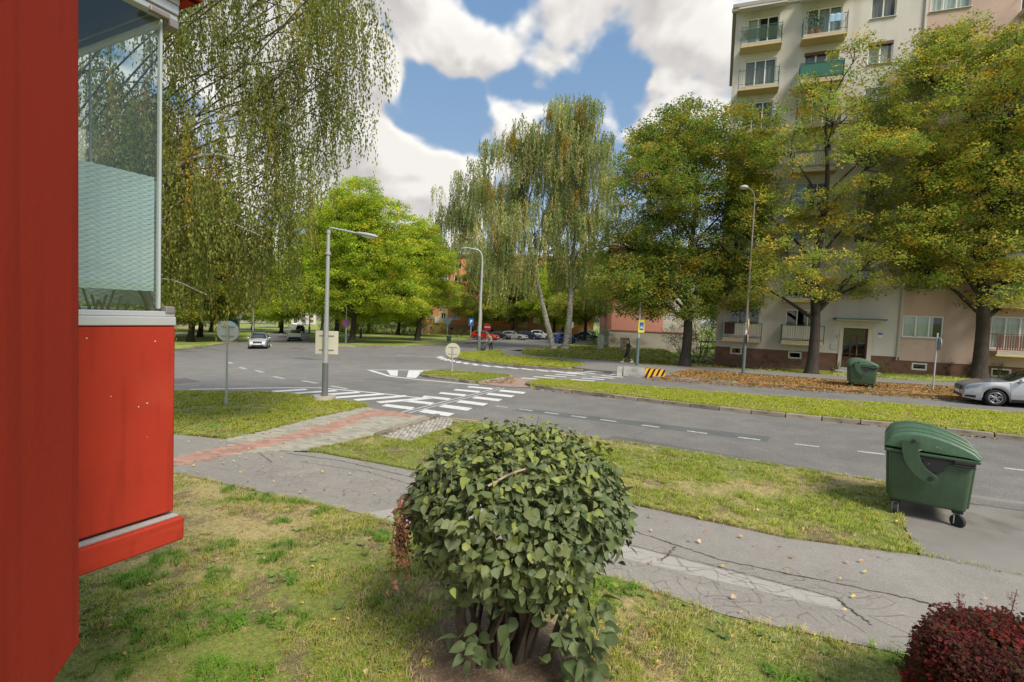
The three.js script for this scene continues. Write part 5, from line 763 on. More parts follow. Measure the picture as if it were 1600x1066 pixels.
  if (o.rails) for (const z of [-1, 1]) part(t, 'roof_rail', tube([V(-1.6, s.H - 0.08, z * 0.6), V(-1.3, s.H + 0.02, z * 0.6), V(-0.2, s.H + 0.04, z * 0.61), V(0.05, s.H - 0.04, z * 0.61)], 0.018, 0.018, 6, 14), M.chrome);
  // wheels
  for (const a of ax) for (const z of [1, -1]) {
    const w = part(t, 'wheel', new THREE.TorusGeometry(s.r - 0.075, 0.075, 10, 30).scale(1, 1, 1.35), M.tyre); w.position.set(a, s.r, z * (half - 0.11)); if (z < 0) w.rotation.y = Math.PI;
    const sp = [new THREE.TorusGeometry(s.r - 0.125, 0.014, 6, 28).translate(0, 0, 0.085)]; for (let i = 0; i < 5; i++) for (const d of [-0.2, 0.2]) sp.push(rbox(0.026, s.r - 0.16, 0.02, 0.006, 0, (s.r - 0.12) / 2 + 0.02, 0.07, 1).rotateZ(i * 1.2566 + d)); sp.push(new THREE.CylinderGeometry(0.05, 0.05, 0.03, 14).rotateX(Math.PI / 2).translate(0, 0, 0.075));
    part(w, 'rim', merge(sp), M.rim); part(w, 'brake_disc', new THREE.CylinderGeometry(s.r - 0.12, s.r - 0.12, 0.02, 24).rotateX(Math.PI / 2).translate(0, 0, 0.02), M.trim);
    part(t, 'wheel_arch', new THREE.CylinderGeometry(R, R, 0.28, 24, 1, true, -Math.PI / 2, Math.PI).rotateX(Math.PI / 2).translate(a, s.r, z * (half - 0.17)), M.black);
  }
  return t;
}
const parkIt = (c, x, z, dx, dz, dy = 0) => { c.position.set(x, gy(x, z) + dy, z); onSlope(c, heading(dx, dz)); return c; };
const silver = carPaint([0.50, 0.51, 0.53], 0.6);
parkIt(makeCar('parked_car', 'silver saloon with ten spoke wheels parked at the right edge of the picture', 'wagon', silver), 20.2, -19.55, -0.88, -0.48);
{ const c = parkIt(makeCar('moving_car', 'silver hatchback driving towards us on the left street', 'hatch', carPaint([0.52, 0.52, 0.50], 0.5)), -24.4, -49.4, 0.36, 0.93); }
parkIt(makeCar('moving_car', 'white saloon driving away along the left street', 'sedan', carPaint([0.62, 0.61, 0.57], 0), { bumper: M.trim }), -29.2, -68.6, -0.4, -0.92);
{ const c = parkIt(makeCar('moving_car', 'black car with lit brake lights ahead of the white saloon', 'suv', carPaint([0.02, 0.02, 0.022], 0.3)), -46.5, -112, -0.42, -0.91); }
parkIt(makeCar('moving_car', 'distant white van sized car beyond the far crossing', 'suv', carPaint([0.7, 0.7, 0.7], 0)), -99, -233, 0.4, 0.91);
parkIt(makeCar('moving_car', 'tiny dark green car furthest along the left street', 'suv', carPaint([0.03, 0.09, 0.06], 0.2)), -112, -275, 0.4, 0.91);
const PARKED = 'cars in the car park';
parkIt(makeCar('parked_car', 'bright red estate car nearest the no entry sign', 'wagon', carPaint([0.52, 0.012, 0.012], 0.1), { group: PARKED, rails: true }), -4.4, -84.5, 0.9, 0.42);
parkIt(makeCar('parked_car', 'black car just behind the nose of the red estate', 'sedan', carPaint([0.02, 0.022, 0.024], 0.3), { group: PARKED }), -2.2, -88.5, 0.9, 0.42);
parkIt(makeCar('parked_car', 'silver grey estate car with roof rails in the car park', 'wagon', carPaint([0.46, 0.46, 0.45], 0.5), { group: PARKED, rails: true }), 0.4, -88.2, 0.9, 0.42);
parkIt(makeCar('parked_car', 'dark blue car right of the silver grey estate', 'wagon', carPaint([0.02, 0.03, 0.075], 0.3), { group: PARKED }), 3.0, -91.5, 0.9, 0.42);
parkIt(makeCar('parked_car', 'large white off road car left of the leaning birch trunk', 'suv', carPaint([0.70, 0.70, 0.68], 0), { group: PARKED, rails: true }), 5.4, -92.5, 0.9, 0.42);
parkIt(makeCar('parked_car', 'white saloon mostly hidden behind the leaning birch trunk', 'sedan', carPaint([0.68, 0.68, 0.67], 0), { group: PARKED }), 8.8, -93, 0.9, 0.42);
parkIt(makeCar('parked_car', 'bright blue hatchback between the two birch trunks and the sign', 'hatch', carPaint([0.03, 0.13, 0.50], 0.2), { group: PARKED }), 7.7, -76.5, 0.8, -0.6);
parkIt(makeCar('parked_car', 'dark teal saloon beyond the blue hatchback', 'sedan', carPaint([0.02, 0.06, 0.065], 0.3), { group: PARKED }), 14.2, -98, 0.95, 0.3);

/* ---------- people ---------- */
function figure(bones, res, size, c0, grow = 0, keep = () => true) { // smooth union of tapered capsules, meshed
  const mc = new MarchingCubes(res, new THREE.MeshBasicMaterial(), false, false, 120000), n = mc.size, f = mc.field, h = size / 2;
  const B = bones.map(([a, b, ra, rb]) => ({ a: V(...a), d: V(...b).sub(V(...a)), ra: ra + grow, rb: rb + grow })), p = V(0, 0, 0), k = 0.035;
  for (let z = 0; z < n; z++) for (let y = 0; y < n; y++) for (let x = 0; x < n; x++) {
    p.set(((x - n / 2) / (n / 2)) * h + c0[0], ((y - n / 2) / (n / 2)) * h + c0[1], ((z - n / 2) / (n / 2)) * h + c0[2]);
    let d = 1;
    for (const q of B) { const vx = p.x - q.a.x, vy = p.y - q.a.y, vz = p.z - q.a.z, L = q.d.lengthSq() || 1e-9, t = clamp((vx * q.d.x + vy * q.d.y + vz * q.d.z) / L), e = Math.hypot(vx - q.d.x * t, vy - q.d.y * t, vz - q.d.z * t) - mix(q.ra, q.rb, t); const hh = clamp(0.5 + 0.5 * (d - e) / k); d = mix(d, e, hh) - k * hh * (1 - hh); }
    if (!keep(p)) d = Math.max(d, 0.05);
    f[x + y * n + z * n * n] = -d;
  }
  mc.isolation = 0; mc.update();
  const cnt = mc.count, g = new THREE.BufferGeometry(), pos = new Float32Array(mc.positionArray.subarray(0, cnt * 3)), nor = new Float32Array(mc.normalArray.subarray(0, cnt * 3));
  for (let i = 0; i < cnt; i++) for (let c = 0; c < 3; c++) pos[3 * i + c] = pos[3 * i + c] * h + c0[c];
  g.setAttribute('position', new THREE.BufferAttribute(pos, 3)); g.setAttribute('normal', new THREE.BufferAttribute(nor, 3)); return g;
}
const skin = std([0.50, 0.30, 0.21], 0.6);
function hand(at, dir, side) { // palm, four unequal curled fingers and a thumb
  const L = [], p = V(...at), d = V(...dir).normalize(), s = V(0, 0, 1).cross(d).normalize(), w = d.clone().cross(s);
  L.push(rbox(0.03, 0.09, 0.08, 0.012).applyQuaternion(new THREE.Quaternion().setFromUnitVectors(V(0, -1, 0), d)).translate(...p.clone().addScaledVector(d, 0.05).toArray()));
  for (let i = 0; i < 4; i++) { const l = [0.07, 0.085, 0.08, 0.06][i], a = p.clone().addScaledVector(d, 0.09).addScaledVector(w, (i - 1.5) * 0.02), b = a.clone().addScaledVector(d, l * 0.5), c = b.clone().addScaledVector(d, l * 0.35).addScaledVector(s, side * l * 0.35); L.push(tube([a, b, c], 0.009, 0.007, 6, 5)); }
  const a = p.clone().addScaledVector(d, 0.03).addScaledVector(w, -0.04); L.push(tube([a, a.clone().addScaledVector(d, 0.03).addScaledVector(w, -0.02), a.clone().addScaledVector(d, 0.06).addScaledVector(w, -0.02)], 0.011, 0.009, 6, 5));
  return L;
}
function head(c, fx) { // face looks along +x
  const L = [new THREE.SphereGeometry(0.1, 22, 16).scale(0.98, 1.2, 0.8).translate(c[0], c[1], c[2]), new THREE.SphereGeometry(0.065, 14, 10).scale(1, 0.9, 0.85).translate(c[0] + 0.03, c[1] - 0.07, c[2]), new THREE.ConeGeometry(0.018, 0.05, 8).rotateZ(-0.5).translate(c[0] + 0.105, c[1] - 0.015, c[2])];
  for (const s of [-1, 1]) L.push(new THREE.SphereGeometry(0.025, 10, 8).scale(0.8, 1.2, 0.4).translate(c[0] - 0.01, c[1] - 0.01, c[2] + s * 0.082)); L.push(rbox(0.01, 0.012, 0.045, 0.004, c[0] + 0.092, c[1] - 0.07, c[2], 1)); return L;
}
{ // woman in black walking to the left
  const t = thing('person', 'person in black clothes and a dark cap walking left past the lamp post', 'person', P3(8.35, -36.6, 0.13), heading(-0.95, -0.25));
  const leg = (hx, kx, fx, ky, ay, s) => [[[0, 0.9, s * 0.09], [kx, ky, s * 0.09], 0.085, 0.06], [[kx, ky, s * 0.09], [fx, ay, s * 0.085], 0.056, 0.035], [[fx, ay, s * 0.085], [fx + 0.14, ay - 0.045, s * 0.095], 0.038, 0.028]];
  const arm = (ex, ey, hx, hy, s) => [[[0.02, 1.40, s * 0.16], [ex, ey, s * 0.22], 0.048, 0.038], [[ex, ey, s * 0.22], [hx, hy, s * 0.2], 0.036, 0.026]];
  const legs = [...leg(0, 0.2, 0.33, 0.5, 0.1, 1), ...leg(0, 0.0, -0.36, 0.48, 0.17, -1)], arms = [...arm(-0.16, 1.17, -0.1, 0.92, 1), ...arm(0.12, 1.15, 0.3, 1.0, -1)];
  const torso = [[[0, 0.95, 0], [0.01, 1.12, 0], 0.13, 0.115], [[0.01, 1.12, 0], [0.02, 1.34, 0], 0.115, 0.12], [[0.02, 1.36, -0.12], [0.02, 1.36, 0.12], 0.075, 0.075], [[0, 0.92, -0.07], [0, 0.92, 0.07], 0.11, 0.11]], neck = [[[0.02, 1.4, 0], [0.05, 1.52, 0], 0.05, 0.045]];
  part(t, 'body', merge([figure([...legs, ...arms, ...torso, ...neck], 80, 1.8, [0, 0.85, 0]), ...head([0.07, 1.6, 0]), ...hand([-0.1, 0.92, 0.2], [0.2, -1, 0], 1), ...hand([0.3, 1.0, -0.2], [0.8, -0.6, 0], 1)]), skin);
  const blk = std([0.02, 0.02, 0.023], 0.9);
  part(t, 'top', figure([...torso, ...arms.filter((_, i) => i % 2 === 0)], 64, 1.2, [0, 1.15, 0], 0.012, (p) => p.y > 0.86 && p.y < 1.45), blk); part(t, 'leggings', figure([...legs.filter((_, i) => i % 3 < 2), torso[3]], 64, 1.3, [0, 0.6, 0], 0.01, (p) => p.y > 0.33 && p.y < 1.0), blk);
  part(t, 'cap', merge([new THREE.SphereGeometry(0.108, 18, 10, 0, 6.283, 0, 1.5).scale(1, 1.05, 0.85).translate(0.065, 1.635, 0), rbox(0.1, 0.012, 0.13, 0.005, 0.19, 1.65, 0, 1)]), std([0.05, 0.05, 0.055], 0.9)); part(t, 'hair', tube([V(-0.02, 1.62, 0), V(-0.06, 1.52, 0), V(-0.07, 1.38, 0)], 0.045, 0.02, 8, 10), std([0.05, 0.03, 0.02], 0.7));
  for (const [x, y, z] of [[0.39, 0.055, 0.09], [-0.30, 0.115, -0.09]]) part(t, 'shoe', rbox(0.26, 0.09, 0.09, 0.035, x, y - 0.005, z), std([0.6, 0.58, 0.56], 0.7));
}
{ // stooping person in a tan jacket by the lamp post
  const t = thing('person', 'stooping person in a tan jacket and dark trousers by the curved lamp post', 'person', P3(-2.05, -49.9, 0.12), heading(-0.6, 0.75));
  const legs = [[[0, 0.86, 0.09], [0.06, 0.46, 0.1], 0.09, 0.062], [[0.06, 0.46, 0.1], [0.0, 0.09, 0.1], 0.058, 0.04], [[0, 0.08, 0.1], [0.16, 0.04, 0.11], 0.04, 0.03], [[0, 0.86, -0.09], [-0.02, 0.46, -0.1], 0.09, 0.062], [[-0.02, 0.46, -0.1], [-0.1, 0.09, -0.1], 0.058, 0.04], [[-0.1, 0.08, -0.1], [0.06, 0.04, -0.11], 0.04, 0.03]];
  const torso = [[[0, 0.92, 0], [0.10, 1.12, 0], 0.15, 0.15], [[0.10, 1.12, 0], [0.24, 1.34, 0], 0.15, 0.13], [[0.24, 1.34, -0.13], [0.24, 1.34, 0.13], 0.08, 0.08]], arms = [[[0.25, 1.36, 0.18], [0.3, 1.08, 0.26], 0.06, 0.05], [[0.3, 1.08, 0.26], [0.42, 0.86, 0.24], 0.046, 0.03], [[0.25, 1.36, -0.18], [0.24, 1.08, -0.25], 0.06, 0.05], [[0.24, 1.08, -0.25], [0.36, 0.9, -0.2], 0.046, 0.03]], neck = [[[0.26, 1.38, 0], [0.34, 1.46, 0], 0.055, 0.05]];
  part(t, 'body', merge([figure([...legs, ...torso, ...arms, ...neck], 80, 1.8, [0.1, 0.8, 0]), ...head([0.38, 1.54, 0]), ...hand([0.42, 0.86, 0.24], [0.4, -0.9, 0], 1), ...hand([0.36, 0.9, -0.2], [0.4, -0.9, 0], 1)]), skin);
  part(t, 'jacket', figure([...torso, ...arms], 72, 1.3, [0.15, 1.1, 0], 0.022, (p) => p.y > 0.80 && p.x < 0.37), std([0.42, 0.33, 0.20], 0.9)); part(t, 'trousers', figure([...legs.filter((_, i) => i % 3 < 2), torso[0]], 64, 1.3, [0, 0.55, 0], 0.014, (p) => p.y > 0.07 && p.y < 0.98), std([0.03, 0.032, 0.045], 0.9));
  part(t, 'hair', new THREE.SphereGeometry(0.108, 16, 10, 0, 6.283, 0, 1.7).scale(1, 1.15, 0.87).rotateZ(0.4).translate(0.365, 1.56, 0), std([0.10, 0.09, 0.12], 0.8)); for (const [x, z] of [[0.08, 0.105], [-0.02, -0.105]]) part(t, 'shoe', rbox(0.27, 0.09, 0.1, 0.035, x, 0.045, z), M.black);
  const b = thing('bag', 'dark sack dragged beside the stooping person', 'bag', P3(-2.95, -49.4, 0.12), 0.3); part(b, 'sack', new THREE.LatheGeometry([[0, 0], [0.24, 0.02], [0.3, 0.2], [0.26, 0.5], [0.12, 0.8], [0.05, 0.95], [0.09, 1.02], [0, 1.0]].map(([a, c]) => new THREE.Vector2(a, c)), 20).rotateZ(-0.55), std([0.05, 0.055, 0.07], 0.7)); part(b, 'tie', new THREE.TorusGeometry(0.055, 0.014, 6, 14).rotateX(1.57).translate(0, 0.95, 0).rotateZ(-0.55), M.black);
}

/* ---------- foliage ---------- */
const leafMat = (tr = 0.35, rough = 1) => phys([1, 1, 1], rough, { transmission: tr, thickness: 0, side: THREE.DoubleSide, specularIntensity: 0.12 });
const LEAF = leafMat(0.5), LEAFB = leafMat(0.5);
/* a clump of loose leaves inside a ball of radius 1; each leaf is a folded kite */
function clumpGeo(n, size, seed, flat = 0.8) {
  const r = RNG(seed), pos = [], nor = [], idx = [], a = V(0, 0, 0), q = new THREE.Quaternion(), e = new THREE.Euler();
  for (let i = 0; i < n; i++) {
    const th = r() * 6.283, u = r() * 2 - 1, rad = Math.cbrt(r()), s = Math.sqrt(1 - u * u), c = V(Math.cos(th) * s * rad, u * rad * flat, Math.sin(th) * s * rad), k = size * (0.7 + 0.6 * r());
    e.set((r() - 0.5) * 1.9 + 0.25, r() * 6.283, (r() - 0.5) * 1.7); q.setFromEuler(e); const b = pos.length / 3;
    for (const [x, y, z] of [[0, 0, -0.5], [0.4, 0.10, -0.05], [0, 0, 0.55], [-0.4, 0.10, -0.05]]) { a.set(x * k, y * k, z * k).applyQuaternion(q).add(c); pos.push(a.x, a.y, a.z); a.set(x * 0.5, 1, 0).applyQuaternion(q).normalize(); nor.push(a.x, a.y, a.z); }
    idx.push(b, b + 2, b + 1, b, b + 3, b + 2);
  }
  const g = new THREE.BufferGeometry(); g.setAttribute('position', new THREE.Float32BufferAttribute(pos, 3)); g.setAttribute('normal', new THREE.Float32BufferAttribute(nor, 3)); g.setIndex(idx); return g;
}
/* a hanging birch twig one metre long with small leaves dangling from it */
function strandGeo(n, size, spread, seed, stem = 0.004) {
  const r = RNG(seed), pos = [], nor = [], idx = [], a = V(0, 0, 0), q = new THREE.Quaternion(), e = new THREE.Euler(), wob = (y) => [0.05 * Math.sin(y * 3.1 + seed), 0.05 * Math.cos(y * 2.7 + seed * 2)];
  for (let i = 0; i < n; i++) {
    const y = -(i + r()) / n, [wx, wz] = wob(y), th = r() * 6.283, d = spread * (0.25 + r() * 0.9) * (1 - 0.35 * -y), c = V(wx + Math.cos(th) * d, y - r() * 0.03, wz + Math.sin(th) * d), k = size * (0.65 + 0.6 * r());
    e.set(1.2 + (r() - 0.5) * 1.5, r() * 6.283, (r() - 0.5) * 1.4, 'YXZ'); q.setFromEuler(e); const b = pos.length / 3;
    for (const [x, yy, z] of [[0, 0, -0.5], [0.38, 0.05, -0.12], [0, 0, 0.6], [-0.38, 0.05, -0.12]]) { a.set(x * k, yy * k, z * k).applyQuaternion(q).add(c); pos.push(a.x, a.y, a.z); a.set(x * 0.4, 1, 0).applyQuaternion(q).normalize(); nor.push(a.x, a.y, a.z); }
    idx.push(b, b + 2, b + 1, b, b + 3, b + 2);
  }
  for (let i = 0; i < 4; i++) { const y0 = -i / 4, y1 = -(i + 1) / 4, [ax, az] = wob(y0), [bx, bz] = wob(y1), b = pos.length / 3; pos.push(ax - stem, y0, az, ax + stem, y0, az, bx + stem * 0.7, y1, bz, bx - stem * 0.7, y1, bz); for (let j = 0; j < 4; j++) nor.push(0, 0, 1); idx.push(b, b + 1, b + 2, b, b + 2, b + 3); }
  const g = new THREE.BufferGeometry(); g.setAttribute('position', new THREE.Float32BufferAttribute(pos, 3)); g.setAttribute('normal', new THREE.Float32BufferAttribute(nor, 3)); g.setIndex(idx); return g;
}
const barkTex = dataTex(512, (u, v, i, j) => { const a = tn(u, v * 0.25, 32, 4) * 0.6 + tfbm(u, v, 8, 4, 9) * 0.4, k = 0.35 + 0.9 * a; return [S(0.06 * k), S(0.047 * k), S(0.036 * k)]; });
const birchTex = canvasTex(512, 1024, (g, W, Hh) => {
  g.fillStyle = '#b9b3a8'; g.fillRect(0, 0, W, Hh); const r = RNG(8);
  for (let i = 0; i < 700; i++) { g.fillStyle = `rgba(${150 + r() * 60},${140 + r() * 55},${125 + r() * 55},0.35)`; g.fillRect(r() * W, r() * Hh, 20 + r() * 90, 2 + r() * 10); }
  for (let i = 0; i < 420; i++) { g.fillStyle = `rgba(${30 + r() * 30},${26 + r() * 26},${22 + r() * 20},${0.6 + r() * 0.4})`; g.beginPath(); g.ellipse(r() * W, r() * Hh, 6 + r() * r() * 60, 2 + r() * 9, 0, 0, 7); g.fill(); }
});
const barkBump = dataTex(512, (u, v) => { const k = tn(u, v * 0.25, 48, 4) * 0.7 + tn(u, v, 64, 9) * 0.3; return [k, k, k]; }, false);
M.bark = std([1, 1, 1], 0.95, { map: again(barkTex, 2, 0.6), bumpMap: again(barkBump, 2, 0.6), bumpScale: 0.03 }); M.birchBark = std([1, 1, 1], 0.85, { map: again(birchTex, 1, 0.45), bumpMap: again(barkBump, 1, 0.5), bumpScale: 0.008 });
M.twig = std([0.09, 0.065, 0.05], 0.9);
const PAL = {
  maple: [[0.302, 0.389, 0.051], [0.214, 0.321, 0.045], [0.462, 0.440, 0.058], [0.52, 0.43, 0.06], [0.161, 0.253, 0.041]],
  mapleLight: [[0.384, 0.410, 0.064], [0.426, 0.508, 0.086], [0.534, 0.559, 0.086], [0.320, 0.422, 0.072], [0.710, 0.508, 0.086], [0.248, 0.339, 0.058]],
  lime: [[0.40, 0.56, 0.048], [0.53, 0.64, 0.055], [0.31, 0.45, 0.042], [0.65, 0.64, 0.065]],
  birch: [[0.379, 0.433, 0.164], [0.306, 0.379, 0.127], [0.470, 0.488, 0.198], [0.543, 0.470, 0.182], [0.253, 0.325, 0.110]],
  dark: [[0.18, 0.25, 0.05], [0.24, 0.31, 0.055], [0.145, 0.21, 0.045], [0.30, 0.33, 0.06]],
};
const pick = (p, r, t) => { const c = p[Math.min(p.length - 1, Math.floor(r() * p.length))], k = (0.8 + 0.4 * r()) * t; return col(c[0] * k, c[1] * k, c[2] * k); };
const CL = { broad: [1, 2, 3].map((s) => clumpGeo(16, 0.36, s)), fine: [4, 5, 6].map((s) => clumpGeo(22, 0.25, s)) };
const STR = [1, 2, 3].map((s) => strandGeo(26, 0.105, 0.10, s));
const STRN = [4, 5, 6].map((s) => strandGeo(34, 0.052, 0.08, s, 0.0022));
let treeSeed = 100;
/* broad-leaved tree: trunk and limbs to every lobe; boughs (flat drooping pads of leaf clumps) over each lobe */
function broadTree(name, label, x, z, lobes, o = {}) {
  const r = RNG(o.seed ?? ++treeSeed * 131), t = thing(name, label, 'tree', P3(x, z, o.dy ?? 0.05), 0, o.group), R = o.r ?? 0.3, topY = Math.max(...lobes.map((l) => l[1]));
  const fork = o.fork ?? Math.min(...lobes.map((l) => l[1])) * 0.7, lean = o.lean ?? [0, 0], limbs = [], axis = (y) => V(lean[0] * y / topY + 0.12 * Math.sin(y * 0.7), y, lean[1] * y / topY + 0.1 * Math.cos(y * 0.6) - 0.1);
  const tp = []; for (let i = 0; i <= 6; i++) tp.push(axis(topY * 0.94 * i / 6)); limbs.push(tube(tp, R * 0.95, 0.03, 10, 24), new THREE.LatheGeometry([[R * 1.7, -0.12], [R * 1.25, 0.15], [R * 1.0, 0.55], [R * 0.9, 0.9]].map(([a, b]) => new THREE.Vector2(a, b)), 14));
  const P = [], C = [], br = o.bough ?? 0.85;
  for (const [lx, ly, lr, lz, off] of lobes.map((l) => [l[0], l[1], l[2], l[3], l[4] ?? (r() - 0.5) * 2 * (o.deep ?? 2.2)])) {
    const c = V(lx, ly, off), y0 = Math.max(fork + r() * 0.8, ly - Math.hypot(lx - axis(ly).x, off) * (0.7 + 0.4 * r()) - 0.4), base = axis(Math.min(y0, topY * 0.85)), mid = base.clone().lerp(c, 0.55); mid.y += 0.25 * (c.y - base.y) * 0.3;
    limbs.push(tube([base, mid, c], Math.max(0.035, R * 0.42 * (1 - base.y / (topY * 1.2))), 0.025, 6, 8));
    const nb = Math.round((o.dens ?? 1) * 9.5 * lr * lr / (br * br));
    for (let b = 0; b < nb; b++) {
      const th = r() * 6.283, u = mix(-0.75, 1, r()), s = Math.sqrt(1 - u * u), q = mix(0.55, 1.05, Math.sqrt(r())), bc = V(c.x + Math.cos(th) * s * lr * q, c.y + u * lr * q * 0.95, c.z + Math.sin(th) * s * (lz ?? lr) * q);
      if (bc.y < fork * 0.8 + 0.3) continue;
      if (r() < 0.3) limbs.push(tube([c.clone().lerp(base, 0.12), c.clone().lerp(bc, 0.5).add(V(0, 0.1, 0)), bc], 0.03, 0.01, 4, 5));
      const tint = mix(0.72, 1.28, r()), tone = r(), n = Math.round(mix(5, 11, r()) * (o.per ?? 1)), yel = r() < (o.yellow ?? 0.04);
      for (let k = 0; k < n; k++) { const a = r() * 6.283, d = Math.sqrt(r()) * br; P.push([bc.x + Math.cos(a) * d, bc.y - d * d * 0.28 / br + (r() - 0.5) * 0.3, bc.z + Math.sin(a) * d, (o.leaf ?? 0.34) * (0.75 + 0.5 * r())]); C.push(yel ? col(0.36, 0.25, 0.02) : pick(o.pal ?? PAL.maple, () => clamp(tone + (r() - 0.5) * 0.5, 0, 0.999), tint)); }
    }
  }
  part(t, 'trunk', merge(limbs), o.bark ?? M.bark);
  crown(t, P, C, o.clumps ?? CL.broad, LEAF, r); return t;
}
const DUM = new THREE.Matrix4(), DQ = new THREE.Quaternion(), DE = new THREE.Euler();
function crown(t, P, C, geos, mat, r, name = 'crown') {
  geos.forEach((g, gi) => {
    const sel = P.map((_, i) => i).filter((i) => i % geos.length === gi), im = shadow(new THREE.InstancedMesh(g, mat, sel.length));
    sel.forEach((i, k) => { const [x, y, z, s, sy] = P[i]; DE.set((r() - 0.5) * 0.3, r() * 6.283, (r() - 0.5) * 0.3); DQ.setFromEuler(DE); DUM.compose(V(x, y, z), DQ, V(s, sy ?? s, s)); im.setMatrixAt(k, DUM); im.setColorAt(k, C[i]); });
    im.name = name; im.userData = { kind: 'stuff' }; t.add(im);
  });
}
/* weeping birch: arching limbs with strands hanging from them */
function birchTree(name, label, x, z, lobes, o = {}) {
  const r = RNG(o.seed ?? ++treeSeed * 77), t = thing(name, label, 'tree', P3(x, z, o.dy ?? 0.05), 0, o.group), R = o.r ?? 0.3, topY = Math.max(...lobes.map((l) => l[1] + l[2] * 0.6)), lean = o.lean ?? [0, 0];
  const axis = (y) => V(lean[0] * Math.pow(y / topY, o.leanPow ?? 1) + 0.15 * Math.sin(y * 0.45), y, lean[1] * y / topY + 0.1 * Math.cos(y * 0.5) - 0.1), limbs = [], twigs = [], tp = []; for (let i = 0; i <= 8; i++) tp.push(axis(topY * i / 8));
  limbs.push(tube(tp.slice(0, 7), R, R * 0.12, 10, 30), new THREE.LatheGeometry([[R * 1.5, -0.12], [R * 1.15, 0.15], [R * 0.95, 0.6]].map(([a, b]) => new THREE.Vector2(a, b)), 14)); if (o.extra) limbs.push(...o.extra(axis));
  const P = [], C = [];
  for (const [lx, ly, lr, lz, off] of lobes.map((l) => [l[0], l[1], l[2], l[3], l[4] ?? (r() - 0.5) * 2 * (o.deep ?? 2)])) {
    const c = V(lx, ly + lr * 0.6, off), base = axis(Math.max(o.fork ?? 3, ly - lr * 0.4 - Math.abs(lx) * 0.5)); const ar = base.distanceTo(c); twigs.push(tube([base, base.clone().lerp(c, 0.3).add(V(0, 0.16 * ar, 0)), base.clone().lerp(c, 0.68).add(V(0, 0.2 * ar, 0)), c], o.thin ?? Math.max(0.03, R * 0.3), 0.012, 6, 8));
    const n = Math.round((o.dens ?? 1) * 26 * lr * lr * (o.scale ? 1 / (o.scale * o.scale) : 1));
    for (let b = 0; b < n / 9; b++) { // tufts of strands on a small arching twig
      const th = r() * 6.283, u = mix(-0.6, 1, r()), s = Math.sqrt(1 - u * u), q = mix(0.35, 1.0, Math.sqrt(r())), bc = V(lx + Math.cos(th) * s * lr * q, ly + u * lr * q, off + Math.sin(th) * s * (lz ?? lr) * q), tone = r(), tint = mix(0.75, 1.25, r()), yel = r() < (o.yellow ?? 0.03);
      if (r() < 0.35) twigs.push(tube([c.clone().lerp(base, 0.3), c.clone().lerp(bc, 0.6).add(V(0, 0.3, 0)), bc], 0.018, 0.007, 4, 5));
      for (let k = 0; k < 9; k++) { const a = r() * 6.283, d = Math.sqrt(r()) * (o.tuft ?? 0.6), L = (o.len ?? 1.5) * (0.5 + r()); if (o.minY && bc.y - 0.6 * L - d * 0.4 < o.minY + 0.9 * r() * r() && r() > 0.05) continue; P.push([bc.x + Math.cos(a) * d, bc.y + L * 0.4 - d * 0.4, bc.z + Math.sin(a) * d, o.scale ?? 1.2, L]); C.push(yel ? col(0.42, 0.27, 0.03) : pick(o.pal ?? PAL.birch, () => clamp(tone + (r() - 0.5) * 0.6, 0, 0.999), tint)); }
    }
  }
  part(t, 'trunk', merge(limbs), M.birchBark); part(t, 'branch', merge(twigs), M.twig); crown(t, P, C, o.strands ?? STR, LEAFB, r); return t;
}

/* street trees in front of the flats */
broadTree('street_tree', 'dense dark green maple with a thick straight trunk left of the flats', 11.9, -35, [[0, 16.8, 2], [-1.9, 15, 2.6], [1.8, 14.7, 2.6], [-3.2, 11.8, 2.6], [.1, 11.9, 3.5], [3.3, 11.6, 2.2], [-4.1, 8.3, 2.4], [-.4, 8.3, 3.5], [3.3, 8.2, 2.2], [-4.8, 5.7, 1.8], [-.4, 5.4, 2.9], [-2.4, 5.8, 2.2], [2.4, 5.4, 2], [-2.6, 14.8, 1.6], [-5, 4.6, 1.5], [-3, 4.7, 1.7]], { r: 0.36, fork: 3.0, yellow: 0.03, dens: 1.2, pal: [[0.25, 0.345, 0.045], [0.18, 0.28, 0.04], [0.36, 0.37, 0.05], [0.44, 0.36, 0.055], [0.14, 0.225, 0.036]] });
broadTree('street_tree', 'open light green maple with a forked trunk before the flats', 18.5, -31.4, [[1.1, 18.9, 1.2], [-.1, 17.5, 1.3], [1.9, 16.5, 1.5], [-.3, 14.9, 1.8], [2.9, 13.9, 1.5], [-2.7, 13.3, 1.5], [1.5, 12.3, 2.1], [-3, 9.8, 1.8], [-.2, 9.6, 1.8], [2.8, 9.7, 1.7], [4.3, 8.2, 1.5], [-2.4, 6.8, 1.8], [1.9, 6.6, 1.5], [-1.1, 5.5, 1.3], [-3.8, 5.4, 1.2], [4.1, 5.9, 1.2]], { r: 0.34, fork: 3.2, dens: 0.7, yellow: 0.06, pal: PAL.mapleLight, leaf: 0.32, deep: 1.8 });
broadTree('street_tree', 'big maple with yellowing leaves and a leaning dark trunk at the right edge', 27.5, -30, [[-2.5, 19.1, 1.7], [-4.2, 17.6, 1.9], [-.2, 17.7, 2.2], [2.2, 16.4, 2.2], [-5, 14.7, 1.9], [-1.7, 14.8, 3], [1.4, 13.2, 2.6], [-4, 11.5, 2.2], [-.6, 10.9, 3], [3.2, 10, 2.6], [-4.1, 8.5, 1.9], [-1.1, 7.8, 2.5], [2.4, 7.0, 2.1], [-3.2, 6.4, 1.5], [.3, 5.6, 1.7], [3.7, 5.4, 1.7]], { r: 0.4, fork: 3.4, yellow: 0.045, dens: 1.05, pal: [...PAL.maple, ...PAL.mapleLight, [0.34, 0.33, 0.05]], deep: 2.2 });
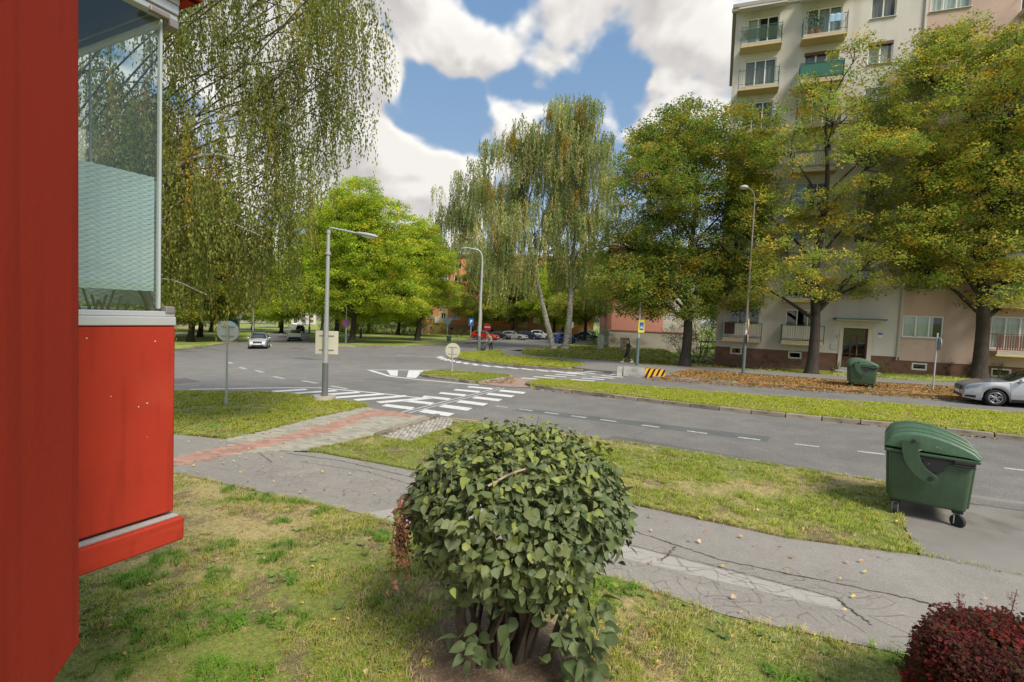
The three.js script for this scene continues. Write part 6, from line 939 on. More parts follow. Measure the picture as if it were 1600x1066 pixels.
/* the pair of tall birches */
birchTree('birch_tree', 'tall leaning white birch on the lawn, left one of the pair', 4.6, -56, [[-.6, 22.5, 3.4], [-3.6, 22.2, 2.8], [-6, 19.6, 2.8], [-1.9, 17.6, 5.0], [-6.5, 14.8, 3.2], [-3, 11.2, 4.4], [-7.0, 10.2, 2.5], [-4.5, 7.2, 2.2]], { r: 0.34, lean: [-5.6, 0.5], leanPow: 0.8, fork: 7, len: 2.2, scale: 1.5, tuft: 0.85, dens: 2.2, yellow: 0.04, deep: 2.4 });
birchTree('birch_tree', 'tall dark footed birch on the lawn, right one of the pair', 5.9, -56.3, [[0.3, 25.0, 2.6], [0.8, 22.8, 3.0], [2.6, 20.6, 3.0], [0.2, 19.0, 3.4], [2.6, 15.2, 3.6], [0.2, 13.4, 3.4], [1.4, 9.6, 3.2], [3.2, 7.2, 2.0]], { r: 0.38, lean: [1.2, -0.4], fork: 6, len: 2.2, scale: 1.5, tuft: 0.85, dens: 2.2, yellow: 0.05, deep: 2.4 });
birchTree('birch_tree', 'slim birch with a pale trunk before the orange flats', -5.6, -85, [[-1.8, 24.0, 3.6], [-5.2, 21.2, 3.6], [.5, 20.8, 4.6], [-6, 16.7, 3.3], [-1.9, 15.2, 4.6], [-6.6, 11.8, 2.4], [0.6, 12, 3]], { r: 0.4, fork: 8, len: 3, scale: 2.1, tuft: 1.2, dens: 1.8, deep: 3 });
/* limes across the junction */
const LIME = { pal: PAL.lime, leaf: 0.42, bough: 1.05, per: 1.0, r: 0.38, deep: 3.0, dens: 1.5, yellow: 0.02 };
broadTree('lime_tree', 'bright yellow green lime behind the no parking sign', -19.4, -62, [[.9, 17.2, 2.6], [-1.2, 14.7, 3.2], [3.2, 14.6, 3.2], [1.1, 11.1, 4.8], [-3.3, 10.9, 3.5], [5.2, 10.6, 3], [-4.8, 7.9, 3.2], [-.2, 6.8, 4.0], [4.3, 6.6, 3.6], [6.6, 5.6, 2.4], [-3, 4.6, 2.4], [2, 4.4, 2.6], [5, 4.6, 2.2], [-5.6, 5.2, 2.2]], LIME);
broadTree('lime_tree', 'bright lime overhanging the far left street', -25.5, -74, [[0, 17, 3.4], [-3, 14, 3.4], [3.4, 14, 3.6], [0, 10.4, 4.6], [-4.8, 9.4, 3], [4.6, 9.2, 3.4], [-2, 6.4, 3], [3, 6.2, 3.2], [5, 5, 2.4], [-4.6, 5.4, 2.4]], { ...LIME, leaf: 0.46 });
broadTree('lime_tree', 'further lime on the right of the far left street', -34, -93, [[0, 16, 3.6], [-3.6, 12.6, 3.6], [3.6, 12.6, 3.6], [0, 9, 4.4], [-5, 7.6, 3], [5, 8, 3.4]], { ...LIME, leaf: 0.52, dens: 1.1 });
broadTree('lime_tree', 'last lime on the right of the far left street', -44, -118, [[0, 16, 4], [-3.6, 12.6, 4], [3.6, 12.6, 4], [0, 9, 4.6], [5, 8, 3.6]], { ...LIME, leaf: 0.62, dens: 1.0 });
broadTree('lime_tree', 'light green lime between the far street and the orange flats', -13.5, -73, [[0, 14.5, 2.8], [-2.4, 11.8, 3], [2.2, 11.4, 2.8], [0, 8, 3.6], [-3, 6.4, 2.6], [3, 6.8, 2.4]], { ...LIME, leaf: 0.44 });
broadTree('young_tree', 'small round yellow green tree before the orange flats', -15.1, -80, [[-.1, 3.1, 1.5], [1.1, 4.1, 1.4], [-1.1, 4.0, 1.5], [0.2, 5.2, 1.2]], { ...LIME, r: 0.18, fork: 1.5, leaf: 0.34, bough: 0.7, deep: 0.8 });
broadTree('street_tree', 'dark green tree behind the small round tree', -17.5, -96, [[0, 19, 2.6], [-1.6, 15.6, 3.2], [1.8, 15, 3.2], [0, 11, 3.8], [-2.4, 8, 3], [2.4, 7.6, 3]], { ...LIME, pal: PAL.dark, leaf: 0.5 });
/* left of the far street */
const leftT = [[-44, -72, 'dark'], [-36.5, -58, 'maple'], [-56, -95, 'dark'], [-51, -64, 'maple'], [-64, -84, 'lime'], [-47, -104, 'lime'], [-62, -122, 'dark'], [-72, -158, 'lime'], [-70, -105, 'dark'], [-42, -47, 'lime'], [-60, -52, 'dark'], [-84, -125, 'maple']];
leftT.forEach(([x, z, p], i) => { const h = 1 + 0.25 * ((i * 7) % 5) / 5; broadTree('avenue_tree', ['dark tree nearest the left kerb beside the round sign', 'olive green tree low over the left verge', 'dark tree deep in the left row', 'olive tree behind the left verge row', 'yellow green tree behind the left row', 'light green tree at the left kerb far down the street', 'dark tree far down the left row', 'light green tree at the far end of the left row', 'dark tree behind the far left footway', 'yellow green tree showing through the hanging birch twigs', 'dark tree at the left edge beyond the balcony', 'olive tree furthest behind the left footway'][i], x, z, [[0, 14 * h, 3.4], [-3, 11.5 * h, 3.4], [3, 11.4 * h, 3.4], [0, 8 * h, 4.4], [-4.6, 7 * h, 3], [4.6, 7 * h, 3], [0, 5.2, 3.2], [-3, 4.6, 2.6], [3, 4.8, 2.6], [0, 3.6, 2.4]], { ...LIME, pal: PAL[p], leaf: 0.5, bough: 1.2, dens: 1.4 }); });
/* behind the birches and the salmon wall */
const backT = [[16, -74, 'maple'], [22, -84, 'dark'], [10.5, -108, 'lime'], [22, -112, 'dark'], [30, -100, 'maple'], [8, -100, 'lime'], [0, -112, 'dark'], [-7, -107, 'maple'], [30, -70, 'dark'], [13, -92, 'mapleLight'], [-31, -110, 'lime'], [-23, -103, 'dark'], [-40, -132, 'maple']];
backT.forEach(([x, z, p], i) => broadTree('background_tree', ['olive tree left of the salmon wall', 'dark tree beyond the salmon wall corner', 'light green tree behind the parked white car', 'dark tree at the back of the car park', 'olive tree behind the salmon building', 'yellow green tree behind the leaning birch', 'dark tree at the right end of the orange flats', 'olive tree before the orange flats', 'dark tree behind the maple', 'light green tree beside the car park road', 'yellow green tree standing far behind the bright limes', 'dark tree beside the left end of the orange flats', 'olive tree furthest right of the far street'][i], x, z, [[0, 13, 3], [-2.8, 10.5, 3], [2.8, 10.5, 3], [0, 7.4, 3.8], [-3.8, 6, 2.6], [3.8, 6.2, 2.6], [0, 4.4, 2.4]], { ...LIME, pal: PAL[p], leaf: 0.5, bough: 1.2, dens: 1.25 }));
{ // a far wood that closes the view
  const r = RNG(55), P = [], C = []; for (let i = 0; i < 9000; i++) { const a = mix(-1.25, 1.15, r()), d = mix(255, 330, r()), x = Math.sin(a) * d, z = -Math.cos(a) * d; if (a > -0.43 && a < -0.33) continue; P.push([x, gy(x, z) + Math.pow(r(), 0.7) * (24 + 6 * Math.sin(a * 23)), z, 2.4]); C.push(pick(PAL.dark, r, 1.1)); }
  const t = thing('far_wood', 'far wood closing the view behind the houses', undefined, [0, 0, 0], 0, undefined, 'stuff'); crown(t, P, C, CL.fine, LEAF, r, 'foliage');
}
/* the near birch hanging over the picture at the left */
{
  const lobes = [], SX = 2.2;
  for (const [px, y, rr, n] of [[1.4, 9.4, 1.2, 1], [2.7, 9.6, 1.2, 1], [4.0, 9.5, 1.1, 1], [4.75, 9.2, 0.7, 1], [1.9, 7.9, 1.0, 1], [3.1, 8.1, 1.1, 1], [4.3, 8.2, 0.8, 1], [1.4, 6.3, 0.95, 1], [2.5, 5.9, 0.8, 1], [3.2, 5.9, 0.6, 1], [1.7, 4.5, 0.85, 1], [2.6, 4.2, 0.7, 1], [0.9, 3.9, 0.6, 1], [1.7, 4.2, 0.5, 1], [0.1, 9.1, 1.2, 1], [-0.4, 6.5, 1.1, 1], [0.3, 4.6, 0.8, 1], [-1.8, 8, 1.2, 1], [3.6, 10.8, 1.0, 1], [2.0, 11.2, 1.2, 1], [0.2, 11.4, 1.3, 1], [-1.4, 5.2, 0.9, 1]]) lobes.push([px + SX, y, rr]);
  lobes.push([0.9, 4.2, 0.9], [1.5, 5.4, 0.8], [2.2, 5.0, 0.7], [2.9, 5.0, 0.5], [0.8, 5.4, 0.8], [0.8, 3.5, 0.35], [2.9, 4.4, 0.5], [3.0, 6.8, 0.7], [2.2, 6.9, 0.8], [3.9, 7.2, 0.6], [3.5, 6.6, 0.5], [2.9, 5.6, 0.5], [-0.2, 7.6, 1.0], [0.3, 6.4, 0.9], [-0.6, 5.2, 0.9], [0.6, 7.0, 0.8], [-0.1, 5.9, 0.8], [0.7, 5.6, 0.7], [-0.9, 6.6, 0.9], [-0.3, 4.2, 0.7]); for (let i = 22; i < lobes.length; i++) lobes[i][0] += SX;
  birchTree('birch_tree', 'near weeping birch whose long leafy twigs hang over the left of the view', -10.6, -11.6, lobes, { r: 0.2, fork: 3, minY: 2.15, len: 1.35, scale: 1.0, thin: 0.022, tuft: 0.45, dens: 3.7, yellow: 0.025, deep: 1.3, strands: STRN, pal: [[0.288, 0.319, 0.075], [0.225, 0.275, 0.056], [0.338, 0.350, 0.100], [0.375, 0.331, 0.075], [0.175, 0.213, 0.044]],
    extra: () => [tube([V(-0.1, 4.2, 0), V(2.4, 5.7, 0.3), V(4.0, 6.4, 0.5), V(5.0, 6.1, 0.6)], 0.06, 0.02, 7, 16), tube([V(0.1, 2.6, 0.2), V(2.6, 4.3, 0.6), V(4.2, 5.0, 0.7), V(5.2, 4.7, 0.7)], 0.045, 0.012, 7, 16), tube([V(2.9, 4.5, 0.6), V(3.4, 5.2, 0.8), V(4.2, 5.5, 1.0)], 0.03, 0.01, 6, 8), tube([V(0, 2.0, 0), V(1.8, 3.1, 0.5), V(3.2, 3.7, 0.8), V(4.2, 3.4, 0.9)], 0.035, 0.01, 7, 12)] });
}

/* ---------- shrubs ---------- */
function shrub(name, label, x, z, lobes, o = {}) { // [x, y, r] puffs of leaves on thin stems
  const r = RNG(o.seed ?? ++treeSeed * 53), t = thing(name, label, o.cat ?? 'shrub', P3(x, z, o.dy ?? 0.08), 0, o.group), st = [], P = [], C = [];
  for (const [lx, ly, lr, lz = 0] of lobes) {
    for (let i = 0; i < 3; i++) st.push(tube([V(lx * 0.3 + (r() - 0.5) * 0.3, -0.05, lz * 0.5 + (r() - 0.5) * 0.2), V(lx * 0.7, ly * 0.5, lz * 0.8), V(lx + (r() - 0.5) * lr, ly + (r() - 0.3) * lr, lz + (r() - 0.5) * lr)], 0.022, 0.008, 5, 6));
    const n = Math.round((o.dens ?? 1) * 60 * lr * lr / ((o.leaf ?? 0.2) * 5)); for (let i = 0; i < n; i++) { const th = r() * 6.283, u = mix(-0.9, 1, r()), s = Math.sqrt(1 - u * u), q = mix(0.5, 1, Math.sqrt(r())); P.push([lx + Math.cos(th) * s * lr * q, ly + u * lr * q, lz + Math.sin(th) * s * lr * q, (o.leaf ?? 0.2) * (0.7 + 0.6 * r())]); C.push(pick(o.pal ?? PAL.dark, r, mix(0.8, 1.2, r()))); }
  }
  part(t, 'stem', merge(st), M.twig); crown(t, P.filter((p) => p[1] > 0.03), C, o.clumps ?? CL.fine, LEAF, r, 'foliage'); return t;
}
shrub('shrub', 'bright green rounded shrub beside the pale concrete pillar', 11.0, -62.5, [[0, 1.0, 1.2], [-1, 0.9, 1.0], [1.1, 0.9, 1.0], [0, 1.9, 0.9], [1.6, 0.7, 0.7]], { pal: [[0.10, 0.17, 0.02], [0.07, 0.13, 0.02], [0.13, 0.19, 0.03]], leaf: 0.3 });
shrub('shrub', 'tall grey green shrub behind the trunk of the dense maple', 14.0, -39.2, [[0, 0.8, 1.0], [-1.4, 1.3, 0.9], [1.3, 1.3, 1.0], [-0.5, 2.1, 0.9], [1.0, 2.4, 0.9], [2.0, 1.0, 0.7], [-2.0, 2.1, 0.7], [-0.8, 3.0, 0.7]], { pal: [[0.09, 0.11, 0.05], [0.07, 0.09, 0.04], [0.12, 0.14, 0.07]], leaf: 0.22 });
shrub('shrub', 'loose thin stemmed shrub in front of the triple window', 25.8, -32.6, [[-0.3, 0.9, 0.5], [0.4, 1.1, 0.55], [0, 1.7, 0.6], [-0.5, 2.2, 0.5], [0.6, 2.3, 0.5], [0.2, 2.8, 0.35], [-1.0, 1.6, 0.35], [1.1, 1.7, 0.35]], { leaf: 0.13, dens: 0.8, dy: 0.1 });
shrub('shrub', 'big dark thicket filling the gap between the salmon building and the flats', 19.6, -53, [[0, 1.4, 1.8], [-2, 1.6, 1.6], [2, 1.8, 1.8], [0, 3.2, 1.8], [1.4, 4.6, 1.6], [-1, 4.8, 1.4]], { leaf: 0.32 });
shrub('hedge', 'dark clipped bush left of the entrance steps', 21.4, -33.1, [[0, 0.4, 0.4], [0.35, 0.5, 0.35], [-0.3, 0.5, 0.35]], { leaf: 0.12, cat: 'hedge' }); shrub('hedge', 'dark clipped bush right of the entrance behind the far container', 23.4, -32.3, [[0, 0.45, 0.45], [0.4, 0.5, 0.4], [-0.35, 0.4, 0.35]], { leaf: 0.12, cat: 'hedge' });
shrub('hedge', 'thin brown hedge running along the base of the flats', 16.4, -34.2, [-3.4, -2.8, -2.2, -1.6, -1.0, -0.4, 0.2, 0.8, 1.4, 2.0, 2.6].flatMap((x) => [[x, 0.42, 0.36, x * 0.42], [x + 0.25, 0.68, 0.26, x * 0.42]]), { leaf: 0.12, dens: 1.1, cat: 'hedge', pal: [[0.06, 0.06, 0.025], [0.09, 0.07, 0.03], [0.05, 0.055, 0.02], [0.12, 0.06, 0.03]] });
[[26.9, -31.5], [27.9, -31.0], [29.0, -30.4]].forEach(([x, z], i) => shrub('shrub', ['small orange tipped bush, left of three before the plinth', 'small orange tipped bush, middle of three before the plinth', 'small orange tipped bush, right of three before the plinth'][i], x, z, [[0, 0.75, 0.28], [0.2, 0.85, 0.2]], { leaf: 0.11, dens: 1.2, pal: [[0.09, 0.09, 0.02], [0.2, 0.11, 0.03], [0.06, 0.08, 0.02]] }));
[[-38, -118], [-30, -112], [-24, -105], [-46, -134], [-33, -104], [-20, -104]].forEach(([x, z], i) => shrub('shrub', ['broad dark thicket at the far right of the street end', 'broad thicket behind the middle lime', 'broad thicket left of the orange flats', 'most distant thicket beside the far street', 'olive thicket seen below the bright limes', 'dark thicket touching the orange flats'][i], x, z, [[0, 1.6, 2.2], [-3, 1.4, 2], [3, 1.5, 2.1], [-1.4, 3, 1.8], [1.8, 3.2, 1.8], [5, 1.4, 1.8]], { leaf: 0.45, pal: i % 2 ? PAL.maple : PAL.dark }));
shrub('hedge', 'low green hedge before the orange flats', -9.5, -95, [[0, 0.6, 0.8], [1.4, 0.6, 0.8], [2.8, 0.6, 0.8], [-1.4, 0.6, 0.8]], { leaf: 0.3, cat: 'hedge' });

/* ---------- the clipped bush in the foreground ---------- */
function ovate(L, W, curl, fold) { // one leaf, stalk at the origin, growing along +z, upper face +y
  const pos = [], uv = [], idx = [], rows = 5;
  for (let i = 0; i <= rows; i++) { const t = i / rows, w = W * Math.pow(Math.sin(Math.PI * Math.pow(t, 0.72)), 0.85) * 0.5 + 0.001, y = -curl * L * t * t; for (const s of [-1, 0, 1]) { pos.push(s * w, y + Math.abs(s) * fold * w + 0.02 * L * Math.sin(t * 9 + s), t * L); uv.push(0.5 + 0.5 * s, t); } if (i < rows) for (const k of [0, 1]) { const a = i * 3 + k; idx.push(a, a + 3, a + 1, a + 1, a + 3, a + 4); } }
  const g = new THREE.BufferGeometry(); g.setAttribute('position', new THREE.Float32BufferAttribute(pos, 3)); g.setAttribute('uv', new THREE.Float32BufferAttribute(uv, 2)); g.setIndex(idx); g.computeVertexNormals(); return g;
}
const veinTex = canvasTex(128, 256, (g, W, Hh) => { g.fillStyle = '#e6e6e6'; g.fillRect(0, 0, W, Hh); g.strokeStyle = 'rgba(255,255,250,0.9)'; g.lineWidth = 3; g.beginPath(); g.moveTo(W / 2, 0); g.lineTo(W / 2, Hh); g.stroke(); g.lineWidth = 1.5; for (let i = 0; i < 8; i++) for (const s of [-1, 1]) { g.beginPath(); g.moveTo(W / 2, Hh - 20 - i * 30); g.quadraticCurveTo(W / 2 + s * 30, Hh - 40 - i * 30, W / 2 + s * 64, Hh - 66 - i * 30); g.stroke(); } for (let i = 0; i < 300; i++) { g.fillStyle = `rgba(120,120,90,${0.12})`; g.fillRect(h3(i, 1, 1) * W, h3(i, 2, 1) * Hh, 5, 7); } });
{
  const bush = thing('clipped_bush', 'large rounded leafy bush with bare woody stems in the foreground', 'bush', P3(0.1, -4.1, 0.04)), r = RNG(2024);
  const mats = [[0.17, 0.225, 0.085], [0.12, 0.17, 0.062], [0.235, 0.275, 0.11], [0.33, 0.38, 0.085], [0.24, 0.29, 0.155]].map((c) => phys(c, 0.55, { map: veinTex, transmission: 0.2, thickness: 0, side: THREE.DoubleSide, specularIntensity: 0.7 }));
  const LG = [ovate(0.115, 0.078, 0.25, 0.25), ovate(0.12, 0.07, 0.4, 0.35), ovate(0.11, 0.08, 0.1, 0.2), ovate(0.125, 0.075, 0.55, 0.15)];
  // stems
  const st = [], tips = [];
  for (let i = 0; i < 38; i++) { const a = r() * 6.283, b0 = V(Math.cos(a) * 0.16 * r() - (i % 4 ? 0 : 0.3), -0.05, Math.sin(a) * 0.2 * r()), q = 0.25 + r() * 0.45, e = V(Math.cos(a) * q * 1.1, 1.15 + r() * 0.5, Math.sin(a) * q), m = b0.clone().lerp(e, 0.5).add(V((r() - 0.5) * 0.14, 0.05, (r() - 0.5) * 0.14)); st.push(tube([b0, m, e], 0.014 + r() * 0.016, 0.007, 6, 10)); tips.push(e); }
  st.push(tube([V(-0.30, -0.1, 0.05), V(-0.36, 0.2, 0.08), V(-0.42, 0.45, 0.1), V(-0.36, 0.62, 0.08)], 0.06, 0.035, 9, 12), tube([V(0.05, -0.1, 0), V(0.1, 0.3, 0.02), V(0.02, 0.7, 0.05)], 0.05, 0.028, 9, 10), tube([V(0.3, -0.1, 0), V(0.36, 0.3, 0.05), V(0.5, 0.75, 0.02)], 0.035, 0.018, 8, 10));
  part(bush, 'stem', merge(st), std([0.13, 0.095, 0.07], 0.95, { map: again(concreteTex, 3), bumpMap: again(barkBump, 3), bumpScale: 0.008 })); bush.children[0].material.color.setRGB(0.36, 0.28, 0.21);
  part(bush, 'cut_branch', merge([tube([V(0.10, 1.80, 0.50), V(-0.06, 1.77, 0.58), V(-0.22, 1.70, 0.66)], 0.007, 0.009, 7, 8)]), std([0.42, 0.31, 0.24], 0.8), 'pale cut branch lying across the top of the bush');
  // leaves over a flattened dome with a ragged skirt
  const leaves = [], up = V(0, 1, 0);
  const add = (p, n, s, kind) => {
    const out = n.clone(), f = V((r() - 0.5) * 1.7, -0.75 + r() * 1.15 + (n.y > 0.5 ? 0.45 : 0), (r() - 0.5) * 1.7).addScaledVector(V(n.x, 0, n.z), 0.8).normalize(); // blades hang outwards
    const y = out.clone().multiplyScalar(0.6).add(V((r() - 0.5) * 2.0, 0.6 + (r() - 0.5) * 1.0, (r() - 0.5) * 2.0)).normalize(), x = y.clone().cross(f).normalize(), z = x.clone().cross(y).normalize();
    leaves.push([new THREE.Matrix4().makeBasis(x, y, z).scale(V(s, s, s)).setPosition(p), kind]);
  };
  const Rx = 0.84, Ry = 0.74, Rz = 0.80, cy = 1.21;
  for (let i = 0; i < 8600; i++) {
    const th = r() * 6.283, u = mix(-0.72, 1, Math.pow(r(), 0.85)), s = Math.sqrt(1 - u * u), bump = 0.93 + 0.13 * n3(Math.cos(th) * s * 4 + 9, u * 4, Math.sin(th) * s * 4), q = (i % 5 === 0 ? mix(0.6, 0.9, r()) : mix(0.86, 1.03, r())) * bump, n = V(Math.cos(th) * s, u > 0 ? Math.pow(u, 0.8) : u, Math.sin(th) * s);
    if (u < -0.15 && r() < 0.35 + 0.75 * (-u - 0.15)) continue;
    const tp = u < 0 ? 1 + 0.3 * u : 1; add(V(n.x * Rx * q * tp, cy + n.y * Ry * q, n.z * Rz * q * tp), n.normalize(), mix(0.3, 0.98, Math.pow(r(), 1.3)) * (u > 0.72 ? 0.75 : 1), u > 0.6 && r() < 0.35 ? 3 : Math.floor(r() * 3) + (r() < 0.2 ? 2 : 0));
  }
  for (let i = 0; i < 170; i++) { const a = r() * 6.283, q = 0.12 + 0.48 * Math.sqrt(r()); add(V(Math.cos(a) * q, 0.25 + r() * 0.55, Math.sin(a) * q * 0.9), V(Math.cos(a), 0.1, Math.sin(a)), mix(0.7, 1.25, r()), Math.floor(r() * 2)); }
  for (let i = 0; i < 90; i++) { const a = -0.2 + r() * 0.9; add(V(0.35 + 0.35 * r(), 0.15 + 0.55 * r(), 0.1 + 0.4 * r()), V(0.7, 0, 0.6), mix(0.8, 1.3, r()), Math.floor(r() * 2)); }
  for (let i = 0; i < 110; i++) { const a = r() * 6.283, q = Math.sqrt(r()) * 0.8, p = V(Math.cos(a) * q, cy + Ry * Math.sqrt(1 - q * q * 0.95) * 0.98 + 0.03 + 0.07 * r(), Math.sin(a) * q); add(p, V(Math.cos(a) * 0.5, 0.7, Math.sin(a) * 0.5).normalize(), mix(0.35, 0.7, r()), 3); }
  for (let i = 0; i < 160; i++) { const a = r() * 6.283, u = mix(-0.4, 0.8, r()), s = Math.sqrt(1 - u * u), n = V(Math.cos(a) * s, u, Math.sin(a) * s); add(V(n.x * Rx * 1.1, cy + n.y * Ry * 1.06, n.z * Rz * 1.1), n, mix(0.4, 0.8, r()), Math.floor(r() * 5)); }
  // the leaves that show largest stand alone, the rest is one mass
  const eye = V(-0.1, 2.8, 4.1), sc = leaves.map(([m, k], i) => { const p = V(0, 0, 0).setFromMatrixPosition(m), y = V(0, 0, 0).setFromMatrixColumn(m, 1), s = y.length(), d = eye.clone().sub(p), n = p.clone().sub(V(0, cy, 0)); return [i, p.y > 0.1 && d.dot(n) > 0.35 ? s * Math.abs(y.dot(d)) / d.lengthSq() / s * (0.6 + 0.4 * n.length()) * (1 + n.length() * 2) : 0]; }).sort((a, b) => b[1] - a[1]), own = new Set(sc.slice(0, 300).map((q) => q[0]));
  const rest = leaves.map((_, i) => i).filter((i) => !own.has(i));
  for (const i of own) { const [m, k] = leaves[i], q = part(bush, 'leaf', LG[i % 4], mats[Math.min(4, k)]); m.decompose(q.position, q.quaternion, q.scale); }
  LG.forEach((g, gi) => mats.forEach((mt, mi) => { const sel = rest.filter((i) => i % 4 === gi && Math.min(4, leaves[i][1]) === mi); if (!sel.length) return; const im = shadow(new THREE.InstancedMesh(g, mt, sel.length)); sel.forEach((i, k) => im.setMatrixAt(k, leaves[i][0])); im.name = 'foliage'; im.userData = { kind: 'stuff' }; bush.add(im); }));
  // young shoots on top
  const sh = []; for (let i = 0; i < 70; i++) { const a = r() * 6.283, q = Math.sqrt(r()) * 0.8, b = V(Math.cos(a) * q, cy + Ry * Math.sqrt(1 - q * q * 0.95) * 0.94, Math.sin(a) * q); sh.push(tube([b, b.clone().add(V((r() - 0.5) * 0.06, 0.07 + r() * 0.09, (r() - 0.5) * 0.06))], 0.003, 0.002, 4, 2)); } part(bush, 'shoot', merge(sh), std([0.2, 0.2, 0.06], 0.8));
  // dead brown climber hanging down its left flank
  const d = thing('dead_climber', 'dry rust brown climber hanging down the left flank of the bush', 'dead branch', P3(0.20, -4.1, 0.08)), ds = [], dl = new THREE.InstancedMesh(ovate(0.05, 0.035, 0.6, 0.5), std([0.19, 0.075, 0.04], 0.9, { side: THREE.DoubleSide }), 300), e = new THREE.Euler(); let k = 0;
  for (let i = 0; i < 15; i++) { const x = -0.92 - r() * 0.10, z = 0.1 + r() * 0.3, y0 = 1.42 - r() * 0.15, y1 = 0.70 + r() * 0.3; ds.push(tube([V(-0.75, 1.35, z), V(x + 0.03, y0, z), V(x - 0.02, (y0 + y1) / 2, z + 0.02), V(x + (r() - 0.5) * 0.05, y1, z)], 0.005, 0.003, 5, 10)); for (let j = 0; j < 20 && k < 300; j++) { const t = r(); e.set(r() * 3, r() * 6, r() * 3); DUM.compose(V(x + (r() - 0.5) * 0.09, mix(y0, y1, t), z + (r() - 0.5) * 0.08), DQ.setFromEuler(e), V(1, 1, 1).multiplyScalar(0.35 + 0.6 * r())); dl.setMatrixAt(k++, DUM); } }
  dl.count = k; part(d, 'stem', merge(ds), std([0.10, 0.05, 0.035], 0.9)); shadow(dl); dl.name = 'dry_leaf'; dl.userData = { kind: 'stuff' }; d.add(dl);
}
/* ---------- dark red barberry at the lower right ---------- */
{
  const b = thing('barberry_bush', 'dark red clipped barberry bush in the lower right corner', 'bush', P3(3.56, -3.02, -0.02)), r = RNG(71), P = [], C = [], st = [];
  const cg = [11, 12, 13].map((s) => clumpGeo(26, 0.34, s, 1));
  for (let i = 0; i < 6000; i++) { const th = r() * 6.283, u = mix(-0.5, 1, r()), n = 4, cx = Math.cos(th), cz = Math.sin(th), s = Math.pow(1 - Math.pow(Math.abs(u), n), 1 / n), q = mix(0.86, 1.02, Math.sqrt(r())) * (0.88 + 0.2 * n3(cx * 3.5 + 5, u * 4, cz * 3.5)); const x = cx * s * 0.80 * q, y = (0.47 + u * 0.50 * q) * (1 - 0.22 * (cx * s * 0.8 + 0.8) / 1.6), z = cz * s * 0.72 * q; P.push([x, y, z, 0.07 * (0.6 + 0.7 * r())]); const gr = step(-0.2, -0.6, x) * step(0.75, 0.3, y); C.push(r() < 0.55 * gr ? col(0.10 + 0.05 * r(), 0.085 + 0.03 * r(), 0.03) : r() < 0.12 ? col(0.34, 0.05, 0.04) : r() < 0.3 ? col(0.11, 0.07, 0.035) : col(0.10 + 0.10 * r(), 0.026 + 0.03 * r(), 0.025 + 0.02 * r())); }
  for (let i = 0; i < 26; i++) { const a = r() * 6.283, q = Math.sqrt(r()) * 0.7, x = Math.cos(a) * q, z = Math.sin(a) * q * 0.9, l = 0.06 + 0.10 * r(); st.push(tube([V(x, 0.9, z), V(x + (r() - 0.5) * 0.05, 0.95 + l, z)], 0.004, 0.002, 4, 3)); for (let k = 0; k < 7; k++) { P.push([x + (r() - 0.5) * 0.03, 0.95 + l * k / 7, z + (r() - 0.5) * 0.03, 0.022]); C.push(col(0.25, 0.035, 0.03)); } }
  for (let i = 0; i < 14; i++) { const a = r() * 6.283; st.push(tube([V(Math.cos(a) * 0.1, -0.05, Math.sin(a) * 0.1), V(Math.cos(a) * 0.45, 0.55, Math.sin(a) * 0.4)], 0.012, 0.006, 5, 5)); }
  part(b, 'stem', merge(st), std([0.12, 0.05, 0.04], 0.9)); crown(b, P, C, cg, LEAF, r, 'foliage'); b.children.slice(1).forEach((m) => { m.userData = { kind: 'stuff' }; });
}
/* ---------- grass, weeds and fallen leaves ---------- */
function tuftGeo(n, seed, h, w, lean) {
  const r = RNG(seed), pos = [], nor = [], idx = [];
  for (let i = 0; i < n; i++) { const a = r() * 6.283, d = r() * 0.045, x = Math.cos(a) * d, z = Math.sin(a) * d, hh = h * (0.5 + 0.7 * r()), ww = w * (0.7 + 0.6 * r()), b = r() * 6.283, bx = Math.cos(b), bz = Math.sin(b), l = lean * (0.4 + r()), px = -bz * ww, pz = bx * ww, o = pos.length / 3; pos.push(x - px, 0, z - pz, x + px, 0, z + pz, x + bx * l * hh * 0.35 + px * 0.8, hh * 0.6, z + bz * l * hh * 0.35 + pz * 0.8, x + bx * l * hh * 0.35 - px * 0.8, hh * 0.6, z + bz * l * hh * 0.35 - pz * 0.8, x + bx * l * hh, hh * (1 - 0.18 * l), z + bz * l * hh); for (let k = 0; k < 5; k++) nor.push(bx * 0.3, 0.9, bz * 0.3); idx.push(o, o + 1, o + 2, o, o + 2, o + 3, o + 3, o + 2, o + 4); }
  const g = new THREE.BufferGeometry(); g.setAttribute('position', new THREE.Float32BufferAttribute(pos, 3)); g.setAttribute('normal', new THREE.Float32BufferAttribute(nor, 3)); g.setIndex(idx); return g;
}
const TUFT = [1, 2, 3].map((s) => tuftGeo(9, s, 0.055, 0.0022, 0.9)), TUFTF = [4, 5].map((s) => tuftGeo(12, s, 0.055, 0.0042, 0.9));
const grassMat = phys([1, 1, 1], 0.8, { transmission: 0.25, thickness: 0, side: THREE.DoubleSide, specularIntensity: 0.1 });
